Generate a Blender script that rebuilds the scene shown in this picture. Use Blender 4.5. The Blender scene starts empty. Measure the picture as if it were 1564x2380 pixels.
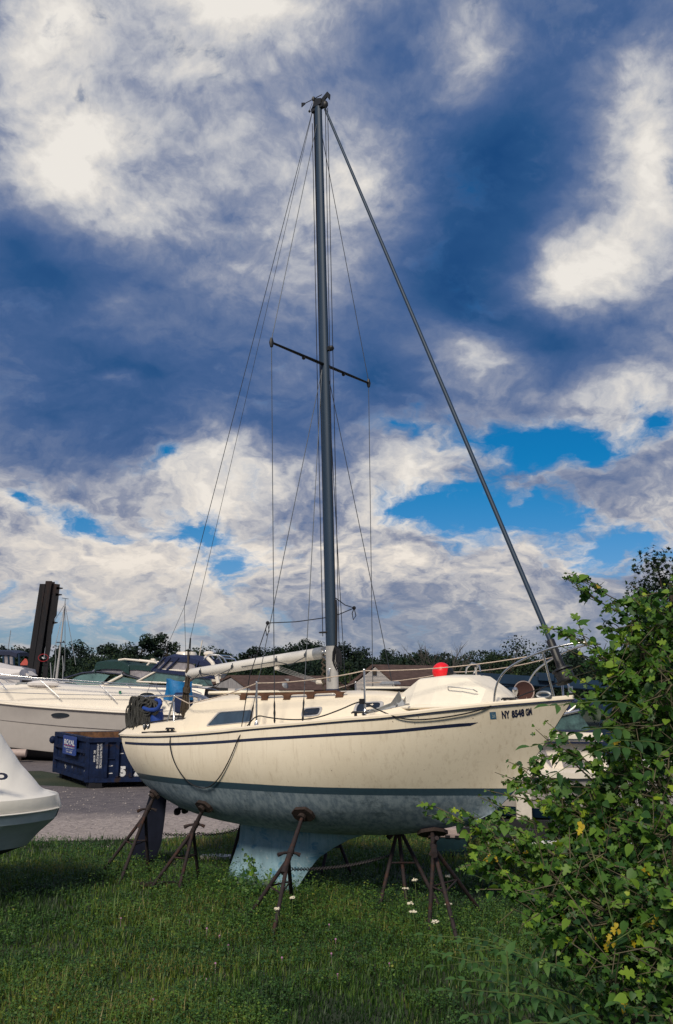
import bpy, math, random
import numpy as np
from mathutils import Vector, Matrix
random.seed(4); RNG = np.random.default_rng(11)
SC = bpy.context.scene; COL = SC.collection
# ------------------------------------------------------------------ camera
FPX, EYE, PITCH, ROLL = 2171.3, 3.012, math.radians(10.12), math.radians(.287)
camd = bpy.data.cameras.new('camera'); cam = bpy.data.objects.new('camera', camd); COL.objects.link(cam)
camd.sensor_fit = 'VERTICAL'; camd.sensor_height = 36; camd.lens = 36*FPX/2380; camd.clip_end = 6000; camd.clip_start = .05
_r = np.array([1,0,0.]); _u = np.array([0,-math.sin(PITCH),math.cos(PITCH)]); _f = np.array([0,math.cos(PITCH),math.sin(PITCH)])
_r2 = _r*math.cos(ROLL)+_u*math.sin(ROLL); _u2 = -_r*math.sin(ROLL)+_u*math.cos(ROLL)
cam.matrix_world = Matrix(((_r2[0],_u2[0],-_f[0],0),(_r2[1],_u2[1],-_f[1],0),(_r2[2],_u2[2],-_f[2],EYE),(0,0,0,1)))
SC.camera = cam
CAM = np.array([0,0,EYE])
def ray(px, py):
    return _f + (px-782)/FPX*_r2 - (py-1190)/FPX*_u2
def at(px, py, Y):
    d = ray(px, py); return CAM + d*(Y/d[1])
def onground(px, py, z=0.):
    d = ray(px, py); return CAM + d*((z-EYE)/d[2])
def topx(P):
    d = np.asarray(P, float)-CAM; z = d@_f
    return 782+FPX*(d@_r2)/z, 1190-FPX*(d@_u2)/z, z
class Frame:
    def __init__(s, o, th, trim=0):
        s.o = np.array(o, float); s.th = math.radians(th); s.trim = math.radians(trim)
        c, n = math.cos(s.th), math.sin(s.th); a = -s.trim
        s.M = np.array([[c,-n,0],[n,c,0],[0,0,1]]) @ np.array([[math.cos(a),0,math.sin(a)],[0,1,0],[-math.sin(a),0,math.cos(a)]])
    def px(s, px, py, y=0.):
        d = s.M.T@ray(px, py); o = s.M.T@(CAM-s.o); k = (y-o[1])/d[1]; q = o+k*d
        return np.array([q[0], y, q[2]])
    def loc(s, P): return s.M.T@(np.asarray(P, float)-s.o)
    def wor(s, q): return s.M@np.asarray(q, float)+s.o
    def empty(s, name, **k):
        o = bpy.data.objects.new(name, None); COL.objects.link(o); o.location = s.o; o.rotation_euler = (0, -s.trim, s.th)
        o.empty_display_size = .1; tag(o, **k); return o
def tag(o, label=None, cat=None, group=None, kind=None):
    if label: o['label'] = label
    if cat: o['category'] = cat
    if group: o['group'] = group
    if kind: o['kind'] = kind
    return o
def empty(name, loc=(0,0,0), rz=0, **k):
    o = bpy.data.objects.new(name, None); COL.objects.link(o); o.location = loc; o.rotation_euler = (0,0,rz); o.empty_display_size = .1
    return tag(o, **k)
# ------------------------------------------------------------------ mesh builder
class MB:
    def __init__(s): s.v = []; s.f = []
    def add(s, vs, fs):
        b = len(s.v); s.v += [tuple(map(float, p)) for p in vs]; s.f += [tuple(i+b for i in f) for f in fs]; return s
    def box(s, c, d, R=None, taper=1.):
        x, y, z = [k/2 for k in d]
        vs = np.array([(-x,-y,-z),(x,-y,-z),(x,y,-z),(-x,y,-z),(-x*taper,-y*taper,z),(x*taper,-y*taper,z),(x*taper,y*taper,z),(-x*taper,y*taper,z)])
        if R is not None: vs = vs@np.asarray(R).T
        return s.add(vs+np.array(c), [(0,3,2,1),(4,5,6,7),(0,1,5,4),(1,2,6,5),(2,3,7,6),(3,0,4,7)])
    def bar(s, a, b, w, h, up=(0,0,1)):
        a = np.array(a, float); b = np.array(b, float); d = b-a; L = np.linalg.norm(d); d /= L
        u = np.array(up, float); x = np.cross(d, u); x /= np.linalg.norm(x); z = np.cross(x, d)
        return s.box((a+b)/2, (w, L, h), np.stack([x, d, z], 1))
    def tube(s, pts, r, n=8, caps=True, sq=1.):
        P = np.array(pts, float); m = len(P); rr = np.full(m, r, float) if np.isscalar(r) else np.array(r, float)
        T = np.gradient(P, axis=0); T /= np.linalg.norm(T, axis=1)[:,None]+1e-12
        a = np.array([0,0,1.]) if abs(T[0][2]) < .9 else np.array([1.,0,0])
        x = np.cross(T[0], a); x /= np.linalg.norm(x); rings = []
        for i in range(m):
            x = x-T[i]*(x@T[i]); x /= np.linalg.norm(x)+1e-12; y = np.cross(T[i], x)
            rings.append([P[i]+rr[i]*(math.cos(t)*x+sq*math.sin(t)*y) for t in np.linspace(0, 2*math.pi, n, endpoint=False)])
        return s.loft(rings, True, caps)
    def loft(s, rings, closed=True, caps=True):
        n = len(rings[0]); vs = [p for R in rings for p in R]; fs = []
        for i in range(len(rings)-1):
            for j in range(n if closed else n-1):
                k = (j+1) % n; fs.append((i*n+j, i*n+k, (i+1)*n+k, (i+1)*n+j))
        if caps and closed: fs += [tuple(range(n))[::-1], tuple(range((len(rings)-1)*n, len(rings)*n))]
        return s.add(vs, fs)
    def lathe(s, prof, c=(0,0,0), axis=(0,0,1), n=16):
        ax = np.array(axis, float); ax /= np.linalg.norm(ax); a = np.array([0,0,1.]) if abs(ax[2]) < .9 else np.array([1.,0,0])
        x = np.cross(a, ax); x /= np.linalg.norm(x); y = np.cross(ax, x); c = np.array(c, float)
        return s.loft([[c+h*ax+max(r, 1e-4)*(math.cos(t)*x+math.sin(t)*y) for t in np.linspace(0, 2*math.pi, n, endpoint=False)] for r, h in prof])
    def prism(s, poly, d, O=(0,0,0)):          # closed polygon (3D) pushed along vector d
        P = np.array(poly, float)+np.array(O); n = len(P); Q = P+np.array(d, float)
        return s.add(list(P)+list(Q), [tuple(range(n))[::-1], tuple(range(n, 2*n))]+[(i, (i+1) % n, (i+1) % n+n, i+n) for i in range(n)])
    def ball(s, c, r, n=16):
        k = np.linspace(-math.pi/2, math.pi/2, n//2+1); r = np.ones(3)*r
        return s.loft([[np.array(c)+r*np.array([math.cos(a)*math.cos(t), math.cos(a)*math.sin(t), math.sin(a)]) for t in np.linspace(0, 2*math.pi, n, endpoint=False)] for a in np.clip(k, -1.5, 1.5)])
    def build(s, name, mat, parent=None, smooth=35, bevel=0, fix=True):
        me = bpy.data.meshes.new(name); me.from_pydata(s.v, [], s.f)
        if fix or bevel:
            import bmesh
            bm = bmesh.new(); bm.from_mesh(me); bmesh.ops.recalc_face_normals(bm, faces=bm.faces)
            if bevel:
                es = [e for e in bm.edges if len(e.link_faces) == 2 and e.calc_face_angle(0) > .6]
                bmesh.ops.bevel(bm, geom=es, offset=bevel, segments=2, affect='EDGES', clamp_overlap=True)
            bm.to_mesh(me); bm.free()
        for m in (mat if isinstance(mat, (list, tuple)) else [mat]): me.materials.append(m)
        if smooth:
            me.polygons.foreach_set('use_smooth', [True]*len(me.polygons)); me.set_sharp_from_angle(angle=math.radians(smooth))
        me.update(); o = bpy.data.objects.new(name, me); COL.objects.link(o)
        if parent: o.parent = parent
        return o
def npmesh(name, V, F, mat, parent=None, rnd=None, smooth=False):     # V (n,3), F (m,k) same-size faces, rnd one value per face
    me = bpy.data.meshes.new(name); V = np.asarray(V, np.float32); F = np.asarray(F, np.int32); m, k = F.shape
    me.vertices.add(len(V)); me.vertices.foreach_set('co', V.ravel()); me.loops.add(m*k); me.loops.foreach_set('vertex_index', F.ravel())
    me.polygons.add(m); me.polygons.foreach_set('loop_start', np.arange(0, m*k, k, dtype=np.int32))
    if smooth: me.polygons.foreach_set('use_smooth', [True]*m)
    if rnd is not None:
        a = me.attributes.new('rnd', 'FLOAT', 'FACE'); a.data.foreach_set('value', np.asarray(rnd, np.float32))
    me.materials.append(mat); me.update(calc_edges=True); me.validate()
    o = bpy.data.objects.new(name, me); COL.objects.link(o)
    if parent: o.parent = parent
    return o
def scatter(T, TF, pos, nrm, fwd, size):       # copies of a leaf template: x across, y along, z normal
    T = np.asarray(T, float); n = len(pos); z = nrm/np.linalg.norm(nrm, axis=1)[:,None]
    y = fwd-z*(fwd*z).sum(1)[:,None]; y /= np.linalg.norm(y, axis=1)[:,None]+1e-9; x = np.cross(y, z)
    size = np.broadcast_to(size, (n,)) if np.ndim(size) < 2 else size
    V = pos[:,None,:] + size[:,None,None]*(T[None,:,0:1]*x[:,None,:]+T[None,:,1:2]*y[:,None,:]+T[None,:,2:3]*z[:,None,:])
    F = (np.arange(n)*len(T))[:,None,None]+np.asarray(TF)[None]
    return V.reshape(-1,3), F.reshape(-1, F.shape[-1])
def rvec(n): 
    v = RNG.normal(size=(n,3)); return v/np.linalg.norm(v, axis=1)[:,None]
# ------------------------------------------------------------------ materials
MAT = {}
def nt(m): m.use_nodes = True; return m.node_tree.nodes, m.node_tree.links
def mat(name, col, rough=.6, metal=0., var=.12, scale=6., bump=0., bscale=60., col2=None, c2=(.45,.62), spec=.5, coat=0., stretch=(1,1,1), detail=5):
    m = bpy.data.materials.new(name); N, L = nt(m); b = N['Principled BSDF']
    b.inputs['Roughness'].default_value = rough; b.inputs['Metallic'].default_value = metal; b.inputs['Specular IOR Level'].default_value = spec; b.inputs['Coat Weight'].default_value = coat
    tc = N.new('ShaderNodeTexCoord'); mp = N.new('ShaderNodeMapping'); mp.inputs['Scale'].default_value = stretch; L.new(tc.outputs['Object'], mp.inputs['Vector'])
    no = N.new('ShaderNodeTexNoise'); no.inputs['Scale'].default_value = scale; no.inputs['Detail'].default_value = detail; no.inputs['Roughness'].default_value = .62; L.new(mp.outputs[0], no.inputs['Vector'])
    r = N.new('ShaderNodeValToRGB'); r.color_ramp.elements[0].position = .3; r.color_ramp.elements[1].position = .7
    r.color_ramp.elements[0].color = (*[c*(1-var) for c in col], 1); r.color_ramp.elements[1].color = (*[min(1, c*(1+var)) for c in col], 1)
    L.new(no.outputs[0], r.inputs[0]); out = r.outputs[0]
    if col2:
        n2 = N.new('ShaderNodeTexNoise'); n2.inputs['Scale'].default_value = scale*.45; n2.inputs['Detail'].default_value = 8; n2.inputs['Roughness'].default_value = .7; L.new(mp.outputs[0], n2.inputs['Vector'])
        mr = N.new('ShaderNodeMapRange'); mr.inputs['From Min'].default_value = c2[0]; mr.inputs['From Max'].default_value = c2[1]; L.new(n2.outputs[0], mr.inputs[0])
        mx = N.new('ShaderNodeMix'); mx.data_type = 'RGBA'; L.new(mr.outputs[0], mx.inputs[0]); L.new(out, mx.inputs[6]); mx.inputs[7].default_value = (*col2, 1); out = mx.outputs[2]
    L.new(out, b.inputs['Base Color'])
    if bump:
        n3 = N.new('ShaderNodeTexNoise'); n3.inputs['Scale'].default_value = bscale; n3.inputs['Detail'].default_value = 4; L.new(mp.outputs[0], n3.inputs['Vector'])
        bp = N.new('ShaderNodeBump'); bp.inputs['Strength'].default_value = bump; bp.inputs['Distance'].default_value = .02; L.new(n3.outputs[0], bp.inputs['Height']); L.new(bp.outputs[0], b.inputs['Normal'])
    MAT[name] = m; return m
def leafmat(name, cols, trans=.3, rough=.45, spec=.4):
    m = bpy.data.materials.new(name); N, L = nt(m); b = N['Principled BSDF']; out = N['Material Output']
    at_ = N.new('ShaderNodeAttribute'); at_.attribute_name = 'rnd'
    r = N.new('ShaderNodeValToRGB'); cr = r.color_ramp
    while len(cr.elements) < len(cols): cr.elements.new(.5)
    for e, (p, c) in zip(cr.elements, cols): e.position = p; e.color = (*c, 1)
    L.new(at_.outputs['Fac'], r.inputs[0]); L.new(r.outputs[0], b.inputs['Base Color']); b.inputs['Roughness'].default_value = rough; b.inputs['Specular IOR Level'].default_value = spec
    t = N.new('ShaderNodeBsdfTranslucent'); g = N.new('ShaderNodeMix'); g.data_type = 'RGBA'; g.blend_type = 'MULTIPLY'; g.inputs[0].default_value = 1; L.new(r.outputs[0], g.inputs[6]); g.inputs[7].default_value = (1.5,1.5,.6,1); L.new(g.outputs[2], t.inputs[0])
    mx = N.new('ShaderNodeMixShader'); mx.inputs[0].default_value = trans; L.new(b.outputs[0], mx.inputs[1]); L.new(t.outputs[0], mx.inputs[2]); L.new(mx.outputs[0], out.inputs[0])
    MAT[name] = m; return m
def glassmat(name, col, rough=.08, spec=.7):
    return mat(name, col, rough, 0, .3, 3, spec=spec, coat=.5)
CREAM = (.85,.75,.595)
mat('gelcoat', CREAM, .32, var=.05, scale=2.5, col2=(.66,.53,.36), c2=(.6,.85), bump=.02, bscale=5, stretch=(1,1,.5))
mat('deck_white', (.86,.79,.66), .45, var=.05, scale=5, col2=(.62,.50,.35), c2=(.62,.8), bump=.05, bscale=120)
mat('steel', (.62,.62,.62), .22, .9, .1, 20)
mat('galvanized', (.36,.37,.38), .45, .6, .2, 30)
mat('wire', (.05,.06,.075), .5, .5, .1, 10)
mat('mast_sky_tone', (.018,.040,.075), .55, .1, .12, 3, stretch=(1,1,.15))  # blue of sky reflection and grading put into the upper mast's colour
mat('mast_foot', (.42,.41,.40), .45, .2, .12, 6, col2=(.25,.22,.2), c2=(.6,.75))  # paler lower length of the same mast, without the painted sky blue
mat('boom_paint', (.70,.67,.62), .4, 0, .07, 8, stretch=(.3,1,1), col2=(.45,.42,.38), c2=(.6,.8))
mat('black', (.012,.013,.016), .5, 0, .2, 10)
mat('black_rope', (.012,.013,.018), .9, 0, .3, 50, bump=.4, bscale=150)
mat('grey_rope', (.055,.055,.052), .9, 0, .5, 60, bump=.6, bscale=140)
mat('tan_rope', (.62,.50,.40), .8, 0, .2, 50)
mat('brown_rope', (.06,.045,.032), .9, 0, .4, 50, bump=.5, bscale=120)
mat('teak', (.10,.045,.022), .55, 0, .35, 18, stretch=(.2,1,1), bump=.1)
mat('rust_steel', (.026,.018,.020), .8, .25, .4, 14, col2=(.075,.028,.015), c2=(.52,.68), bump=.3, bscale=60)
mat('old_wood', (.024,.014,.012), .85, 0, .4, 9, stretch=(1,.3,1), bump=.4, bscale=30)
mat('window_trim', (.50,.48,.47), .4, .3, .15, 20)
mat('smoked_glass', (.035,.06,.09), .12, 0, .5, 2.5, spec=.7, coat=.5, stretch=(1,1,.15), col2=(.10,.15,.19), c2=(.50,.72))  # paler upright streaks are reflections painted into the glass colour
mat('boat_glass', (.10,.19,.19), .08, 0, .5, .9, spec=.7, coat=.5, col2=(.03,.05,.06), c2=(.45,.55))
glassmat('dark_glass', (.015,.02,.03), .1)
mat('rudder_paint', (.008,.010,.020), .8, 0, .3, 4, spec=.12)
mat('navy', (.010,.016,.048), .5, 0, .2, 10)
mat('navy_canvas', (.010,.020,.07), .85, 0, .25, 12, bump=.3, bscale=25)
mat('blue_fleece', (.012,.05,.26), .95, 0, .2, 40, bump=.4, bscale=80)
mat('blue_plastic', (.012,.05,.26), .5, 0, .15, 10)
mat('blue_tarp', (.01,.16,.40), .5, 0, .25, 5, bump=.6, bscale=7, col2=(.006,.08,.26), c2=(.5,.7))
mat('green_canvas', (.006,.035,.035), .85, 0, .25, 10, bump=.3, bscale=20)
mat('vinyl', (.30,.28,.30), .2, 0, .25, 5, bump=.6, bscale=6, col2=(.16,.15,.18), c2=(.45,.65))
mat('cruiser_white', (.80,.73,.63), .3, 0, .04, 3, col2=(.62,.54,.42), c2=(.65,.85))
mat('cruiser_hull', (.42,.39,.37), .3, 0, .05, 3)
mat('antifoul_dark', (.010,.014,.022), .7, 0, .3, 5)
mat('shrink_wrap', (.86,.82,.74), .35, 0, .05, 2, bump=.35, bscale=3.5, col2=(.70,.66,.58), c2=(.58,.8))
mat('grey_hull', (.40,.48,.52), .35, 0, .12, 3, col2=(.27,.36,.40), c2=(.5,.75), stretch=(1,1,2))
mat('white_cover', (.66,.62,.60), .7, 0, .08, 4, bump=.5, bscale=6)
mat('dumpster_blue', (.005,.013,.046), .65, 0, .5, 5, spec=.2, col2=(.030,.020,.020), c2=(.56,.66), bump=.15, bscale=12)
mat('dumpster_rust', (.16,.075,.035), .9, .1, .5, 6, col2=(.05,.03,.025), c2=(.45,.6), bump=.4, bscale=20)
mat('white_paint', (.66,.66,.66), .7, 0, .2, 15, col2=(.05,.07,.16), c2=(.54,.60))
mat('sign_blue', (.012,.045,.22), .35, 0, .1, 6)
mat('red_paint', (.45,.02,.03), .5, 0, .1, 10)
mat('red_buoy', (.78,.012,.02), .35, 0, .06, 8)
mat('beige_plastic', (.42,.33,.30), .6, 0, .1, 12)
mat('green_plastic', (.008,.035,.045), .5, 0, .2, 10)
mat('pile_steel', (.010,.010,.014), .85, .2, .5, 3, col2=(.045,.022,.016), c2=(.52,.7), bump=.4, bscale=9, stretch=(1,1,.25))
mat('lift_blue', (.006,.028,.065), .5, .1, .3, 3)
mat('shingle', (.085,.052,.045), .9, 0, .35, 9, bump=.5, bscale=8, stretch=(.4,.4,2))
mat('siding', (.58,.53,.50), .75, 0, .08, 3)
mat('barn_board', (.26,.25,.26), .9, 0, .4, 8, stretch=(4,4,.2), bump=.4, bscale=20)
mat('slate_roof', (.07,.085,.10), .8, 0, .25, 6)
mat('pale_render', (.60,.54,.44), .8, 0, .08, 5)
mat('brick', (.12,.06,.05), .9, 0, .3, 6)
mat('red_roof', (.50,.09,.07), .8, 0, .2, 5)
mat('bark', (.045,.034,.026), .95, 0, .4, 8, bump=.6, bscale=25, stretch=(1,1,.3))
mat('twig', (.10,.085,.05), .85, 0, .3, 14)
mat('bare_wood', (.075,.065,.060), .9, 0, .3, 14)
mat('stem_green', (.08,.12,.03), .7, 0, .3, 14)
mat('chain_steel', (.05,.045,.05), .6, .6, .3, 20)
mat('lace_white', (.75,.70,.55), .8, 0, .1, 60)
mat('clover_pink', (.45,.22,.38), .8, 0, .2, 60)
mat('concrete_white', (.62,.57,.50), .8, 0, .1, 8)
mat('sticker', (.05,.13,.22), .4, 0, .1, 20)
mat('sticker_text', (.35,.42,.42), .5, 0, .1, 20)
mat('green_sticker', (.03,.20,.11), .5, 0, .1, 20)
mat('orange_wood', (.45,.22,.05), .7, 0, .3, 12)
def hull_material():
    m = mat('hull_paint', CREAM, .30, var=.05, scale=2.2); N, L = nt(m); b = N['Principled BSDF']
    tc = N.new('ShaderNodeTexCoord'); sp = N.new('ShaderNodeSeparateXYZ'); L.new(tc.outputs['Object'], sp.inputs[0])
    def noise(sc, st=(1,1,1), det=6, ro=.65):
        mp = N.new('ShaderNodeMapping'); mp.inputs['Scale'].default_value = st; L.new(tc.outputs['Object'], mp.inputs[0])
        n = N.new('ShaderNodeTexNoise'); n.inputs['Scale'].default_value = sc; n.inputs['Detail'].default_value = det; n.inputs['Roughness'].default_value = ro; L.new(mp.outputs[0], n.inputs[0]); return n.outputs[0]
    def rng(x, a, b_, c=0., d=1.):
        r = N.new('ShaderNodeMapRange'); r.inputs[1].default_value = a; r.inputs[2].default_value = b_; r.inputs[3].default_value = c; r.inputs[4].default_value = d; L.new(x, r.inputs[0]); return r.outputs[0]
    def mix(f, a, c):
        x = N.new('ShaderNodeMix'); x.data_type = 'RGBA'
        for s, i in ((f,0),(a,6),(c,7)):
            if hasattr(s, 'links'): L.new(s, x.inputs[i])
            else: x.inputs[i].default_value = (*s, 1) if isinstance(s, tuple) else s
        return x.outputs[2]
    def add(a, k, c):
        x = N.new('ShaderNodeMath'); x.operation = 'MULTIPLY_ADD'; L.new(a, x.inputs[0]); x.inputs[1].default_value = k; L.new(c, x.inputs[2]); return x.outputs[0]
    z = sp.outputs[2]
    ze = add(noise(9, (1,1,1)), .006, z)
    streak = noise(7, (3,3,.12)); blot = noise(1.3); fine = noise(30)
    top = mix(rng(streak, .52, .74, 0, .5), mix(rng(blot, .4, .75), (.85,.76,.61), (.76,.665,.52)), (.52,.42,.30))
    spots = noise(22, (1,1,1), 2, .5)
    top = mix(rng(spots, .735, .77, 0, .7), top, (.20,.15,.11)); top = mix(rng(noise(4.5, (.35,1,4), 4, .7), .66, .74, 0, .35), top, (.36,.32,.28)); top = mix(rng(noise(60, (1,1,1), 3, .6), .55, .8, 0, .18), top, (.40,.34,.27))
    boot = mix(rng(fine, .3, .7), (.030,.062,.095), (.042,.085,.12))
    low = mix(rng(noise(6, (2.2,2.2,.22), 9, .72), .42, .60), (.29,.36,.42), (.14,.20,.26)); low = mix(rng(noise(3.2, (1,1,1.4), 10, .75), .55, .63, 0, .9), low, (.09,.135,.17))
    low = mix(rng(noise(40, (3,3,.2)), .58, .66, 0, .6), low, (.38,.42,.45))
    zz = add(noise(30, (2,2,.5)), .012, z)
    c = mix(rng(zz, 1.388, 1.392), low, boot); c = mix(rng(ze, 1.479, 1.483), c, top)
    L.new(c, b.inputs['Base Color'])
    L.new(rng(z, 1.38, 1.49, .65, .28), b.inputs['Roughness'])
    bp = N.new('ShaderNodeBump'); bp.inputs['Strength'].default_value = .05; L.new(noise(3), bp.inputs['Height']); L.new(bp.outputs[0], b.inputs['Normal'])
    return m
hull_material()
def keel_material():
    m = mat('keel_paint', (.24,.38,.46), .75, var=.2, scale=5, bump=.1, bscale=20); N, L = nt(m); b = N['Principled BSDF']; src = b.inputs['Base Color'].links[0].from_socket; tc = N.new('ShaderNodeTexCoord')
    for sc, st, lo, hi, k, col in ((7,(3,3,.18),.50,.66,.75,(.13,.27,.36)),(2.6,(1,1,1.6),.55,.62,.85,(.07,.22,.36)),(14,(1,1,1),.60,.64,.8,(.42,.50,.54)),(9,(1,1,1),.63,.68,.7,(.05,.11,.15))):
        mp = N.new('ShaderNodeMapping'); mp.inputs['Scale'].default_value = st; L.new(tc.outputs['Object'], mp.inputs[0]); n = N.new('ShaderNodeTexNoise'); n.inputs['Scale'].default_value = sc; n.inputs['Detail'].default_value = 9; n.inputs['Roughness'].default_value = .7; n.inputs['Distortion'].default_value = .6; L.new(mp.outputs[0], n.inputs[0])
        r = N.new('ShaderNodeMapRange'); r.inputs[1].default_value = lo; r.inputs[2].default_value = hi; r.inputs[4].default_value = k; L.new(n.outputs[0], r.inputs[0]); x = N.new('ShaderNodeMix'); x.data_type = 'RGBA'; L.new(r.outputs[0], x.inputs[0]); L.new(src, x.inputs[6]); x.inputs[7].default_value = (*col, 1); src = x.outputs[2]
    L.new(src, b.inputs['Base Color'])
keel_material()
# ------------------------------------------------------------------ the sailboat
BO = Frame((.014, 13.761, .13), -38.19, 1.536)
boat = BO.empty('sailboat', label='cream fin keel sailboat with tall mast propped up on rusty jack stands in the grass', cat='sailboat')
SU = [-3.81,-3.21,-2.51,-1.15,-.34,.44,1.18,1.56,2.34,2.95,3.38,3.71]; SW = [2.06,2.066,2.085,2.16,2.225,2.28,2.335,2.36,2.44,2.50,2.535,2.562]
BU = [-3.81,-3.2,-2,-1,0,.8,1.6,2.4,3.1,3.45,3.62,3.71]; BB = [.74,.90,1.12,1.22,1.25,1.22,1.08,.80,.43,.20,.085,.012]
KU = [-3.35,-2.84,-1.83,-.8,0,.48,1.0,1.37,1.93,2.3]; KW = [1.04,.90,.78,.745,.74,.755,.79,.84,.955,1.06]
def spl(x, X, Y):      # smooth (cubic Hermite) interpolation
    X = np.array(X); Y = np.array(Y); x = np.clip(x, X[0], X[-1]); i = int(np.clip(np.searchsorted(X, x)-1, 0, len(X)-2))
    m = np.gradient(Y, X); h = X[i+1]-X[i]; t = (x-X[i])/h
    return (2*t**3-3*t**2+1)*Y[i]+(t**3-2*t**2+t)*h*m[i]+(-2*t**3+3*t**2)*Y[i+1]+(t**3-t**2)*h*m[i+1]
def hull(s, t):
    us = -3.81+7.52*s; ub = -3.35+5.65*s; S = spl(us, SU, SW); K = spl(ub, KU, KW)
    g = np.interp(t, [0,.227,.467,.74,.933,1], [0,.184,.383,.600,.83,1.])
    u = us+(ub-us)*g; w = S+(K-S)*t; B = spl(us, BU, BB)
    bow = np.clip((s-.55)/.45, 0, 1); st = np.clip((.25-s)/.25, 0, 1)
    a = 2.3-1.0*bow-.5*st; e = .42+.42*bow**1.3+.10*st
    v = max(B*(1-t**a)**e, .010 if s > .99 else 0)
    v += .028*B*math.sin(math.pi*min(1, t*1.6))*(1-bow) if t < .625 else 0
    return np.array([u, -v, w])     # starboard side (local y is port)
HS = np.linspace(0, 1, 90)**.97; HT = np.concatenate([np.linspace(0, .6, 20), 1-(1-np.linspace(0, 1, 22)[1:])**1.8*.4])
HG = np.array([[hull(s, t) for t in HT] for s in HS])
def hull_at(px, py):     # the point of the starboard hull seen at a pixel
    W = HG.reshape(-1,3)@BO.M.T+BO.o-CAM; z = W@_f; X = 782+FPX*(W@_r2)/z; Y = 1190-FPX*(W@_u2)/z
    i, j = divmod(int(np.argmin((X-px)**2+(Y-py)**2)), len(HT)); s, t, ds, dt = HS[i], HT[j], .012, .03
    for k in range(5):
        C_ = [(min(1, max(0, s+a*ds)), min(1, max(0, t+b*dt))) for a in np.linspace(-1, 1, 7) for b in np.linspace(-1, 1, 7)]
        E_ = [np.hypot(*(np.array(topx(BO.wor(hull(*c)))[:2])-(px, py))) for c in C_]; s, t = C_[int(np.argmin(E_))]; ds *= .35; dt *= .35
    return hull(s, t)
def hull_uw(u, w, off=0.):    # starboard hull point at length u, height w
    us = np.interp(u, [-3.81, 3.71], [0, 1]); s = us
    for k in range(25):
        S = spl(-3.81+7.52*s, SU, SW); K = spl(-3.35+5.65*s, KU, KW); t = np.clip((S-w)/(S-K), 0, 1)
        s = np.clip(s+(u-hull(s, t)[0])/7.5, 0, 1)
    p = hull(s, t); e = .01
    d1 = hull(min(1, s+e), t)-hull(max(0, s-e), t); d2 = hull(s, min(1, t+e))-hull(s, max(0, t-e)); n = np.cross(d1, d2); n /= np.linalg.norm(n)
    if n[1] > 0: n = -n
    return p+n*off
mir = lambda p: np.array([p[0], -p[1], p[2]])
m = MB()
rings = [[HG[i][j] for j in range(len(HT))]+[mir(HG[i][j]) for j in range(len(HT)-2, -1, -1)] for i in range(len(HS))]
n_ = len(rings[0]); m.loft(rings, closed=False, caps=False); m.f += [tuple(range(n_))]
m.build('hull', MAT['hull_paint'], boat, smooth=50)
def sheer(s, dv=0., dw=0., side=1):
    p = hull(s, 0); return np.array([p[0], (p[1]-dv)*side, p[2]+dw])
ss = np.linspace(0, 1, 70)
m = MB()          # gunwale moulding, both sides
for sd in (1, -1):
    prof = [(.004,-.008),(.026,-.004),(.028,.022),(.010,.040),(-.045,.044),(-.06,.02),(-.02,-.01)]
    m.loft([[sheer(s, a*min(1, .25+6*(1-s)), b, sd) for a, b in prof] for s in ss], True, True)
m.loft([[sheer(0, .02, b, sd)+np.array([-a, 0, 0]) for a, b in ((0,-.008),(.02,-.004),(.02,.03),(0,.04),(-.04,.04),(-.04,-.008))] for sd in (1, -1)], True, True)
m.build('gunwale', MAT['gelcoat'], boat)
m = MB()
for sd in (1, -1): m.loft([[sheer(s, a*min(1, .25+6*(1-s)), b, sd) for a, b in ((-.004,-.024),(.015,-.022),(.015,-.006),(-.004,-.004))] for s in ss], True, True)
m.build('lip_shadow_strip', MAT['navy'], boat)  # dark strip paints in the shadow line below the gunwale lip
# cove stripe, starboard and port
for sd in (1, -1):
    m = MB(); pts = []
    top = [(-3.72,-.092),(-2.9,-.10),(-1.1,-.12),(.5,-.14),(1.6,-.16),(2.68,-.175)]
    for u in np.linspace(-3.66, 2.62, 60):
        d = np.interp(u, [a for a, b in top], [b for a, b in top]); S = spl(u, SU, SW); th = .038
        R = [hull_uw(u+.09*k*(u > 2.55), S+d-th*q, o) for q, o, k in ((0,.003,1),(1,.003,0),(1,-.004,0),(0,-.004,1))]
        pts.append(R if sd == 1 else [mir(p) for p in R])
    m.loft(pts, True, True).build('cove_stripe', MAT['navy'], boat)
# deck
m = MB(); R = []
for s in ss:
    p = sheer(s, -.03, .012); R.append([np.array([p[0], p[1]*k, p[2]+.03*abs(p[1])*(1-k*k)]) for k in np.linspace(1, -1, 9)])
m.loft(R, False, False).build('deck', MAT['deck_white'], boat)
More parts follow.
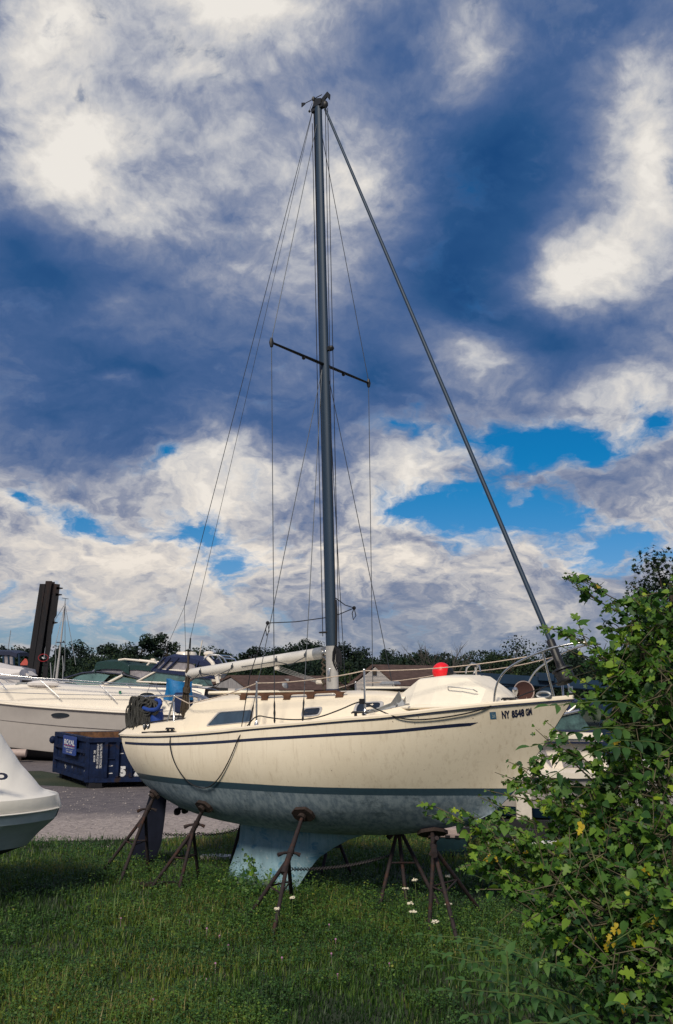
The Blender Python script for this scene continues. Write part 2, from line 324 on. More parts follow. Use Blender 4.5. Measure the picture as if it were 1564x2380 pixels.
# cockpit coaming and aft deck moulding: a raised body from stern to cabin
m = MB(); R = []
for u, v, w, r in [(-3.84,.70,2.13,.02),(-3.70,.735,2.185,.05),(-3.3,.80,2.235,.06),(-2.9,.86,2.275,.06),(-2.55,.875,2.305,.06),(-2.30,.865,2.325,.06),(-2.08,.83,2.33,.06)]:
    b = spl(u, SU, SW)+.02; vb = v+.07
    R.append([(u,-vb,b),(u,-v-.02,b+.55*(w-b)),(u,-v,w-.02),(u,-v+.05,w),(u,-v+.16,w),(u,-v+.2,w-.25),(u,v-.2,w-.25),(u,v-.16,w),(u,v-.05,w),(u,v,w-.02),(u,v+.02,b+.55*(w-b)),(u,vb,b)])
m.loft(R, True, True).build('cockpit_coaming', MAT['gelcoat'], boat, smooth=40)
m = MB()
for sd in (1, -1): m.tube([(u, -sd*(v-.03), w+.012) for u, v, w in [(-3.84,.70,2.13),(-3.70,.735,2.185),(-3.3,.80,2.235),(-2.9,.86,2.275),(-2.55,.875,2.305),(-2.30,.865,2.325),(-2.12,.85,2.33)]], .011, 6)
m.build('coaming_trim', MAT['black'], boat)
m = MB()   # transom lip with a black line down the corner
m.tube([hull_uw(-3.78, 2.0, .01), sheer(0, .03, .0), (-3.85,-.74,2.10), (-3.84,-.66,2.16)], .014, 6).build('corner_trim', MAT['black'], boat)
# cabin
CS = [(-2.24,.90,.80,2.40,2.49),(-2.13,.90,.79,2.50,2.60),(-1.9,.905,.775,2.545,2.665),(-1.55,.91,.76,2.575,2.69),(-.57,.91,.75,2.565,2.70),(.04,.90,.74,2.575,2.705),(.55,.87,.71,2.59,2.71),(.97,.82,.66,2.605,2.71),(1.3,.76,.58,2.61,2.69),(1.55,.69,.48,2.60,2.65),(1.78,.60,.36,2.56,2.585),(1.95,.50,.24,2.47,2.48),(2.06,.40,.15,2.42,2.42)]
cu = [c[0] for c in CS]
def cab(u, k):
    b, t_, w, c = [spl(u, cu, [q[i] for q in CS]) for i in (1,2,3,4)]; d = spl(u, SU, SW)+.015
    if k < 0: return np.array([u, -(b+.02), d-.05])
    if k <= 1:                                   # the side, 0 at the deck .. 1 at the shoulder
        return np.array([u, -(b+(t_-b)*k**1.25), d+(w-d)*k])
    q = min(1, k-1); f = math.cos(q*math.pi/2)**.75    # the roof, 1 shoulder .. 2 centre
    return np.array([u, -t_*f, w+(c-w)*math.sin(q*math.pi/2)**.9])
def cab_w(u, w):                                 # point on the cabin side at a height
    d = spl(u, SU, SW)+.015; t_ = spl(u, cu, [q[3] for q in CS]); return cab(u, np.clip((w-d)/(t_-d), 0, 1))
ks = [-1]+list(np.linspace(0, .86, 9))+[.92,.96,.985,1,1.03,1.07,1.12]+list(np.linspace(1.2, 2, 8))
m = MB(); R = []
for u in np.concatenate([np.linspace(-2.24, -1.9, 12), np.linspace(-1.85, 1.2, 36), np.linspace(1.25, 2.06, 22)]):
    r = [cab(u, k) for k in ks]; R.append(r+[mir(p) for p in r[-2::-1]])
m.loft(R, False, False); m.f += [tuple(range(len(R[0])))]
cabin = m.build('cabin', MAT['gelcoat'], boat, smooth=50)
# windows on both cabin sides
def window(kind, C, rw, glass, sd):
    # C outline in (u,w), counter-clockwise; frame ring standing 12 mm proud and a pane inside it
    C = np.array(C); c = C.mean(0); n = len(C)
    off = lambda k, o: [(lambda p: p+np.array([0,-o,.2*o]))(cab_w(*(c+(q-c)*(1-k/np.linalg.norm(q-c))))) for q in C]
    f = lambda L: L if sd == 1 else [mir(p) for p in L]
    a, b, e, g = f(off(-rw, -.004)), f(off(-rw*.9, .012)), f(off(0, .012)), f(off(0, -.002))
    m = MB(); m.loft([[x[i] for x in (a, b, e, g)] for i in range(n)]+[[x[0] for x in (a, b, e, g)]], True, False)
    fr = m.build('window', MAT['window_trim'], boat, smooth=30)
    m = MB(); m.prism(f(off(0, .004)), np.array([0, .004*sd, 0])); m.build('pane', MAT[glass], fr, smooth=0)
def rrect(P, r, n=6):       # rounded polygon
    P = np.array(P); out = []
    for i in range(len(P)):
        a, b, c = P[i-1], P[i], P[(i+1) % len(P)]; d1 = (a-b)/np.linalg.norm(a-b); d2 = (c-b)/np.linalg.norm(c-b)
        p, q = b+d1*r, b+d2*r
        out += [(1-t)**2*p+2*t*(1-t)*b+t*t*q for t in np.linspace(0, 1, n)]
    return out
for sd in (1, -1):
    window('big', rrect([(-1.66,2.235),(-.79,2.300),(-.83,2.455),(-1.47,2.425)], .045), .036, 'smoked_glass', sd)
    window('oval', rrect([(.15,2.375),(.42,2.395),(.42,2.485),(.15,2.47)], .044), .034, 'dark_glass', sd)
    window('port', rrect([(.995,2.425),(1.32,2.445),(1.32,2.545),(.995,2.535)], .05), .040, 'dark_glass', sd)
for sd in (1, -1):          # teak grab rail with four feet
    m = MB(); us_ = np.linspace(-1.12, .74, 40); pts = []
    foot = [-1.08,-.66,-.24,.18,.66]
    q = lambda u, dz: (lambda p: np.array([p[0], p[1]*sd, p[2]+dz]))(cab(u, 1.16))
    for i in range(len(us_)-1):
        u = us_[i]; e = 1-min(1, (.74-u)/.12) if u > .62 else 0
        pts.append([q(u, .088-.05*e), q(u, .055-.045*e)])
    m.loft([[a+np.array([0,.02*sd,0]), a-np.array([0,.014,0])*sd, b-np.array([0,.014,0])*sd, b+np.array([0,.02*sd,0])] for a, b in pts], True, True)
    for fu in foot[:]:
        h = .055; L_ = []
        for dz, wd in ((-.01,.065),(.02,.05),(.045,.06),(.062,.11)): L_.append([q(fu+a*wd, dz)+np.array([0,b*.017,0]) for a, b in ((-1,-1),(1,-1),(1,1),(-1,1))])
        m.loft(L_, True, True)
    m.build('grab_rail', MAT['teak'], boat, smooth=30)
m = MB()   # sliding companionway hatch and its top
m.box((-1.78,0,2.715), (.85,.72,.05)); m.box((-1.42,0,2.712), (1.5,.80,.022)); m.build('companionway_hatch', MAT['deck_white'], boat, bevel=.008)
h1 = BO.px(584, 1605, 0.1)
m = MB(); m.lathe([(.12,-.10),(.12,-.02)], (h1[0],-.1,h1[2]), n=20); v1 = m.build('roof_vent', MAT['black'], boat)
m = MB(); m.lathe([(.125,-.03),(.13,0),(.11,.03),(0,.04)], (h1[0],-.1,h1[2]), n=20).build('vent_cap', MAT['galvanized'], v1)
m = MB(); m.box((1.08,0,2.735), (.62,.6,.035), np.array([[1,0,.02],[0,1,0],[-.02,0,1]])); fh = m.build('fore_hatch', MAT['deck_white'], boat, bevel=.008)
m = MB(); m.box((1.08,0,2.716), (.66,.64,.012)); m.build('hatch_seal', MAT['black'], fh)
p = BO.px(953, 1690-1690+1538, 0); p = BO.px(953, 1695-158+1, 0)
m = MB(); vv = BO.px(954, 1690, 0)
m.box((1.02,0,2.80), (.26,.2,.05), taper=.85).build('hatch_ventilator', MAT['galvanized'], boat, bevel=.015)
# fin keel
KP = [(.60,.80),(.24,.666),(-.02,.54),(-.30,.38),(-.50,.18),(-.71,-.11),(-1.69,-.128),(-2.14,-.06),(-2.10,.06),(-1.97,.30),(-1.86,.52),(-1.83,.80)]
def fin(zs, le, te, th): 
    L_ = []
    for z in zs:
        a, b = np.interp(z, *le), np.interp(z, *te); c = a-b; t_ = np.interp(z, *th); r = []
        for k in np.linspace(0, 1, 15): r.append((a-k*c, -t_*(2.6*math.sqrt(k)-2.6*k)*.8, z))
        L_.append(r+[(x, -y, z_) for x, y, z_ in r[-2:0:-1]])
    return L_
m = MB(); m.loft(fin(np.linspace(-.125, .86, 26), ([-.125,-.05,.18,.38,.54,.666,.74,.8,.86], [-.71,-.69,-.50,-.30,-.02,.24,.48,.7,.95]), ([-.125,-.05,.06,.3,.52,.8], [-1.75,-2.12,-2.08,-1.96,-1.86,-1.83]), ([-.13,.3,.7,.86],[.13,.12,.14,.2])), True, True)
m.build('keel', MAT['keel_paint'], boat, smooth=60)
m = MB(); m.loft(fin(np.linspace(-.06, 1.14, 22), ([-.06,0,.10,.31,.72,1.14],[-4.05,-3.88,-3.74,-3.62,-3.55,-3.50]), ([-.06,0,.3,.7,1.14],[-4.40,-4.42,-4.28,-4.10,-3.90]), ([-.1,1.2],[.05,.075])), True, True)
m.build('rudder', MAT['rudder_paint'], boat, smooth=60)
m = MB(); m.tube([(-3.42,0,1.0),(-3.42,0,1.25)], .03, 8).build('rudder_stock', MAT['galvanized'], boat)
# propeller
pr = BO.px(421, 1878, 0); m = MB(); m.lathe([(.0,-.06),(.03,-.05),(.035,.03),(.02,.07)], pr, (1,0,0), 12)
for k in range(3):
    a = 2.0944*k+1.57; d = np.array([0,math.cos(a),math.sin(a)]); e = np.array([.5,-math.sin(a)*.9,math.cos(a)*.9]); e /= np.linalg.norm(e)
    m.loft([[pr+d*r_+e*w_*c_+np.array([.006*s_,0,0]) for c_, s_ in ((-1,0),(0,1),(1,0),(0,-1))] for r_, w_ in ((.03,.02),(.06,.05),(.10,.06),(.14,.045),(.165,.015))], True, True)
prop = m.build('propeller', MAT['black'], boat, smooth=40)
m = MB(); m.tube([pr, (-2.55,0,.90)], .014, 8); m.bar(pr+np.array([.14,0,0]), (-2.98,0,.95), .05, .015, (1,0,0)); m.build('propeller_shaft', MAT['galvanized'], boat)
# mast and rigging ----------------------------------------------------------
MW = 2.70; MT = 12.26; rake = math.tan(math.radians(.7)); mx = lambda z: -(z-MW)*rake-.0
def ell(z, a, b, n=20): return [(mx(z)+a*math.cos(t)*(1 if abs(math.cos(t)) < 2 else 1), b*math.sin(t), z) for t in np.linspace(0, 2*math.pi, n, endpoint=False)]
m = MB(); m.loft([ell(z, np.interp(z, [2.7,12.3], [.092,.066]), np.interp(z, [2.7,12.3], [.064,.048])) for z in (3.35,4.2,5.5,7,9,11,12.20)], True, True)
mast = m.build('mast', MAT['mast_sky_tone'], boat, smooth=40)
m = MB(); m.loft([ell(z, .1, .07) for z in (2.62,2.85,3.1,3.355)], True, True); m.build('mast_foot', MAT['mast_foot'], mast, smooth=40)
m = MB(); m.loft([ell(z, .112, .082) for z in (2.60,2.735)], True, True); m.build('mast_collar', MAT['navy'], mast)
m = MB(); m.box((mx(7.5)-.093,0,7.7), (.016,.02,8.9), np.array([[1,0,-rake],[0,1,0],[rake,0,1]])); m.build('sail_track', MAT['black'], mast)
m = MB(); z = 12.2; x = mx(z)
m.prism([(x-.10,-.05,z),(x+.09,-.05,z),(x+.09,-.05,z+.10),(x-.02,-.05,z+.14)], (0,.1,0))
m.bar((x-.13,0,z-.03), (x+.14,0,z-.01), .07, .07)
m.prism([(x+.02,-.012,z+.08),(x+.20,-.012,z+.19),(x+.25,-.012,z+.12),(x+.24,-.012,z+.02),(x+.19,-.012,z+.10),(x+.08,-.012,z+.02)], (0,.024,0))
m.ball((x+.14,0,z-.02), (.06,.05,.07), 10); m.build('masthead_fitting', MAT['black'], mast)
m = MB(); m.tube([(x-.10,0,z),(x-.10,0,z+.16)], .010, 6); m.ball((x-.10,0,z+.19), (.032,.032,.045), 8); m.tube([(x-.30,0,z+.19),(x+.08,0,z+.19)], .007, 6)
m.prism([(x-.36,-.006,z+.235),(x-.28,-.006,z+.20),(x-.28,-.006,z+.175),(x-.36,-.006,z+.15)], (0,.012,0)); m.tube([(x-.13,0,z+.13),(x-.19,0,z+.02)], .004, 5); m.ball((x-.19,0,z), .022, 8)
m.build('wind_vane', MAT['black'], mast)
SPZ = 7.72; sx = mx(SPZ); TIP = {}
for sd in (1, -1):
    a = np.array([sx, -sd*.06, SPZ-.02]); b = np.array([sx-.03, -sd*1.20, SPZ]); TIP[sd] = b
    m = MB(); m.tube([a, a*.5+b*.5, b], [.034,.030,.024], 10, sq=.6); m.tube([b+np.array([0,0,-.07]), b, b+np.array([0,0,.07])], [.022,.036,.018], 8)
    m.ball(a*.62+b*.38+np.array([0,0,-.03]), .03, 8); m.build('spreader', MAT['black'], mast)
m = MB(); m.box((sx+.11,0,SPZ+.22), (.07,.07,.06)); m.ball((sx+.14,0,SPZ+.22), .045, 8); m.build('steaming_light', MAT['black'], mast)
def lower_end(P, Q, k=.30):        # turnbuckle at the foot of a wire
    P = np.array(P); Q = np.array(Q); d = (P-Q)/np.linalg.norm(P-Q); return Q+d*k
def wire(name, pts, r=.0058, matn='wire', n=5, tb=True, parent=boat):
    m = MB(); m.tube(pts, r, n); o = m.build(name, MAT[matn], parent, smooth=60)
    if tb:
        Q = np.array(pts[-1]); T = lower_end(pts[-2], Q); m = MB(); d = T-Q
        m.tube([Q, Q+d*.12, Q+d*.2, Q+d*.45, Q+d*.6, Q+d*.8, Q+d], [.008,.016,.010,.017,.011,.014,.006], 7); m.build('turnbuckle', MAT['black'], o)
    return o
TOP = np.array([mx(12.2), 0, 12.2])
for sd in (1, -1):
    cp = [(-.60,-sd*1.12,2.25),(-.11,-sd*1.14,2.29),(.38,-sd*1.13,2.32)]
    wire('shroud', [TOP+np.array([0,-sd*.05,-.35]), TIP[sd]+np.array([0,0,.04]), TIP[sd]+np.array([0,0,-.05]), cp[1]])
    wire('shroud', [(sx,-sd*.07,SPZ-.12), cp[0]]); wire('shroud', [(sx,-sd*.07,SPZ-.12), cp[2]])
BY = np.array([-3.16,0,4.15])
wire('backstay', [TOP+np.array([-.12,0,0]), BY], tb=False)
wire('backstay_leg', [BY, (-3.70,-.62,2.17)], .004); wire('backstay_leg', [BY, (-3.70,.62,2.17)], .004)
BE = np.array([-3.05,0,3.03]); BG = np.array([-.15,0,3.265])
tl = np.array([-3.0,0,3.62]); wire('topping_lift', [TOP+np.array([-.12,0,-.02]), tl], .004, tb=False)
m = MB(); m.tube([tl, tl+(BE-tl)*.3], [.012,.018], 7); m.tube([tl+(BE-tl)*.3+np.array([0,.015,0]), BE], .006, 6); m.tube([tl+(BE-tl)*.3-np.array([0,.015,0]), BE], .006, 6); m.tube([tl+(BE-tl)*.38-np.array([.01,0,0]), tl+(BE-tl)*.38+np.array([.07,0,.01])], .006, 5); m.build('lift_tackle', MAT['black'], boat)
# furled headstay
F0 = np.array([mx(12.1)+.14,0,12.10]); F1 = np.array([3.45,0,3.28]); F2 = np.array([3.585,0,2.92])
m = MB(); m.tube([F0, F0*.66+F1*.34, F0*.33+F1*.67, F1], [.020,.026,.029,.031], 10).build('furling_foil', MAT['mast_sky_tone'], boat, smooth=60)
m = MB(); m.tube([F1, F1*.97+F2*.03, F2], [.045,.052,.050], 10).build('foil_sleeve', MAT['black'], boat)
ax = (F1-F2)/np.linalg.norm(F1-F2); m = MB(); m.lathe([(.05,.10),(.06,.02),(.13,.0),(.135,-.02),(.11,-.03),(.11,-.14),(.135,-.15),(.13,-.17),(.05,-.19)], F2, ax, 20).build('furling_drum', MAT['black'], boat)
m = MB(); m.tube([F2-ax*.18, F2-ax*.3], .014, 8); m.box(F2-ax*.27, (.05,.03,.08)); m.build('tack_shackle', MAT['steel'], boat)
m = MB()     # halyards along the mast
for y, dx in ((-.03,.12),(.03,.14)): m.tube([(mx(12.1)+.17,y,12.12), (mx(7)+dx,y,7), (mx(3.1)+.115,y,3.1)], .006, 5)
m.tube([(mx(12.1)-.085,-.06,11.9),(mx(7)-.115,-.05,7),(mx(3.5)-.12,-.05,3.5)], .006, 5)
m.build('halyard', MAT['black_rope'], boat)
q1, q2, q3 = np.array([-.62,-.66,3.70])*1., np.array([.88,.60,3.82]), np.array([.12,-.02,3.98])
q1 = BO.px(622,1448,-.68); q2 = BO.px(823,1413,.62); q3 = BO.px(780,1390,.0); qm = BO.px(754,1436,-.05)
m = MB(); m.tube([q1, (q1+qm)/2+np.array([0,0,-.02]), qm, (qm+q2)/2+np.array([0,0,-.02]), q2], .007, 5); m.tube([q3, (q3+q2)/2+np.array([0,0,-.03]), q2], .007, 5)
for c in (q1, q2): 
    m.ball(c, .03, 8); m.tube([c, c+np.array([-.04,0,-.08]), c+np.array([-.02,0,-.18]), c+np.array([.03,0,-.12]), c], .007, 5)
m.tube([q1, q1+np.array([-.12,-.25,-.75]), BO.px(561,1691,-1.0), BO.px(561,1691,-1.02)], .007, 5)
m.build('tied_line', MAT['black_rope'], boat)
m = MB()     # coil hung on the front of the mast
for k in range(6):
    a = np.array([.10,-.05+.016*k,3.36-.008*k]); h = .28+.03*(k % 3); m.tube([a, a+np.array([.02+.006*k,.0,-.08]), a+np.array([.03+.006*k,-.02,-h*.8]), a+np.array([.0,-.01,-h]), a+np.array([-.03,-.03,-h*.8]), a+np.array([-.02,-.03,-.1]), a], .008, 6)
m.tube([(.12,-.05,4.02),(.13,-.05,3.8),(.115,-.05,3.36)], .02, 6)
m.build('halyard_coil', MAT['black_rope'], boat)
m = MB()
for k in range(6): 
    a = np.array([-.13,-.03,3.25-.085*k]); m.tube([a, a+np.array([-.04,0,-.05]), a+np.array([.02,0,-.10])], .016, 6)
m.build('mast_rope', MAT['brown_rope'], boat)
m = MB(); m.box((mx(2.95)+.0,-.075,2.93), (.05,.03,.15)); m.tube([(.02,-.09,2.86),(.02,-.11,2.95),(.02,-.09,3.03)], .014, 6); m.build('mast_cleat', MAT['steel'], mast, bevel=.006)
m = MB(); m.tube([(mx(3.6)-.1+.11*math.cos(t), .078*math.sin(t), 3.56) for t in np.linspace(0, 2*math.pi, 20)], .009, 5); m.build('mast_band', MAT['black'], mast)
# boom
m = MB(); bd = BE-BG; m.tube([BG, BG+bd*.012, BG+bd*.013, BG+bd*.4, BG+bd*.985, BE], [.07,.085,.083,.083,.08,.06], 18, sq=1.0); boom = m.build('boom', MAT['boom_paint'], boat, smooth=50)
m = MB(); m.tube([BG-bd*.001, BG+bd*.055], .088, 18); m.build('boom_collar', MAT['galvanized'], boom)
m = MB(); m.tube([BG-bd*.001, BG+(np.array([mx(3.28)-.08,0,3.285])-BG)*.9], [.05,.03], 10); m.ball(BG-bd*.015, .055, 10); m.build('gooseneck', MAT['steel'], boom)
m = MB()
for a, b in ((.10,.30),(.30,.55),(.62,.87),(.87,.97)):
    A = BG+bd*a+np.array([0,-.088,.0]); B = BG+bd*b+np.array([0,-.088,-.03]); m.tube([A+np.array([0,.01,.05]), A+np.array([0,0,-.03]), (A+B)/2+np.array([0,-.005,-.10 if a != .3 else -.02]), B], .007, 5); m.ball(A, (.03,.014,.03), 6)
A = BG+bd*.62+np.array([0,-.088,0]); B = BG+bd*.87+np.array([0,-.088,-.03]); m.tube([A,(A*.7+B*.3)+np.array([0,0,-.20]),(A+B)/2+np.array([0,0,-.27]),(A*.25+B*.75)+np.array([0,0,-.20]),B], .006, 5)
m.build('reefing_line', MAT['wire'], boom)
V0 = BG+bd*.32+np.array([0,0,-.12]); V1 = np.array([-.23,0,2.84])
m = MB()
for k in range(4): m.tube([V0+np.array([0,.02*(k-1.5),.02*(k-1.5)]), V1+np.array([0,.02*(k-1.5),.01*(k-1.5)])], .0035, 4)
vang = m.build('boom_vang', MAT['galvanized'], boat)
m = MB(); m.box(V0, (.10,.05,.07)); m.build('vang_block', MAT['concrete_white'], vang, bevel=.012); m = MB(); m.box(V1, (.14,.06,.06)); m.build('vang_block', MAT['concrete_white'], vang, bevel=.012)
# stanchions, lifelines, pulpit, pushpit
ST = [(-.44,1.14,2.24,2.83),(1.36,1.06,2.39,2.95)]
for sd in (1, -1):
    for u, v, w0, w1 in ST[:2]:
        vv = min(v, spl(u, BU, BB)-.06)
        m = MB(); m.tube([(u,-sd*vv,w0),(u,-sd*vv,w1)], .0145, 10); m.ball((u,-sd*vv,w1+.01), .017, 8)
        m.lathe([(.035,-.01),(.03,.02),(.018,.05)], (u,-sd*vv,w0+.03), n=10); m.build('stanchion', MAT['steel'], boat)
PR = lambda px, py, v: BO.px(px, py, v)
side = [PR(1148,1634,-.42),PR(1150,1606,-.42),PR(1158,1580,-.42),PR(1176,1556,-.41),PR(1208,1536,-.38),PR(1250,1517,-.32),PR(1290,1503,-.27)]
tipc = np.array([4.08,0,3.20])
nose = [np.array([3.95,-.16,3.225]), np.array([4.06,-.09,3.205]), tipc, np.array([4.06,.09,3.205]), np.array([3.95,.16,3.225])]
allp = side+nose+[mir(p) for p in side[::-1]]
m = MB(); Pp = np.array(allp); 
for k in range(2): Pp = np.concatenate([Pp[:1]]+[np.stack([.75*Pp[i]+.25*Pp[i+1], .25*Pp[i]+.75*Pp[i+1]]) for i in range(len(Pp)-1)]+[Pp[-1:]])
m.tube(Pp, .0145, 8)
for sd in (1, -1): m.tube([(3.46,-sd*.24,3.12),(3.52,-sd*.13,2.58)], .0145, 8); m.lathe([(.035,0),(.03,.02),(.016,.04)], (side[0][0],side[0][1]*sd,side[0][2]-.03), n=10)
m.build('pulpit', MAT['steel'], boat, smooth=60)
hang = lambda a, b, s, n=10: [np.array(a)*(1-t)+np.array(b)*t-np.array([0,0,4*s*t*(1-t)]) for t in np.linspace(0, 1, n)]
pq = PR(405,1618,-.82)
for sd in (1, -1):
    y = lambda p: np.array([p[0], p[1]*sd, p[2]])
    a, b, c, d = pq, np.array([-.44,-1.13,2.83]), np.array([1.36,-1.05,2.95]), np.array([3.35,-.30,3.08])
    m = MB(); m.tube([y(p) for p in hang(a, np.array([-2.0,-.95,2.56]), .0)+hang(np.array([-2.0,-.95,2.56]), b, .03)[1:]+hang(b, c, .04)[1:]+hang(c, d, .05)[1:]], .0075, 6); m.build('lifeline', MAT['tan_rope'], boat, smooth=60)
m = MB()      # stern rail: two corner rails with legs
def sternrail(sd):
    f = lambda p: np.array([p[0], p[1]*sd, p[2]])
    A, B, Cc = PR(405,1618,-.82), PR(384,1700,-.86), PR(404,1700,-.86); E1 = PR(404,1632,-.84)
    m = MB(); m.tube([f(B), f(A)], .016, 8); m.tube([f(Cc), f(E1), f(PR(394,1636,-.83))], .016, 8); m.ball(f(A), .022, 8)
    a0, a1 = PR(331,1692,-.68), PR(318,1624,-.68); m.tube([f(a0), f(a1)], .018, 8); m.tube([f(a1), f(a1)+np.array([.02,.1*sd,.02]), f(a1)*np.array([1,.5,1])+np.array([-.05,0,.04]), np.array([a1[0]-.05,0,a1[2]+.04])], .016, 8)
    m.tube([f(a1), f(PR(340,1630,-.75)), f(PR(372,1622,-.8)), f(A)], .004, 5); m.tube([f(PR(320,1655,-.7)), f(PR(400,1652,-.82))], .005, 5)
    return m.build('stern_rail', MAT['steel'], boat, smooth=60)
sternrail(1); sternrail(-1)
m = MB(); m.tube([PR(440,1652,.25), PR(437,1610,.25), PR(433,1566,.25)+np.array([0,0,.05])], .016, 7).build('antenna_pole', MAT['concrete_white'], boat)
m = MB(); m.tube([PR(330,1711,-.88)+np.array([0,0,.055]), PR(404,1704,-.97)+np.array([0,0,.03])], .014, 6); m.build('genoa_track', MAT['black'], boat)
for px in (338, 347):
    c = PR(px, 1704, -.86); m = MB(); m.tube([c, c+np.array([-.01,0,.05])], .012, 6); m.ball(c+np.array([-.02,0,.10]), (.04,.022,.055), 10); k = m.build('sheet_block', MAT['black'], boat)
    m = MB(); m.ball(c+np.array([-.018,-.022,.10]), (.016,.006,.034), 8).build('block_sheave', MAT['steel'], k)
def cleat(name, c, L_, matn, d=(1,0,0)):
    d = np.array(d, float); m = MB(); c = np.array(c); 
    for k in (-.4,.4): m.box(c+d*L_*k*.6+np.array([0,0,.012]), (.025,.03,.045))
    m.tube([c-d*L_/2+np.array([0,0,.03]), c-d*L_*.4+np.array([0,0,.042]), c+d*L_*.4+np.array([0,0,.042]), c+d*L_/2+np.array([0,0,.03])], [.008,.014,.014,.008], 8); return m.build(name, MAT[matn], boat)
cleat('deck_cleat', PR(395,1703,-.98)+np.array([0,0,.02]), .2, 'black'); cleat('deck_cleat', PR(836,1663,-1.10)+np.array([0,0,.0]), .24, 'black', (.9,.3,0)); cleat('deck_cleat', PR(1182,1632,-.40)+np.array([0,0,0]), .2, 'black')
c = np.array([3.42,-.20,2.61]); m = MB(); m.tube([c+np.array([.09*math.cos(t),0,.035*math.sin(t)]) for t in np.linspace(0, 2*math.pi, 22)], .016, 8).build('bow_chock', MAT['galvanized'], boat)
c = PR(1199,1626,-.15); m = MB(); m.lathe([(.04,-.02),(.02,0),(.015,.05),(.035,.085),(.04,.12),(.02,.15),(0,.155)], c, n=14).build('bow_light', MAT['steel'], boat)
c = PR(1218,1606,-.05); axd = np.array([.35,-.9,-.1]); axd /= np.linalg.norm(axd)
m = MB(); m.lathe([(.085,-.16),(.11,-.10),(.125,.0),(.130,.02),(.118,.022),(.105,-.04),(.05,-.10),(0,-.11)], c, axd, 24); m.lathe([(.07,-.24),(.085,-.05)], c+np.array([-.0,.08,0]), (0,0,1), 18); cw = m.build('cowl_vent', MAT['beige_plastic'], boat)
m = MB(); m.lathe([(.117,.012),(.106,-.035),(.05,-.095),(0,-.10)], c+axd*.004, axd, 24); m.build('cowl_throat', mat('cowl_inside', (.05,.016,.012), .7), cw)
# registration lettering on the bow
def text2d(s, size=1., bold=0.):
    cu_ = bpy.data.curves.new('lettering', 'FONT'); cu_.body = s; cu_.size = size; cu_.offset = bold; cu_.resolution_u = 3
    o = bpy.data.objects.new('lettering', cu_); COL.objects.link(o); dg = bpy.context.evaluated_depsgraph_get(); dg.update()
    me = o.evaluated_get(dg).to_mesh(); V = np.array([v.co[:] for v in me.vertices]); F = [tuple(p.vertices) for p in me.polygons]
    o.evaluated_get(dg).to_mesh_clear(); bpy.data.objects.remove(o); bpy.data.curves.remove(cu_); return V[:,:2], F
def lay(s, mapf, name, matn, parent, bold=0., box=None):
    V, F = text2d(s, 1., bold); lo, hi = V.min(0), V.max(0); P = (V-lo)/(hi-lo); m = MB(); m.add([mapf(a, b) for a, b in P], F); return m.build(name, MAT[matn], parent, smooth=0, fix=False)
def bowmap(P0, P1, P2, off):
    # pixel corners: lower left, lower right, upper left of a patch on the starboard bow
    A, B, Cc = [hull_at(*p) for p in (P0, P1, P2)]
    return lambda a, b: hull_uw(A[0]+(B[0]-A[0])*a+(Cc[0]-A[0])*b, A[2]+(B[2]-A[2])*a+(Cc[2]-A[2])*b, off)
def bowtext(P0, P1, P2, s, name, matn, bold, off): return lay(s, bowmap(P0, P1, P2, off), name, matn, boat, bold)
bowtext((1167,1670),(1186,1669),(1165,1652), 'NY', 'registration_letters', 'navy', .05, .005)
bowtext((1189.5,1668.5),(1219,1664),(1188,1651), '8548', 'registration_letters', 'navy', .05, .005)
bowtext((1222.5,1664),(1237,1660.5),(1220,1647.5), 'GM', 'registration_letters', 'navy', .05, .005)
f = bowmap((1139.5,1671.5),(1154,1670.5),(1137.5,1655), .004); m = MB(); m.add([f(0,0),f(1,0),f(1,1),f(0,1)], [(0,1,2,3)]); stk = m.build('year_sticker', MAT['sticker'], boat, smooth=0, fix=False)
f2 = bowmap((1139.5,1671.5),(1154,1670.5),(1137.5,1655), .007); lay('21', lambda a, b: f2(.34+.48*a, .20+.42*b), 'sticker_number', 'sticker_text', stk, .03)
f3 = bowmap((1139.5,1671.5),(1154,1670.5),(1137.5,1655), .0065); lay('NEW YORK', lambda a, b: f3(.3+.4*a, .68+.1*b), 'sticker_word', 'sticker_text', stk, .0)
m = MB(); A, B = hull_at(757, 1722), hull_at(792, 1719)      # a faint scuff on the topsides
# ------------------------------------------------------------------ things aboard
def child_world(o): return o
D = Frame(BO.o, -38.19, 1.536)
dg_ = D.empty('dinghy', label='white overturned dinghy lashed on the foredeck of the sailboat', cat='dinghy')
m = MB(); R = []
for u, b, z0, z1, k in [(1.30,.40,2.49,2.60,.6),(1.72,.60,2.465,2.875,.50),(2.06,.62,2.47,2.90,.50),(2.44,.55,2.475,2.885,.50),(2.68,.45,2.48,2.74,.5),(2.90,.24,2.50,2.53,.4)]:
    z1 -= .03*(z1 > 2.6); R.append([(u,-b,z0),(u,-b*.98,z0+.05),(u,-b*k-.06,z1-.02),(u,-b*k,z1),(u,0,z1+.02),(u,b*k,z1),(u,b*k+.06,z1-.02),(u,b*.98,z0+.05),(u,b,z0)])
m.loft(R, False, False); m.f += [tuple(range(9)), tuple(range(45, 54))]; m.build('hull', MAT['deck_white'], dg_, smooth=8)
m = MB(); m.tube([(u, -b-.008, z0+.012) for u, b, z0 in [(1.30,.34,2.50),(1.42,.52,2.475),(1.70,.60,2.465),(2.05,.62,2.47),(2.40,.56,2.475),(2.62,.47,2.48),(2.80,.36,2.49),(2.90,.24,2.50)]], .02, 8).build('gunwale', MAT['deck_white'], dg_)
hp = [PR(1044+k*46, 1573+.0*k, -.30) for k in (0,1)]
a, b = PR(1072,1672-1690+1585, -.42), PR(1110,1583,-.42)
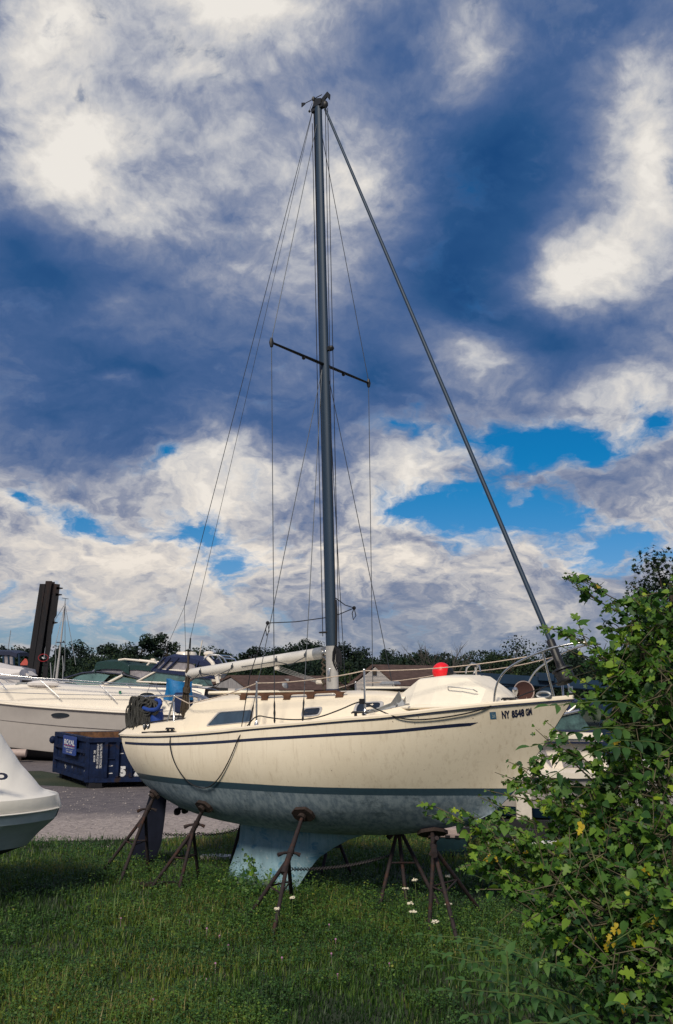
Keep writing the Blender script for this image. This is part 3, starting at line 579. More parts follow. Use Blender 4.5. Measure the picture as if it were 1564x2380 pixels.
m = MB(); h0, h1_ = np.array([2.24,-.47,2.70]), np.array([2.62,-.40,2.66]); m.tube([h0, h0+np.array([.03,-.05,.03]), (h0+h1_)/2+np.array([0,-.07,.035]), h1_+np.array([-.03,-.05,.03]), h1_], .007, 7).build('grab_handle', MAT['galvanized'], dg_)
c = np.array([2.36,0,2.90]); m = MB(); m.tube([c+np.array([-.10,-.05,.0]), c+np.array([-.08,-.05,.07]), c+np.array([.0,-.05,.13]), c+np.array([.10,-.05,.10]), c+np.array([.12,-.05,.02])], .013, 7); m.tube([c+np.array([.02,-.05,0]), c+np.array([.10,-.05,.11])], .01, 6); m.build('keel_bracket', MAT['steel'], dg_)
m = MB(); m.tube([PR(1107,1570,.1), PR(1105,1548,.1)], [.012,.014], 6); dp = m.build('lashing_post', MAT['concrete_white'], dg_); m = MB(); m.box(PR(1105,1546,.1), (.06,.05,.04)).build('post_cap', MAT['black'], dp)
m = MB(); m.tube([(1.98,-.74,2.445),(2.2,-.68,2.455),(2.42,-.63,2.47)], .017, 8); o = m.build('boat_hook', MAT['orange_wood'], None); o.matrix_world = Matrix.LocRotScale(Vector(BO.o), None, None) @ Matrix(BO.M.tolist()).to_4x4()
tag(o, 'orange wooden pole lying beside the overturned dinghy', 'boat hook')
BW = Matrix.LocRotScale(Vector(BO.o), None, None) @ Matrix(BO.M.tolist()).to_4x4()
def aboard(m, name, matn, label, cat, smooth=40, bevel=0, **k):
    o = m.build(name, MAT[matn], None, smooth=smooth, bevel=bevel); o.matrix_world = BW; tag(o, label, cat, **k); return o
c = PR(1026,1561,.12); m = MB(); m.ball(c, .125, 24); by = aboard(m, 'buoy', 'red_buoy', 'round red fender ball resting on the white dinghy', 'fender ball', 60)
bx = np.array([.79,.52,-.22]); bx /= np.linalg.norm(bx); m = MB(); m.lathe([(.105,.075),(.07,.13),(.03,.16),(.03,.20),(0,.205)], c, bx, 18).build('fender_neck', MAT['black'], by)
# anchor on the side deck
a0, a1 = PR(846,1662,-1.02)+np.array([0,0,.02]), PR(925,1647,-.90)+np.array([0,0,.04]); m = MB(); m.bar(a0, a1, .02, .03)
d = (a1-a0)/np.linalg.norm(a1-a0); m.prism([a1-d*.45+np.array([0,-.02,-.005]), a1-d*.08+np.array([0,-.03,.045]), a1+d*.03+np.array([0,-.02,.17]), a1+d*.06+np.array([0,0,.02]), a1-d*.1+np.array([0,0,-.02])], (0,.016,0)); m.prism([a1-d*.38+np.array([0,.05,0]), a1+np.array([0,.16,.03]), a1+d*.03+np.array([0,.12,.10]), a1+np.array([0,.04,.0])], (0,.014,0)); m.tube([a1+np.array([0,-.1,.01]), a1+np.array([0,.25,.01])], .012, 6)
m.loft([[a1-d*.5+np.array([0,-.012,-.01]),a1-d*.5+np.array([0,.012,-.01]),a1-d*.5+np.array([0,0,.01])],[a1+d*.1+np.array([0,-.02,-.02]),a1+d*.1+np.array([0,.03,-.02]),a1+d*.06+np.array([0,0,.07])]])
aboard(m, 'anchor', 'galvanized', 'dark grey fluked anchor lying on the side deck', 'anchor')
# ropes hung on the stern rail
m = MB(); rr = random.Random(3)
def loop(P, w, h, r=.013, sk=0.):
    w_ = w*(rr.random()*.6+.7); h_ = h*(rr.random()*.4+.8); o_ = np.array([rr.uniform(-.03,.03), rr.uniform(-.04,.04), rr.uniform(-.02,.02)])
    m.tube([P+o_+np.array([w_*.3*math.sin(t)*(.45+.55*(1-math.cos(t))/2)*1.2+sk*(1-math.cos(t))/2, .02*math.sin(2*t), -h_*(1-math.cos(t))/2]) for t in np.linspace(0, 2*math.pi, 15)], r, 5)
for k in range(34):
    px = 304+rr.random()*44; P = PR(px, 1624-rr.random()*6+(px-316)*.08, -.74); loop(P, .25, .40+.15*rr.random(), .014)
for k in range(12): loop(PR(300+rr.random()*12, 1636+rr.random()*8, -.70), .3, .36, .011)
for k in range(14): P = PR(330+rr.random()*30, 1625+rr.random()*10, -.76); loop(P, .4, .16, .013, .05)
aboard(m, 'rope_coil', 'grey_rope', 'thick bunch of grey rope coils hung over the stern rail', 'rope')
m = MB()
for k in range(10): loop(PR(347+rr.random()*14, 1640+rr.random()*10, -.68), .35, .34, .012)
for k in range(4): P = PR(352+rr.random()*10, 1632, -.6); m.ball(P+np.array([0,0,-.06*k]), (.10,.06,.09), 8)
aboard(m, 'black_line_bundle', 'black_rope', 'black line bundle hanging beside the blue fleece hoop', 'rope')
m = MB(); hc = PR(350,1640,-.74); hp_ = [PR(333,1645,-.80),PR(345,1650,-.80),PR(360,1650,-.80),PR(368,1646,-.8),PR(373,1636,-.8),PR(371,1628,-.78),PR(362,1626,-.76)]
m.tube(hp_, [.028,.034,.034,.034,.034,.034,.026], 9); aboard(m, 'hoop_cover', 'blue_fleece', 'royal blue fleece covered hoop on the stern rail', 'fleece hoop', 60)
b0 = PR(364,1685,-.66); b0[2] = 2.27; m = MB(); m.lathe([(.075,0),(.10,.0),(.11,.08),(.095,.16),(.10,.205),(.08,.21),(.075,.12),(0,.1)], b0, n=18); aboard(m, 'blue_bucket', 'blue_plastic', 'small blue cloth bucket standing on the cockpit edge', 'bucket')
# blue tarp over an outboard motor stowed on the port quarter
m = MB(); g = []
P00, P10, P01, P11 = PR(379,1626,.55), PR(441,1628,.60), PR(386,1577,.55), PR(439,1584,.60)
for side_, dy in ((0,-.0),(1,.10)):
    for i in range(15):
        row = []
        for j in range(15):
            a, b = i/14, j/14; p = (P00*(1-a)+P10*a)*(1-b)+(P01*(1-a)+P11*a)*b; p = p+np.array([0, .03*math.sin(9*a+3*b)+.025*math.sin(17*a)*(1-b)+dy, (-.03*math.sin(math.pi*a)*b)-.02*math.sin(6*a)*(1-b)]); row.append(p)
        g.append(row)
m.loft([g[i]+g[i+15][::-1] for i in range(15)], True, True); aboard(m, 'tarp', 'blue_tarp', 'bright blue tarp draped over gear behind the boom end', 'tarp', 50)
m = MB(); Q = PR(425,1650,.62); m.loft([[Q+np.array([x*s_,y*s_,z]) for x, y in ((-.16,-.1),(.17,-.1),(.17,.1),(-.16,.1))] for z, s_ in ((-.06,.75),(.02,.95),(.20,1.0),(.30,.9))]); aboard(m, 'motor_cover', 'navy_canvas', 'navy canvas bag hanging below the bright blue tarp', 'canvas cover', 40, .02)
m = MB(); Q = PR(420,1664,.55); m.tube([PR(413,1672,.5), PR(418,1655,.5)], .008, 6); m.tube([PR(444,1668,.5), PR(438,1630,.5)], .008, 6); m.build('cover_leg', MAT['black'], boat)
# rope hank hanging from the boom end
m = MB(); A = PR(436,1570,-.05)
for k in range(9):
    a = A+np.array([rr.uniform(-.03,.03), rr.uniform(-.03,.03), rr.uniform(-.02,.05)]); L_ = .55+.12*rr.random(); w_ = .03+.03*rr.random()
    m.tube([a, a+np.array([-.02,0,-.12]), a+np.array([-.05-w_*.3,0,-.30]), a+np.array([-.08-w_,0,-L_]), a+np.array([-.10,0,-L_-.05]), a+np.array([-.07+w_,0,-L_+.02]), a+np.array([-.03,0,-.3]), a], .012, 5)
for k in range(5): c = A+np.array([-.02,0,-.20-.018*k]); m.tube([c+np.array([.055*math.cos(t), .055*math.sin(t), .01*math.sin(3*t)]) for t in np.linspace(0, 6.28, 12)], .012, 5)
m.tube([A+np.array([0,0,.40]), A+np.array([.01,0,.2]), A], [.012,.018,.02], 6); m.ball(A+np.array([.0,0,.07]), (.04,.04,.06), 8)
aboard(m, 'mainsheet_hank', 'brown_rope', 'brown knotted rope hank hanging from the boom end', 'rope')
# black mooring line: from the stern cleat down the topsides and along the deck to the bow
pts = []
for px, py in [(401,1704),(397,1720),(401,1750),(412,1780),(431,1808),(447,1822),(463,1829),(480,1832)]: pts.append(hull_at(px, py)+np.array([0,-.03,0]))
pts[0] = PR(402,1697,-1.0)
for px, py in [(497,1825),(515,1805),(532,1775),(546,1745),(557,1715)]: pts.append(hull_at(px, py)+np.array([0,-.03,0]))
pts += [PR(565,1700,-1.20), PR(580,1680,-1.17), PR(597,1662,-1.16)]
st2 = PR(842,1630,-1.07)
pts += [PR(625,1668,-1.16), PR(660,1672,-1.16), PR(700,1673,-1.15), PR(740,1668,-1.14), PR(790,1650,-1.11), PR(825,1634,-1.08), st2]
pts += [PR(870,1646,-1.05), PR(900,1659,-1.06)]+[hull_at(*q)+np.array([0,-.035,0]) for q in ((925,1667),(950,1672),(980,1673),(1025,1669),(1080,1660),(1120,1650))]+[PR(1145,1638,-.56), PR(1180,1630,-.40)]
P_ = np.array(pts)
for k in range(2): P_ = np.concatenate([P_[:1]]+[np.stack([.75*P_[i]+.25*P_[i+1], .25*P_[i]+.75*P_[i+1]]) for i in range(len(P_)-1)]+[P_[-1:]])
m = MB(); m.tube(P_, .0085, 6)
for k in range(4): m.tube([st2+np.array([.035*math.cos(t), .035*math.sin(t), .015*(k-1.5)]) for t in np.linspace(0, 6.3, 10)], .011, 5)
m.tube([PR(1180,1630,-.40), PR(1222,1612,-.2), PR(1300,1585,.25)], .008, 5)
aboard(m, 'mooring_line', 'black_rope', 'long black mooring line looping down the cream topsides and along the deck', 'rope', 60)
# ------------------------------------------------------------------ jack stands
def stand(label, apex, feet, top, nrm, pad=(.34,.26), handle=True, joint=None):
    apex = np.array(apex); top = np.array(top); o = empty('jack_stand', (apex[0], apex[1], 0), label=label, cat='jack stand', group='rusty jack stands under the sailboat'); b = np.array([apex[0], apex[1], 0])
    for fx in feet:
        fx = np.array([*fx[:2], -.02]); m = MB(); m.tube([apex-b+(fx-apex)*.02, fx-b], .026, 8); m.build('leg', MAT['rust_steel'], o, smooth=60)
    f = [np.array([*q[:2], 0])*.45+apex*.55-b for q in feet]; m = MB()
    for i in range(3): m.tube([f[i], f[(i+1) % 3]], .011, 6)
    m.build('brace', MAT['rust_steel'], o)
    d = (top-apex)/np.linalg.norm(top-apex); m = MB(); m.tube([apex-b-d*.22, apex-b, top-b-d*.03], [.038,.038,.022], 10); s = m.build('screw_post', MAT['rust_steel'], o, smooth=60)
    if handle:
        h = apex-b+d*.10; x = np.cross(d, (0,1,0.2)); x /= np.linalg.norm(x); m = MB(); m.tube([h-d*.035, h+d*.035], .045, 8); m.tube([h-x*.13+d*.02, h-x*.07+d*.02, h, h+x*.08-d*.05, h+x*.14-d*.11], [.026,.018,.018,.018,.028], 8); m.build('handle', MAT['rust_steel'], o, smooth=60)
    n = np.array(nrm, float); n /= np.linalg.norm(n); x = np.array([math.cos(BO.th), math.sin(BO.th), 0]); x -= n*(x@n); x /= np.linalg.norm(x); y = np.cross(n, x); R = np.stack([x, y, n], 1)
    m = MB(); c = top-b; m.prism([c+R@np.array([a*pad[0], e*pad[1], -.006]) for a, e in ((-.5,-.22),(-.22,-.5),(.30,-.5),(.5,-.1),(.5,.3),(.25,.5),(-.35,.5),(-.5,.2))], n*-.045); m.lathe([(.06,-.10),(.05,-.04)], c, n, 10); m.build('pad', MAT['old_wood'], o, smooth=30)
def hull_top(u, v):      # contact point and normal on the hull bottom at local u, starboard v (negative = port)
    G = HG.reshape(-1,3); i = np.argmin((G[:,0]-u)**2+(np.abs(G[:,1])-abs(v))**2+(G[:,2] > 1.39)*9)
    a, c = divmod(i, len(HT)); a = min(max(a, 1), len(HS)-2); c = min(max(c, 1), len(HT)-2)
    n = np.cross(HG[a+1,c]-HG[a-1,c], HG[a,c+1]-HG[a,c-1]); n /= np.linalg.norm(n)
    if n[2] > 0: n = -n
    p = G[i].copy()
    if v < 0: p, n = mir(p), mir(n)
    return BO.wor(p), BO.M@(-n)
def hpx(px, py):
    p = hull_at(px, py); return hull_top(p[0], -p[1])
t_, n_ = hpx(372, 1838); t_ = BO.wor(np.array([-3.36,-.30,1.10]))
stand('rusty jack stand at the stern beside the dark rudder', at(338,1893,15.25), [(-3.66,15.4),(-3.19,14.55),(-2.94,15.5)], at(362,1843,15.35), n_, (.2,.16))
t_, n_ = hpx(480, 1872); stand('rusty jack stand under the hull between rudder and keel', at(449,1930,14.25), [(-2.68,14.2),(-2.22,13.95),(-2.03,14.75)], t_, n_, (.30,.19))
t_, n_ = hpx(707, 1886); stand('rusty jack stand with square pad right in front of the keel', at(670,1996,12.45), [(-1.13,12.6),(-.73,11.65),(-.56,13.2)], t_, n_, (.31,.23))
t_, n_ = hpx(1000, 1930); stand('rusty jack stand nearest the bow beside the white flowers', at(1008,1972,12.1), [(1.13,11.9),(1.42,11.25),(1.95,12.85)], t_, n_, (.38,.28))
t_, n_ = hull_top(.9, -.45); stand('rusty jack stand on the far side ahead of the keel', (.88,13.55,1.0), [(.58,13.1),(.97,13.2),(1.42,13.15)], t_, n_, (.3,.2), False)
t_, n_ = hull_top(-.7, -.75); stand('rusty jack stand half hidden behind the keel', (-.05,15.6,.72), [(-.42,16.1),(.28,15.3),(-.22,15.0)], t_, n_)
t_, n_ = hull_top(-2.0, -.6); stand('rusty jack stand on the far side behind the propeller', (-1.5,15.95,.80), [(-1.72,16.1),(-1.38,15.6),(-1.2,16.4)], t_, n_)
def chain(A, B, sag, label, n=60):
    m = MB(); P = [np.array(p) for p in hang(A, B, sag, n)]
    for i in range(n-1):
        c = (P[i]+P[i+1])/2; d = P[i+1]-P[i]; L_ = np.linalg.norm(d)*1.35; d /= np.linalg.norm(d); s_ = np.array([0,0,1.])-d*d[2]; s_ /= np.linalg.norm(s_)
        if i % 2: s_ = np.cross(d, s_)
        m.tube([c+d*L_/2*math.cos(t)+s_*.020*math.sin(t) for t in np.linspace(0, 2*math.pi, 9)], .0055, 4, caps=False)
    tag(m.build('chain', MAT['chain_steel'], None, smooth=60), label, 'chain')
chain(at(520-60,1937,15.6), at(560,1924,16.0), .05, 'dark steel chain strung behind the propeller to a jack stand', 30)
chain(at(380,1938,15.5), at(462,1937,15.6), .02, 'short dark chain tied around the rudder', 22)
chain(at(676,2020,12.7), at(915,1985,13.6), .06, 'dark steel chain strung below the keel between two jack stands', 70)
# ------------------------------------------------------------------ blue roll-off container
N0 = onground(205, 1833); FA = at(128, 1796, 29.6); FA[2] = 0; ex = (FA-N0)/np.linalg.norm(FA-N0); ey = np.array([ex[1], -ex[0], 0]); 
ey = np.array([.96, .28, 0])
WE = np.linalg.norm(FA-N0); LE = 5.6; HE = 1.18; Z0 = .16
d1 = empty('dumpster', N0, 0, label='dirty blue open dumpster with rusty inside and white stencilled digits', cat='dumpster')
DP = lambda a, b, z: ex*a+ey*b+np.array([0,0,z])
out = lambda k: (-ex*0-ey*k)   # away from the end face
m = MB()
def slab(a0, a1, b0, b1, z0, z1): m.prism([DP(a0,b0,z0),DP(a1,b0,z0),DP(a1,b1,z0),DP(a0,b1,z0)], (0,0,z1-z0))
slab(0,WE,0,.05,Z0,Z0+HE-.1); slab(0,WE,LE-.05,LE,Z0,Z0+HE-.1); slab(0,.05,.05,LE-.05,Z0,Z0+HE-.1); slab(WE-.05,WE,.05,LE-.05,Z0,Z0+HE-.1); slab(.05,WE-.05,.05,LE-.05,Z0,Z0+.06)
m.build('body', MAT['dumpster_blue'], d1, smooth=0)
m = MB(); slab(-.06,WE+.06,-.06,.10,Z0+HE-.1,Z0+HE+.02); slab(-.06,.10,.10,LE,Z0+HE-.1,Z0+HE+.02); slab(WE-.10,WE+.06,.10,LE,Z0+HE-.1,Z0+HE+.02); m.build('top_rail', MAT['dumpster_blue'], d1, smooth=0)
m = MB(); slab(.055,WE-.055,LE-.062,LE-.052,Z0+.1,Z0+HE-.02); slab(WE-.118,WE-.103,.11,LE-.07,Z0+.1,Z0+HE+.012); m.build('rusty_lining', MAT['dumpster_rust'], d1, smooth=0)
for z, h in ((Z0+.02,.12),(Z0+.40,.09),(Z0+.76,.09)):
    m = MB(); slab(.10,WE-.1,-.10,-.001,z,z+h); m.build('end_rib', MAT['dumpster_blue'], d1, bevel=.012)
for a in (.0, WE-.14): m = MB(); slab(a,a+.14,-.09,-.001,Z0,Z0+HE-.101); m.build('corner_post', MAT['dumpster_blue'], d1, bevel=.01)
for b in (.37,.68,1.06,1.5,2.0,2.6,3.3,4.1,5.0): m = MB(); slab(-.09,-.001,b,b+.09,Z0+.12,Z0+HE-.101); m.build('side_rib', MAT['dumpster_blue'], d1, bevel=.01)
m = MB(); slab(-.07,-.001,.16,LE,Z0,Z0+.12); m.build('side_sill', MAT['dumpster_blue'], d1); m = MB(); slab(-.04,-.001,.46,.68,Z0+.62,Z0+.65); m.build('rib', MAT['dumpster_blue'], d1)
for b in (.25,.0): pass
m = MB(); m.prism([DP(-.05,.02,0),DP(.28,.02,0),DP(.28,.35,0),DP(-.05,.35,0)], (0,0,Z0-.01)); m.build('skid_block', MAT['pile_steel'], d1)
m = MB(); slab(WE-.4,WE-.1,.1,.4,0,Z0-.002); m.build('skid_block', MAT['pile_steel'], d1)
m = MB(); c = DP(WE+.02,-.12,Z0+HE-.22); m.ball(c, (.11,.11,.12), 10); m.build('hinge', MAT['dumpster_blue'], d1)
# sign on the end (a runs towards the far corner; seen from outside the far corner is on the left)
sm = lambda k: (lambda a, b: DP(2.30-a*1.35, -.105-k, Z0+.64+b*.53))
m = MB(); q = rrect([(0,0),(1,0),(1,1),(0,1)], .06, 4); f = sm(0.0); g_ = sm(.018); m.loft([[f(*p) for p in q],[g_(*p) for p in q]], True, True); sg = m.build('sign', MAT['sign_blue'], d1, smooth=0)
def signtext(s, a0, a1, b0, b1, matn, bold): f = sm(.022); lay(s, lambda a, b: f(a0+(a1-a0)*a, b0+(b1-b0)*b), 'sign_word', matn, sg, bold)
signtext('ROYAL', .12, .90, .52, .80, 'white_paint', .03); signtext('Waste Services, Inc', .1, .9, .33, .45, 'white_paint', .015); signtext('718-526-0055', .28, .74, .10, .19, 'white_paint', .01)
f = sm(.021); m = MB()
for a0, a1, b0, b1, in ((.12,.90,.475,.50),): m.add([f(a0,b0),f(a1,b0),f(a1,b1),f(a0,b1)], [(0,1,2,3)])
m.build('sign_line', MAT['red_paint'], sg, smooth=0, fix=False); m = MB(); m.add([f(.25,.245),f(.8,.245),f(.8,.26),f(.25,.26)], [(0,1,2,3)]); m.build('sign_line', MAT['white_paint'], sg, smooth=0, fix=False)
def side(s, b0, b1, z0, z1, rot, bold, k=.004, matn='white_paint'):     # lettering on the long side; rot: reads downwards
    def f(a, b): 
        if rot: a, b = b, 1-a
        return DP(-k, b0+(b1-b0)*a, z0+(z1-z0)*b)
    lay(s, f, 'stencil', matn, d1, bold)
side('ROYAL WASTE SERVICES', .265, .325, Z0+.38, Z0+1.04, 1, .02); side('187-40 HOLLIS AVE HOLLIS NY 11423', .18, .24, Z0+.38, Z0+1.04, 1, .02); side('BIC  #1024', .095, .15, Z0+.55, Z0+.86, 1, .02)
side('5', .83, .99, Z0+.14, Z0+.42, 0, .07); side('2', 1.20, 1.36, Z0+.14, Z0+.42, 0, .07)
m = MB()
for a, z, w_, h in [(2.35,.30,.1,.14),(2.2,.36,.05,.06),(1.5,1.05,.08,.12),(1.15,1.12,.05,.12),(.9,.98,.05,.1),(.62,.95,.05,.14),(.5,.38,.06,.05),(1.7,.4,.05,.16)]:
    for k in range(2): x0, z0 = a+rr.uniform(-.1,.1), z*.74+rr.uniform(-.05,.05); m.add([DP(x0,-.004,z0+Z0),DP(x0+w_*.5,-.004,z0+Z0+.02),DP(x0+w_*.3,-.004,z0+Z0+h*.6),DP(x0+.01,-.004,z0+Z0+h*.4)], [(0,1,2,3)])
for b, z in ((.52,.42),(.8,.75),(.52,.22),(1.22,.8)): m.add([DP(-.004,b,z+Z0),DP(-.004,b+.12,z+Z0+.01),DP(-.004,b+.1,z+Z0+.03),DP(-.004,b+.03,z+Z0+.025)], [(0,1,2,3)])
m.build('scraped_paint', MAT['white_paint'], d1, smooth=0, fix=False)
# ------------------------------------------------------------------ foreground bow under a fitted white cover
WB = Frame((-6.6, 13.0, 0), 10)
wb = WB.empty('covered_boat', label='white boat bow under a tight white cover beside the dumpster', cat='boat')
q = lambda px, py, y: WB.px(px, py, y)
# keel line / stem on the centreline, gunwale on the near side
def ringw(u, b, zt, zr, zm, zk, zc):     # half breadth, cover crest, rail, band, keel, chine
    s = [(-b*.02,zt),(-b*.40,zt-(zt-zr)*.22),(-b*.80,zt-(zt-zr)*.62),(-b*.97,zr+.16),(-b*1.0,zr+.13)]
    return [(u,y,z) for y, z in s]
tip = q(143,1872,0); st1 = q(62,1962,0); crest = [q(px, py, 0) for px, py in ((-200,1625),(-60,1655),(0,1703),(15,1728),(50,1776),(100,1818),(128,1845))]
cu_ = [c[0] for c in crest]; cz_ = [c[2] for c in crest]
UU = np.linspace(crest[0][0], tip[0], 44)**1; ut = tip[0]; R = []; R2 = []; R3 = []
rail = [q(px, py, 0)[2] for px, py in ((0,1985+0),)]
for u in UU:
    k = np.clip((ut-u)/2.2, 0, 1); b = 1.15*(1-(1-k)**2.3)**.62+.012
    zt = np.interp(u, cu_, cz_) if u < crest[-1][0] else np.interp(u, [crest[-1][0], ut], [crest[-1][2], tip[2]+.18])
    zr = tip[2]-.02-.02*k; zb = zr+.20+.03*k; zt = max(zt, zb+.012)
    r = [(-b*.97,zr),(-b*1.0,zr+.02),(-b*.97,zb-.02),(-b*.91,zb),(-b*.60,zb+(zt-zb)*.30),(-b*.28,zb+(zt-zb)*.72),(-.03*b,zt)]
    kt = np.clip(1-(ut-u)/.7, 0, 1)**1.5; sh_ = [0,0,.05*kt,.13*kt,.15*kt,.17*kt,.17*kt]; R.append([(u-s_,y,z) for (y, z), s_ in zip(r, sh_)]+[(u-s_,-y,z) for (y, z), s_ in list(zip(r, sh_))[::-1]])
m = MB(); m.loft(R, True, True); m.build('cover', MAT['shrink_wrap'], wb, smooth=55)
m = MB(); R = []; R2 = []
for k_ in np.linspace(0, 1, 40):
    u = UU[0]+(ut-.03-UU[0])*k_; k = np.clip((ut-u)/2.2, 0, 1); b = 1.12*(1-(1-k)**2.3)**.62+.01; zr = tip[2]-.02-.02*k
    ul = UU[0]+(st1[0]-UU[0])*k_; kk = np.clip((st1[0]-ul)/2.0, 0, 1); bl = .95*(1-(1-kk)**2)**.7+.01; zl = st1[2]-.01
    r = [(u,-b*.98,zr),(u*.9+ul*.1,-(b*.95),zr-.13),(u*.88+ul*.12,-b*.90,zr-.14),(u*.4+ul*.6,-(b*.35+bl*.6),zl+.18),(ul,-bl,zl)]
    R.append(r+[(a,-y,z) for a, y, z in r[::-1]]); zk = st1[2]-.34*min(1, kk*2.2)-.01
    r2 = [(ul,-bl,zl-.002),(ul-.05*kk,-bl*.62,zl-.22*min(1,kk*2)),(ul-.15*kk,-.01,zk)]; R2.append(r2+[(a,-y,z) for a, y, z in r2[1::-1]])
m.loft(R, False, False).build('hull', MAT['grey_hull'], wb, smooth=30)
m = MB(); m.loft(R2, False, False).build('bottom', MAT['antifoul_dark'], wb, smooth=40)
m = MB(); m.tube([np.array(r[1])+np.array([0,-.02,.02]) for r in [ [(u_, -(1.12*(1-(1-np.clip((ut-u_)/2.2,0,1))**2.3)**.62+.01), 0), (u_, -(1.15*(1-(1-np.clip((ut-u_)/2.2,0,1))**2.3)**.62+.012), tip[2]-.03)] for u_ in np.linspace(UU[0], ut-.02, 30)]], .012, 6).build('cover_hem', MAT['shrink_wrap'], wb)
Qc = q(-4, 1805, -1.0); f = lambda a, b: q(-46+76*a, 1816-26*b-6*a*(1-a), -.62) 
lay('go', lambda a, b: q(-38+58*a, 1819-24*b, -.80)+np.array([0,-.05,0]), 'cover_letters', 'navy', wb, .03)
m = MB(); m.bar((-1.6,-.5,.0), (-1.6,.5,.0), .2, .3); m.bar((-.2,-.3,0), (-.2,.3,0), .2, .2); m.build('keel_block', MAT['old_wood'], wb)
# ------------------------------------------------------------------ two motor cruisers behind
def cruiser(fr, name_label, beam, U, sheer_px, chine_px, keel_px, yn, mats):
    """hull lofted from stations along the local x axis; near side at local y = +beam side"""
CR = Frame((-4.6, 35.0, 0), 172)
c1 = CR.empty('motor_cruiser', label='large white motor cruiser with navy canvas top and oval portholes behind the dumpster', cat='motor boat')
def P1(px, py, y=1.45): return CR.px(px, py, y)
def cruiser_hull(fr, root, X, yb, shpx, chpx, kz, decks, matn=('cruiser_white','cruiser_hull'), bowu=None):
    # X: stations (u, half breadth, sheer z, knuckle z, chine z, keel z)
    m = MB(); R = []
    for u, b, zs, zn, zc, zk in X: r = [(u,b,zs),(u-.02,b*.985,zs-.10),(u,b*.97,zs-.12),(u-.05,b*.93,zn+.03),(u-.05,b*.90,zn),(u-.12,b*.84,zc+.1),(u-.15,b*.82,zc)]; R.append(r+[(a,-y,z) for a, y, z in r[::-1]])
    m.loft(R, False, False); m.f += [tuple(range(14))]; h = m.build('hull', MAT[matn[1]], root, smooth=30)
    m = MB(); R = []
    for u, b, zs, zn, zc, zk in X: r = [(u-.15,b*.82,zc-.003),(u-.2,b*.45,(zc+zk)/2),(u-.25,.02,zk)]; R.append(r+[(a,-y,z) for a, y, z in r[::-1]])
    m.loft(R, False, False).build('bottom', MAT['antifoul_dark'], root, smooth=40)
    return h
# stations measured on the photograph
sx_ = [(-170,1592,1690,1712),(-90,1612,1700,1722),(0,1632,1735,1735),(60,1638,1742,1745),(150,1645,1752,1752),(260,1652,1760,1758),(360,1657,1764,1762),(450,1660,1766,1764)]
X = []
for i, (px, ys, yc, yn) in enumerate(sx_[::-1]):
    a = P1(px, ys); k = i/(len(sx_)-1); b = 1.45*(1-max(0,(k-.35)/.65)**2.2)+.02; a = CR.px(px, ys, b); c = CR.px(px, yc, b*.82); X.append((a[0], b, a[2], a[2]-(a[2]-c[2])*.42, c[2], c[2]-.55*(1-max(0,(k-.6)/.4)**2)))
u_s, u_b = X[0][0], X[-1][0]
cruiser_hull(CR, c1, X, 0, 0, 0, 0, 0)
fz = lambda u: np.interp(u, [x[0] for x in X], [x[2] for x in X]); fb = lambda u: np.interp(u, [x[0] for x in X], [x[1] for x in X])
m = MB(); R = []
for u in np.linspace(u_s, u_b, 30):    # deck with raised foredeck
    b, z = fb(u), fz(u); k = np.clip((u-u_s)/(u_b-u_s), 0, 1); hgt = .62*np.clip((1-k)*2.6, 0, 1)*np.clip(k*8+.6, 0, 1)
    r = [(u,b+.03,z-.03),(u,b+.03,z+.03),(u,b-.06,z+.06),(u,b*.86,z+.10),(u,b*.80,z+.06+hgt*.75),(u,b*.62,z+.08+hgt),(u,0,z+.12+hgt*1.08)]
    R.append(r+[(a,-y,z_) for a, y, z_ in r[-2::-1]])
m.loft(R, False, False).build('deck', MAT['cruiser_white'], c1, smooth=30)
m = MB(); m.tube([(u, fb(u)+.035, fz(u)-.04) for u in np.linspace(u_s, u_b-.1, 20)], .022, 6); m.build('rub_rail', MAT['cruiser_white'], c1)
for px, w_ in ((343,.30),(428,.26)):
    c = CR.px(px, 1617+(px-343)*.05, 1.235); m = MB(); m.lathe([(.001,.03),(1,.03),(1.12,.015),(1.12,-.02)], (0,0,0), (0,1,0), 20); m.v = [(c[0]+x*w_, c[1]+y, c[2]+z*.115) for x, y, z in m.v]; o = m.build('porthole', MAT['cruiser_white'], c1)
    m = MB(); m.lathe([(0,.036),(.96,.036),(.96,.02)], (0,0,0), (0,1,0), 20); m.v = [(c[0]+x*w_, c[1]+y, c[2]+z*.115) for x, y, z in m.v]; m.build('pane', MAT['dark_glass'], o)
c = CR.px(141, 1662, 1.36); m = MB(); m.lathe([(0,.06),(.96,.06),(1,.0)], (0,0,0), (0,1,0), 20); m.v = [(c[0]+x*.36, c[1]+y, c[2]+z*.085) for x, y, z in m.v]; m.build('porthole', MAT['dark_glass'], c1)
c = CR.px(279,1609,1.12); m = MB(); m.box(c, (.09,.02,.10)).build('green_decal', MAT['green_sticker'], c1)
def panelpx(fr, pts, th, root, name, matn, smooth=0, dy=None):
    m = MB(); m.prism([fr.px(*p) for p in pts], np.array([0, th, 0])); return m.build(name, MAT[matn], root, smooth=smooth)
def shell(fr, root, name, matn, rows, half):     # a canvas or cabin shell symmetric about the centreline: rows of (px,py) on near side y=half, mirrored with a crown
    pass
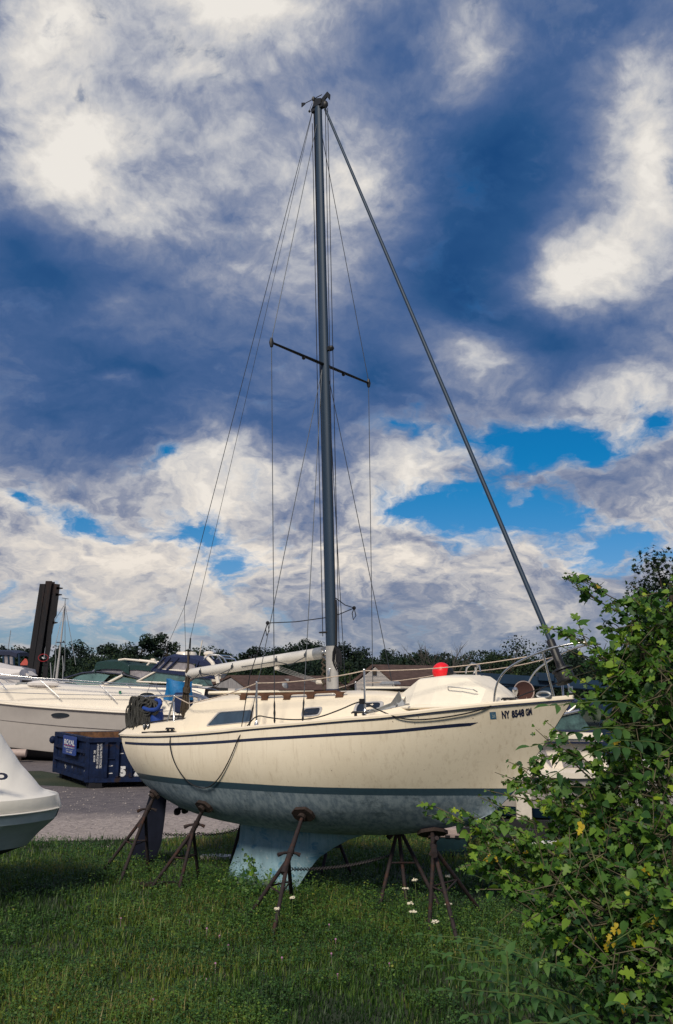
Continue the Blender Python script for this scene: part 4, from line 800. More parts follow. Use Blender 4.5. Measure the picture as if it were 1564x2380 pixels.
def canopy(fr, root, name, matn, top, y0, y1, h=.0, th=.05, crown=.12, ny=9):
    """a cloth top: outline top [(px,py)] measured on the side y0, swept across the beam to y1"""
    m = MB(); A = [fr.px(px, py, y0) for px, py in top]; R = []
    for a in A: R.append([(a[0], y0+(y1-y0)*k, a[2]+crown*(1-(2*k-1)**2)) for k in np.linspace(0, 1, ny)]+[(a[0], y1+(y0-y1)*k, a[2]-th+crown*(1-(2*k-1)**2)) for k in np.linspace(0, 1, ny)])
    m.loft(R, True, True); return m.build(name, MAT[matn], root, smooth=50)
# near cruiser: windscreen, canvas enclosure, hard arch
ws = [(300,1586),(352,1560),(380,1555),(520,1562),(505,1590)]
panelpx(CR, [(327,1581,1.0),(372,1557,1.0),(462,1563,1.0),(428,1584,1.0),(400,1587,1.0)], -.03, c1, 'windscreen_glass', 'boat_glass')
def ribbon(fr, pts, r, root, name, matn): m = MB(); m.tube([fr.px(*p) for p in pts], r, 7); return m.build(name, MAT[matn], root, smooth=60)
ribbon(CR, [(318,1584,1.02),(370,1556,1.02),(440,1560,1.02),(485,1568,1.02)], .035, c1, 'windscreen_frame', 'cruiser_white'); ribbon(CR, [(427,1587,1.02),(462,1564,1.02)], .05, c1, 'windscreen_post', 'cruiser_white'); ribbon(CR, [(318,1584,1.02),(430,1589,1.02),(470,1594,1.02)], .03, c1, 'windscreen_sill', 'cruiser_white')
panelpx(CR, [(436,1588,.98),(465,1567,.98),(484,1570,.98),(495,1594,.98),(470,1594,.98)], -.03, c1, 'side_glass', 'boat_glass')
panelpx(CR, [(352,1556,1.0),(384,1529,1.0),(430,1531,1.0),(448,1536,1.0),(456,1560,1.0),(430,1558,1.0)], -.02, c1, 'canvas_window', 'vinyl')
panelpx(CR, [(456,1560,1.0),(463,1538,1.0),(487,1540,1.0),(499,1573,1.0),(483,1568,1.0)], -.02, c1, 'canvas_window', 'dark_glass')
m = MB()
for a, b in (((371,1556),(397,1528)),((388,1557),(416,1528)),((452,1561),(462,1536)),((352,1557),(384,1527)),((484,1571),(500,1574))): m.bar(CR.px(*a, 1.03), CR.px(*b, 1.03), .05, .12, (0,1,0))
m.build('canvas_strap', MAT['navy_canvas'], c1)
canopy(CR, c1, 'canvas_top', 'navy_canvas', [(382,1530),(394,1526),(430,1528),(456,1533),(486,1541),(498,1552)], 1.05, -1.05, th=.16, crown=.14)
m = MB(); m.bar(CR.px(352,1556,1.04), CR.px(500,1575,1.04), .05, .12); m.build('canvas_hem', MAT['navy_canvas'], c1)
m = MB(); m.tube([CR.px(507,1588,1.1), CR.px(501,1560,1.08), CR.px(494,1541,1.02), CR.px(484,1531,.8), CR.px(478,1528,.4), CR.px(478,1528,-.4), CR.px(489,1541,-1.0)], .075, 8).build('radar_arch', MAT['cruiser_white'], c1)
rd = CR.px(433,1524,.2); m = MB(); m.lathe([(.20,-.07),(.36,-.05),(.40,.02),(.38,.18),(.33,.24),(0,.26)], rd+np.array([0,0,-.1]), n=20); ra = m.build('radar_dome', MAT['cruiser_white'], c1)
m = MB(); m.lathe([(.12,-.4),(.16,-.15)], rd+np.array([0,0,-.02]), n=10); m.build('radar_mount', MAT['cruiser_white'], ra)
ribbon(CR, [(462,1530,.1),(470,1488,.1)], .02, c1, 'aerial', 'concrete_white')
m = MB(); A = [CR.px(*p) for p in ((470,1537,.8),(487,1522,.8),(508,1523,.8),(520,1530,.8),(530,1548,.8))]; m.tube(A, .035, 6); m.tube([p*np.array([1,-1,1]) for p in A], .035, 6)
for p in A[1:4]: m.tube([p, p*np.array([1,-1,1])], .03, 6)
m.tube([CR.px(505,1523,.8), CR.px(522,1550,.8)], .03, 6); m.tube([CR.px(490,1522,-.8), CR.px(505,1545,-.8)], .03, 6); m.build('arch_tubing', MAT['steel'], c1)
m = MB(); m.ball(CR.px(486,1516,.3)+np.array([0,0,-.05]), (.22,.2,.10), 10); m.build('searchlight', MAT['cruiser_white'], c1)
# bow rail
for yy in (1, -1):
    m = MB(); mir2 = lambda p: p*np.array([1,yy,1])
    m.tube([mir2(CR.px(px, py, 1.36 if px > -50 else .8)) for px, py in ((-150,1555),(0,1575),(90,1580),(200,1588),(320,1595),(390,1598),(450,1604),(468,1612))], .022, 6)
    m.tube([mir2(CR.px(px, py, 1.38)) for px, py in ((-60,1604),(0,1609),(150,1614),(330,1617),(450,1621))], .012, 5)
    for a, b in (((-10,1574),(15,1604)),((95,1582),(138,1621)),((230,1590),(268,1627)),((363,1598),(388,1632))): m.tube([mir2(CR.px(*a, 1.36)), mir2(CR.px(*b, 1.40))], .018, 6)
    m.build('bow_rail', MAT['steel'], c1, smooth=60)
o = CR.px(366,1643,1.52); m = MB(); m.lathe([(.05,.20),(.09,.16),(.13,.08),(.14,-.30),(.10,-.40),(.03,-.44)], o+np.array([0,.12,-.75]), n=14); m.v = [tuple(CR.wor(p)) for p in m.v]; fd = m.build('fender', MAT['green_plastic'], None, smooth=50); tag(fd, 'dark green fender hanging on the side of the white cruiser', 'fender')
m = MB(); m.tube([CR.wor(CR.px(372,1632,1.5)), CR.wor(o+np.array([0,.12,-.55]))], .012, 5); m.ball(CR.wor(CR.px(372,1631,1.5)), (.1,.06,.06), 8); m.build('fender_rope', MAT['black_rope'], fd)
m = MB(); m.box(CR.px(52,1592,.6)+np.array([0,0,.0]), (.5,.3,.2)); m.build('anchor_windlass', MAT['galvanized'], c1, bevel=.06)
m = MB(); m.ball(CR.px(100,1590,.9), (.65,.16,.14), 10); m.build('rolled_fender', MAT['white_cover'], c1)
m = MB()
for px in (60, 300):
    p = CR.px(px, 1770, .0); m.box((p[0], 0, .25), (.3,1.4,.5)); 
m.build('keel_block', MAT['old_wood'], c1)
p = CR.wor(CR.px(50,1765,1.5)); m = MB(); m.tube([(p[0]-1.0,p[1],.35),(p[0]+.12,p[1]+.1,.33)], .14, 12); tag(m.build('timber_log', MAT['beige_plastic']), 'pale round timber log lying under the white cruiser', 'log')
# far cruiser with green canopy
C2 = Frame((-7.5, 42.0, 0), 172)
c2 = C2.empty('motor_cruiser', label='white motor cruiser with dark green canvas top beside the steel pile', cat='motor boat')
sx2 = [(-140,1610,1645),(-40,1613,1655),(60,1616,1660),(150,1620,1665),(250,1624,1668),(350,1627,1670),(470,1630,1672)]; X = []
for i, (px, ys, yc) in enumerate(sx2[::-1]):
    k = i/(len(sx2)-1); b = 1.6*(1-max(0,(k-.35)/.65)**2.2)+.02; a = C2.px(px, ys, b); c = C2.px(px, yc, b*.82); X.append((a[0], b, a[2], a[2]-.5, c[2]-.9, c[2]-1.5))
cruiser_hull(C2, c2, X, 0,0,0,0,0, ('cruiser_white','cruiser_white'))
fz2 = lambda u: np.interp(u, [x[0] for x in X], [x[2] for x in X]); fb2 = lambda u: np.interp(u, [x[0] for x in X], [x[1] for x in X]); m = MB(); R = []
for u in np.linspace(X[0][0], X[-1][0], 24):
    b, z = fb2(u), fz2(u); k = (u-X[0][0])/(X[-1][0]-X[0][0]); hgt = .45*np.clip((1-k)*2.4, 0, 1); r = [(u,b+.03,z-.04),(u,b+.03,z+.02),(u,b*.9,z+.08),(u,b*.75,z+.08+hgt),(u,0,z+.15+hgt)]; R.append(r+[(a,-y,z_) for a, y, z_ in r[-2::-1]])
m.loft(R, False, False).build('deck', MAT['cruiser_white'], c2, smooth=30)
panelpx(C2, [(140,1592,1.1),(186,1569,1.1),(215,1563,1.1),(255,1569,1.1),(236,1588,1.1),(225,1594,1.1)], -.03, c2, 'windscreen_glass', 'boat_glass'); panelpx(C2, [(246,1586,1.1),(270,1571,1.1),(330,1582,1.1),(352,1592,1.1),(320,1599,1.1),(255,1596,1.1)], -.03, c2, 'windscreen_glass', 'boat_glass')
ribbon(C2, [(120,1594,1.14),(150,1576,1.14),(190,1564,1.14),(225,1561,1.14),(290,1568,1.14),(365,1590,1.14)], .035, c2, 'windscreen_frame', 'navy'); ribbon(C2, [(233,1596,1.14),(285,1569,1.14)], .055, c2, 'windscreen_post', 'cruiser_white')
panelpx(C2, [(232,1562,1.1),(240,1549,1.1),(300,1549,1.1),(296,1566,1.1)], -.02, c2, 'canvas_window', 'vinyl'); panelpx(C2, [(298,1567,1.1),(306,1548,1.1),(385,1556,1.1),(392,1582,1.1),(362,1586,1.1)], -.02, c2, 'canvas_window', 'vinyl')
for a, b in (((214,1562),(236,1545)),((280,1566),(300,1547))): ribbon(C2, [(*a,1.12),(*b,1.12)], .04, c2, 'canopy_strut', 'steel')
canopy(C2, c2, 'canvas_top', 'green_canvas', [(220,1548),(224,1540),(244,1537),(280,1538),(292,1546),(300,1549)], 1.2, -1.2, th=.32, crown=.1); canopy(C2, c2, 'canvas_top', 'green_canvas', [(292,1546),(320,1546),(360,1550),(400,1556),(445,1562)], 1.15, -1.2, th=.2, crown=.1)
m = MB(); A = [C2.px(*p) for p in ((275,1534,.9),(290,1532,.9),(330,1536,.9),(362,1540,.9),(372,1546,.9),(360,1549,.9))]; m.tube(A, .045, 6); m.tube([p*np.array([1,-1,1]) for p in A], .045, 6); m.tube([A[1], A[1]*np.array([1,-1,1])], .04, 6); m.tube([A[3], A[3]*np.array([1,-1,1])], .04, 6)
m.tube([C2.px(340,1549,.9), C2.px(350,1537,.9)], .04, 6); m.build('arch_rail', MAT['cruiser_white'], c2); m = MB(); m.box(C2.px(356,1536,.4), (.26,.26,.2)); m.build('gps_puck', MAT['cruiser_white'], c2, bevel=.05)
m = MB(); m.ball(C2.px(455,1560,.2), (.35,.35,.12), 10); m.tube([C2.px(450,1560,.2), C2.px(449,1528,.2)], .04, 6); m.build('nav_light', MAT['cruiser_white'], c2)
for yy in (1, -1):
    m = MB(); mir2 = lambda p: p*np.array([1,yy,1]); m.tube([mir2(C2.px(px, py, 1.5)) for px, py in ((-100,1570),(0,1577),(90,1582),(160,1590),(215,1597))], .02, 5)
    for a, b in (((10,1578),(30,1600)),((95,1584),(115,1606)),((180,1592),(200,1612))): m.tube([mir2(C2.px(*a, 1.5)), mir2(C2.px(*b, 1.52))], .016, 5)
    m.build('bow_rail', MAT['steel'], c2)
m = MB(); m.box((0,0,.3), (4,1.2,.6)); m.build('keel_block', MAT['old_wood'], c2)
# covered runabout and wheelhouse boat at the far left
CB = Frame((-15.0, 46.0, 0), 174); cb = CB.empty('covered_boat', label='boat under a wrinkled grey white tarpaulin left of the steel pile', cat='boat')
m = MB(); R = []
for px, yt, ym, yb, b in [(-90,1530,1560,1612,1.3),(-40,1534,1562,1610,1.35),(0,1540,1566,1606,1.3),(25,1546,1566,1600,1.2),(45,1549,1563,1592,1.0),(54,1550,1560,1574,.7)]:
    t_, a, c = CB.px(px, yt, 0), CB.px(px, ym, b), CB.px(px, yb, b); r = [(c[0],b*.96,c[2]),(a[0],b,a[2]),(a[0],b*.8,a[2]+(t_[2]-a[2])*.5),(t_[0],b*.3,t_[2]-.03),(t_[0],0,t_[2])]; R.append(r+[(x,-y,z) for x, y, z in r[-2::-1]])
m.loft(R, False, False); m.f += [tuple(range(9)), tuple(range(45,54))]; m.build('tarpaulin', MAT['white_cover'], cb, smooth=25)
m = MB(); R = []
for px, yt, b in [(-90,1606,1.25),(0,1602,1.2),(40,1596,.9),(70,1588,.4),(80,1585,.05)]: a = CB.px(px, yt, b); R.append([(a[0],b,a[2]),(a[0],b*.8,.9),(a[0],0,.5),(a[0],-b*.8,.9),(a[0],-b,a[2])])
m.loft(R, False, False); m.f += [tuple(range(5))]; m.build('hull', MAT['cruiser_white'], cb, smooth=40); m = MB(); m.prism([CB.px(53,1559,.5), CB.px(68,1570,.5), CB.px(62,1574,.5), CB.px(50,1572,.5)], (0,-1,0)); m.build('bow_cover', MAT['white_cover'], cb, smooth=0); m = MB(); m.box((1.5,0,.3), (.4,1.6,.6)); m.box((4,0,.3), (.4,1.6,.6)); m.build('keel_block', MAT['old_wood'], cb)
WH = Frame((-18.2, 56.0, 0), 176); wh = WH.empty('fishing_boat', label='dark fishing boat with blue framed wheelhouse and tall whip aerial at the far left', cat='boat')
canopy(WH, wh, 'wheelhouse_roof', 'navy', [(39,1519),(24,1514),(-20,1513),(-60,1514)], 1.2, -1.2, th=.22, crown=.1)
for a, b in (((7,1515),(9,1546)),((31,1518),(33,1548)),((19,1516),(21,1546)),((44,1520),(45,1548)),((-30,1515),(-30,1546))):
    for yy in (1.1,-1.1): ribbon(WH, [(*a,yy),(*b,yy)], .06, wh, 'wheelhouse_post', 'lift_blue')
for a in ([(9,1519),(17,1519),(19,1543),(11,1543)],[(21,1520),(29,1521),(31,1545),(22,1544)]): panelpx(WH, [(x,y,1.1) for x, y in a], -.03, wh, 'wheelhouse_window', 'vinyl')
m = MB(); R = []
for px, b in [(-120,1.4),(-20,1.4),(20,1.2),(45,.6),(55,.05)]: a = WH.px(px, 1548-(px+20)*.02, b); R.append([(a[0],b,a[2]),(a[0],b*.85,1.2),(a[0],0,.7),(a[0],-b*.85,1.2),(a[0],-b,a[2])])
m.loft(R, True, True); m.build('hull', MAT['navy'], wh, smooth=40); ribbon(WH, [(18,1513,0),(25,1465,0)], .02, wh, 'whip_aerial', 'galvanized'); m = MB(); m.box((3,0,.4), (.5,1.6,.8)); m.box((-2,0,.4), (.5,1.6,.8)); m.build('keel_block', MAT['old_wood'], wh)
# ------------------------------------------------------------------ leaning steel sheet piles
PB, PT_ = at(82, 1592, 47.), at(118, 1352, 47.); ax = (PT_-PB); hh = PT_[2]; base = PB-ax*(PB[2]/ax[2]); up = ax/ax[2]
pl = empty('steel_pile', base, 0, label='tall dark rusty steel sheet pile leaning right above the boats', cat='steel pile')
X_ = lambda z, off, dy: up*z+np.array([off, dy, 0])
def profile_bar(name, pts, z0, z1, matn='pile_steel'):
    m = MB(); m.prism([X_(z0, x, y) for x, y in pts], up*(z1-z0)); return m.build(name, MAT[matn], pl, smooth=0)
w_ = .0152*1.0
sh = lambda x: (x-117)*47/FPX
def toplat(px): return at(px, 1352, 47.)[2]
profile_bar('pile_sheet', [(sh(92),.0),(sh(109),.0),(sh(109),.05),(sh(92),.05)], 0, at(100,1357,47.)[2])
profile_bar('pile_web', [(sh(107),-.16),(sh(122),-.16),(sh(122),-.12),(sh(114),-.12),(sh(114),.3),(sh(122),.3),(sh(122),.34),(sh(106),.34),(sh(106),.3),(sh(111),.3),(sh(111),-.12),(sh(107),-.12)], 0, at(115,1351,47.)[2])
profile_bar('pile_flange', [(sh(104.5),-.20),(sh(108),-.20),(sh(108),-.03),(sh(104.5),-.03)], 0, at(105,1358,47.)[2])
m = MB(); z_ = lambda py: at(110, py, 47.)[2]
o_ = [(122,1357),(136,1358),(134,1395),(131,1415),(133.5,1428),(134,1445),(127,1462),(127,1478),(131,1486),(131.5,1500),(128,1503),(130,1560),(131,1592),(122,1592)]
def sk(px, py): z = z_(py); q = at(px, py, 47.)-base; return np.array([q[0], 0, q[2]])
m.prism([sk(px, py) for px, py in [(121,1356),(138.5,1358),(135,1392),(132,1413),(131,1430),(126,1438),(125,1448),(122,1456),(121,1470),(119,1476),(118,1500),(113,1530),(108,1592),(96,1592)]], (0,.06,0)); m.build('torn_sheet', MAT['pile_steel'], pl, smooth=0)
m = MB()
for py, x0, x1 in ((1367,131,144.5),(1382,129,142.5),(1447,122,132.5)): m.prism([sk(x0,py-3), sk(x1,py-1.2), sk(x1,py+.8), sk(x0,py+3.2)], (0,.12,0))
m.build('broken_bracket', MAT['pile_steel'], pl, smooth=0)
m = MB(); m.tube([sk(104,1529)+np.array([.25*math.cos(t),-.24,.18*math.sin(t)]) for t in np.linspace(0,6.28,16)], .012, 5); m.build('red_ring', MAT['red_paint'], pl); m = MB(); m.prism([sk(101,1527),sk(106,1530),sk(105.5,1532),sk(101,1529.5)], (0,-.26,0)); m.build('white_tag', MAT['white_paint'], pl, smooth=0)
# ------------------------------------------------------------------ distant moored sailboat and masts
SB = Frame((-21.5, 70., 0), 175); sb = SB.empty('sailboat', label='small distant sailboat with pale mast rising behind the green canopy', cat='sailboat')
m = MB(); A, B = SB.px(132,1575,0), SB.px(151,1403,0); m.tube([A*1.0-np.array([0,0,1.5]), A, B], [.085,.085,.06], 8).build('mast', MAT['window_trim'], sb)
m = MB(); S = SB.px(141,1493,0); m.tube([SB.px(130,1493,.9), S, SB.px(151,1493,-.9)], .05, 6).build('spreader', MAT['galvanized'], sb)
for L_ in ([(151,1404,0),(176,1545,0)],[(151,1404,0),(128,1440,0),(120,1470,0)],[(151,1404,0),(130,1493,.9),(128,1560,.9)],[(151,1404,0),(151,1493,-.9),(150,1560,-.9)]): ribbon(SB, L_, .022, sb, 'stay', 'galvanized')
m = MB(); m.tube([B, B+np.array([-.0,0,.35])], .02, 4); m.tube([B+np.array([-.25,0,.35]), B+np.array([.25,0,.42])], .02, 4); m.build('wind_vane', MAT['black'], sb)
m = MB(); R = []
for px, b in [(60,.05),(90,.8),(130,1.2),(170,1.2),(205,.9)]: a = SB.px(px, 1582, b); R.append([(a[0],b,1.9),(a[0],b*.8,1.2),(a[0],0,.6),(a[0],-b*.8,1.2),(a[0],-b,1.9)])
m.loft(R, True, True).build('hull', MAT['cruiser_white'], sb, smooth=40); m = MB(); m.box((0,0,.35), (1.5,.5,.7)); m.build('keel', MAT['antifoul_dark'], sb)
for i, (px, y0, y1, ln) in enumerate([(119,1573,1540,0),(124,1577,1525,1),(129,1577,1530,1),(147,1550,1524,0)]):
    b = at(px, y0, 72+i); t_ = at(px+ln*8-2, y1, 72+i); m = MB(); m.tube([(b[0], b[1], 0), b, t_], [.06,.05,.035], 5); o = m.build('bare_mast', MAT['galvanized']); tag(o, 'thin bare mast far off between steel pile and pale sailboat mast', 'mast', 'thin masts far behind the cruisers')
# ------------------------------------------------------------------ buildings
def building(name, label, cat, **k): return empty(name, (0,0,0), 0, label=label, cat=cat, **k)
def quadpx(m, pts, Y): m.add([at(px, py, Y+(d[0] if d else 0)) for px, py, *d in pts], [tuple(range(len(pts)))])
def gable(root, wl, apex, wr, base_y, Y, depth, shift, wallm, roofm, over=6):
    """front gable facing the camera at distance Y; ridge runs away by `depth` metres and sideways by `shift` metres"""
    L_, A, R_ = at(*wl, Y), at(*apex, Y), at(*wr, Y); v = np.array([shift, depth, 0]); zb = at(apex[0], base_y, Y)[2]
    m = MB(); m.prism([(L_[0],Y,zb), (R_[0],Y,zb), R_, A, L_], v*.98); w = m.build('wall', MAT[wallm], root, smooth=0)
    for P_, Q in ((L_, A), (A, R_)):
        d = (Q-P_)/np.linalg.norm(Q-P_); e = .30; n = np.array([-d[2],0,d[0]]); p0 = P_-(d*e if P_ is L_ else 0)+n*.04-v*.015; p1 = Q+(d*e if P_ is A else 0)+n*.04-v*.015
        m = MB(); m.prism([p0, p1, p1+n*.10, p0+n*.10], v*1.03); m.build('roof', MAT[roofm], root, smooth=0)
    return w
bn = building('barn', 'weathered grey board barn with dark doorway and brown shingle roof below the boom', 'barn')
gable(bn, (489,1598), (538.5,1575), (574,1601), 1650, 46, 4, 4.7, 'barn_board', 'shingle')
m = MB(); m.prism([at(504,1598,45.96), at(530,1599,45.96), at(531,1650,45.96), at(504,1650,45.96)], (0,.03,0)); m.build('doorway', MAT['black'], bn, smooth=0)
m = MB(); m.prism([at(530,1600,45.9), at(552,1601,45.9), at(552,1650,45.9), at(531,1650,45.9)], (0,.05,0)); m.build('sliding_door', MAT['siding'], bn, smooth=0)
m = MB(); m.tube([at(664,1592,48), at(664,1580,48)], .12, 8); m.box(at(664,1580,48), (.35,.35,.1)); m.ball(at(661,1597,47.5), (.2,.2,.25), 8); m.build('roof_flue', MAT['galvanized'], bn)
s2 = building('shed', 'low white shed with brown roof between the tarp and the grey barn', 'shed')
gable(s2, (428,1600), (446,1590), (471,1607), 1655, 48, 3, 1.2, 'siding', 'shingle'); m = MB()
for px in (455,): m.prism([at(px,1622,47.95), at(px+1,1622,47.95), at(px+1,1650,47.95), at(px,1650,47.95)], (0,.02,0))
m.build('door_gap', MAT['bark'], s2, smooth=0)
p = at(473,1625,46.5); m = MB(); m.lathe([(.16,-1.0),(.2,-.2),(.15,.1),(.22,.25),(.17,.55),(0,.62)], p, n=10); tag(m.build('covered_bundle', MAT['white_cover'], None), 'white wrapped bundle standing between the two sheds', 'bundle')
b3 = building('house', 'cream house with small cupola and slate roof under the boom', 'house')
m = MB(); m.prism([at(477,1589,60), at(546,1589,60), at(543,1571,60), at(494,1574,60)], (0,5,0)); m.build('roof', MAT['slate_roof'], b3, smooth=0); m = MB(); m.prism([at(492,1586,58), at(513,1586,58), at(513,1569,58), at(492,1569,58)], (0,2.5,0)); t3 = m.build('cupola', MAT['pale_render'], b3, smooth=0)
m = MB(); m.prism([at(490.5,1569,57.9), at(514.5,1569,57.9), at(514.5,1567,57.9), at(491.5,1567.2,57.9)], (0,2.8,0)); m.build('roof', MAT['siding'], t3, smooth=0)
for px in (498.5, 506.5): m = MB(); m.prism([at(px,1578,57.97), at(px+2.6,1578,57.97), at(px+2.6,1573,57.97), at(px,1573,57.97)], (0,.05,0)); m.build('window', MAT['dark_glass'], t3, smooth=0)
m = MB(); m.prism([at(474,1660,60.2), at(548,1660,60.2), at(548,1589,60.2), at(474,1589,60.2)], (0,5,0)); m.build('wall', MAT['pale_render'], b3, smooth=0)
b4 = building('brick_house', 'dark brick house with slate roof behind the boom end', 'house')
m = MB(); m.prism([at(442,1655,66), at(484,1655,66), at(484,1570,66), at(442,1568,66)], (0,6,0)); m.build('wall', MAT['brick'], b4, smooth=0); m = MB(); m.prism([at(438,1570,65.7), at(488,1571,65.7), at(476,1552,65.7), at(446,1550,65.7)], (0,6.6,0)); rf = m.build('roof', MAT['slate_roof'], b4, smooth=0)
for px, py in ((457,1573),(465,1573),(458,1585)): m = MB(); m.prism([at(px,py+6,65.95), at(px+5,py+6,65.95), at(px+5,py,65.95), at(px,py,65.95)], (0,.05,0)); m.build('window', MAT['boat_glass'], b4, smooth=0)
m = MB(); m.prism([at(481,1563,65), at(489,1563,65), at(489,1553,65), at(481,1553,65)], (0,.8,0)); m.build('chimney', MAT['brick'], b4, smooth=0)
b5 = building('house', 'white clapboard house with brown shingle roof behind the red fender ball', 'house')
w5 = gable(b5, (826,1588), (872,1551), (914,1588), 1660, 36, 2.4, 2.7, 'siding', 'shingle')
m = MB()
for k in range(24):
    z = at(872,1553+k*3.1,36)[2]; x0, x1 = at(826,1600,36)[0], at(914,1600,36)[0]; t_ = np.clip((z-at(872,1588,36)[2])/(at(872,1551,36)[2]-at(872,1588,36)[2]), 0, 1); xm = at(872,1551,36)[0]
    a, b = x0+(xm-x0)*t_, x1+(xm-x1)*t_; m.box(((a+b)/2, 35.99, z), (max(.05,b-a-.02), .018, .010))
m.build('clapboard', MAT['galvanized'], b5, smooth=0)
m = MB(); m.prism([at(866,1568,35.93), at(875,1568,35.93), at(875,1558,35.93), at(866,1558,35.93)], (0,.05,0)); m.build('attic_vent', MAT['bark'], b5, smooth=0)
m = MB(); zt, zb = at(1000,1559,36)[2], at(1000,1592,36)[2]
b6 = building('red_roof_house', 'small house with a faded red roof left of the steel pile', 'house')
m = MB(); m.prism([at(44,1546,80), at(68,1546,80), at(62,1532,80), at(58,1530,80)], (-1.6,5,0)); m.build('roof', MAT['red_roof'], b6, smooth=0); m = MB(); m.prism([at(46,1600,80.3), at(66,1600,80.3), at(66,1546,80.3), at(46,1546,80.3)], (-1.4,4.5,0)); m.build('wall', MAT['pale_render'], b6, smooth=0)
# blue travel lift frame behind the bow
tl_ = building('boat_lift', 'dark blue steel boat lift frame behind the bow pulpit', 'boat lift')
for nm, a, b, w_, h in (('beam',(1100,1574),(1430,1596),.35,.26),('beam',(1118,1586),(1340,1590),.25,.2),('post',(1267,1576),(1267,1680),.30,.30),('post',(1128,1575),(1128,1680),.28,.28),('brace',(1175,1612),(1215,1580),.2,.2),('post',(1405,1596),(1405,1690),.30,.30)):
    m = MB(); P_, Q = at(*a, 25), at(*b, 25); 
    if nm == 'post': P_, Q = np.array([P_[0],25,0]), np.array([P_[0],25,P_[2]])
    m.bar(P_, Q, w_, h, (0,1,0) if nm == 'post' else (0,0,1)); m.build(nm, MAT['lift_blue'], tl_, bevel=.02)
m = MB(); m.bar(at(1248,1572,24.9), at(1284,1574,24.9), .4, .2); m.build('cap_plate', MAT['lift_blue'], tl_)
# ------------------------------------------------------------------ white cabin boat behind the shrubs
RB = Frame((6.6, 19.5, 0), 4); rb = RB.empty('cabin_boat', label='white cabin cruiser with grey windows half hidden by the shrubs at right', cat='motor boat')
b_ = -1.3; X = []
for px, ys, yc, k in [(1090,1793,1868,.9),(1180,1797,1876,1),(1260,1800,1882,1),(1340,1803,1886,.98),(1440,1800,1888,.85),(1540,1790,1880,.55),(1620,1775,1850,.06)]:
    bb = 1.3*k; a, c = RB.px(px, ys, -bb), RB.px(px, yc, -bb); X.append((a[0], bb, a[2], c[2]))
m = MB(); R = []; R2 = []; R3 = []
for u, b, zs, zc in X:
    r = [(u,-b,zs),(u,-b*.97,zs-.1),(u,-b*.88,zc)]; R.append(r+[(x,-y,z) for x, y, z in r[::-1]]); r = [(u,-b*.88,zc-.002),(u,-b*.8,zc-.18),(u-.05,-.02,zc-.42)]; R2.append(r+[(x,-y,z) for x, y, z in r[::-1]])
    r = [(u,-b-.03,zs-.05),(u,-b-.03,zs+.05),(u,-b*.8,zs+.1),(u,0,zs+.13)]; R3.append(r+[(x,-y,z) for x, y, z in r[-2::-1]])
m.loft(R, False, False); m.f += [tuple(range(6))]; m.build('hull', MAT['cruiser_hull'], rb, smooth=30); m = MB(); m.loft(R2, False, False).build('bottom', MAT['lift_blue'], rb, smooth=40); m = MB(); m.loft(R3, False, False).build('deck', MAT['cruiser_white'], rb, smooth=30)
def hb(name, matn, pts, y0, y1, root=rb, sm=0, bev=0): m = MB(); P_ = [RB.px(px, py, y0) for px, py in pts]; m.prism(P_, (0, y1-y0, 0)); return m.build(name, MAT[matn], root, smooth=sm, bevel=bev)
ch = hb('cabin', 'cruiser_white', [(1130,1795),(1420,1800),(1400,1745),(1390,1722),(1150,1722)], -.95, .95, bev=.04)
for a in ([(1196,1745),(1238,1745),(1242,1784),(1190,1784)],[(1252,1745),(1268,1745),(1284,1784),(1262,1784)],[(1300,1748),(1350,1750),(1362,1784),(1310,1784)]): hb('window', 'vinyl', a, -.965, -.94, ch)
hb('window', 'dark_glass', [(1190,1736),(1262,1738),(1262,1743),(1190,1742)], -.965, -.94, ch)
hb('cabin_roof', 'cruiser_white', [(1120,1722),(1410,1724),(1408,1704),(1130,1700)], -1.1, 1.1, bev=.05)
hb('roof_edge', 'navy', [(1120,1727),(1410,1729),(1410,1725),(1120,1723)], -1.12, 1.12)
hb('windscreen', 'boat_glass', [(1205,1698),(1262,1672),(1345,1655),(1375,1698)], -.9, -.86); hb('windscreen', 'boat_glass', [(1205,1698),(1262,1672),(1345,1655),(1375,1698)], .86, .9)
ribbon(RB, [(1200,1699,-.92),(1262,1671,-.92),(1345,1652,-.92)], .03, rb, 'windscreen_frame', 'steel'); ribbon(RB, [(1200,1699,-.92),(1380,1700,-.92)], .03, rb, 'windscreen_sill', 'navy')
hb('canvas', 'white_cover', [(1215,1688),(1240,1650),(1300,1640),(1290,1662),(1250,1680)], -.7, .7); hb('canvas', 'navy_canvas', [(1300,1655),(1315,1630),(1385,1625),(1380,1650)], -.8, .8)
m = MB()
for a, b in (((1290,1640),(1345,1670)),((1345,1635),(1300,1672)),((1355,1630),(1390,1662))): m.tube([RB.px(*a, -.8), RB.px(*b, -.8)], .025, 6)
m.build('canvas_frame', MAT['cruiser_white'], rb); m = MB(); m.tube([RB.px(1236,1742,-1.0), RB.px(1285,1800,-1.05)], .06, 8); m.build('cabin_strut', MAT['cruiser_white'], rb)
m = MB(); m.lathe([(.03,0),(.025,.06),(.06,.07),(.06,.11),(0,.12)], RB.px(1229,1697,-.98), n=10); m.build('deck_light', MAT['beige_plastic'], rb)
for px in (1180,1420): p = RB.px(px, 1890, 0); m = MB(); m.bar((p[0],-.9,.22), (p[0],.9,.22), .3, .44); m.build('keel_block', MAT['old_wood'], rb)
p = at(1218,1900,18.0); m = MB(); m.box((p[0],18.0,.46), (.28,.09,.92)); tag(m.build('white_post', MAT['concrete_white'], None, bevel=.01), 'splintered pale post in front of the white cabin boat', 'post')
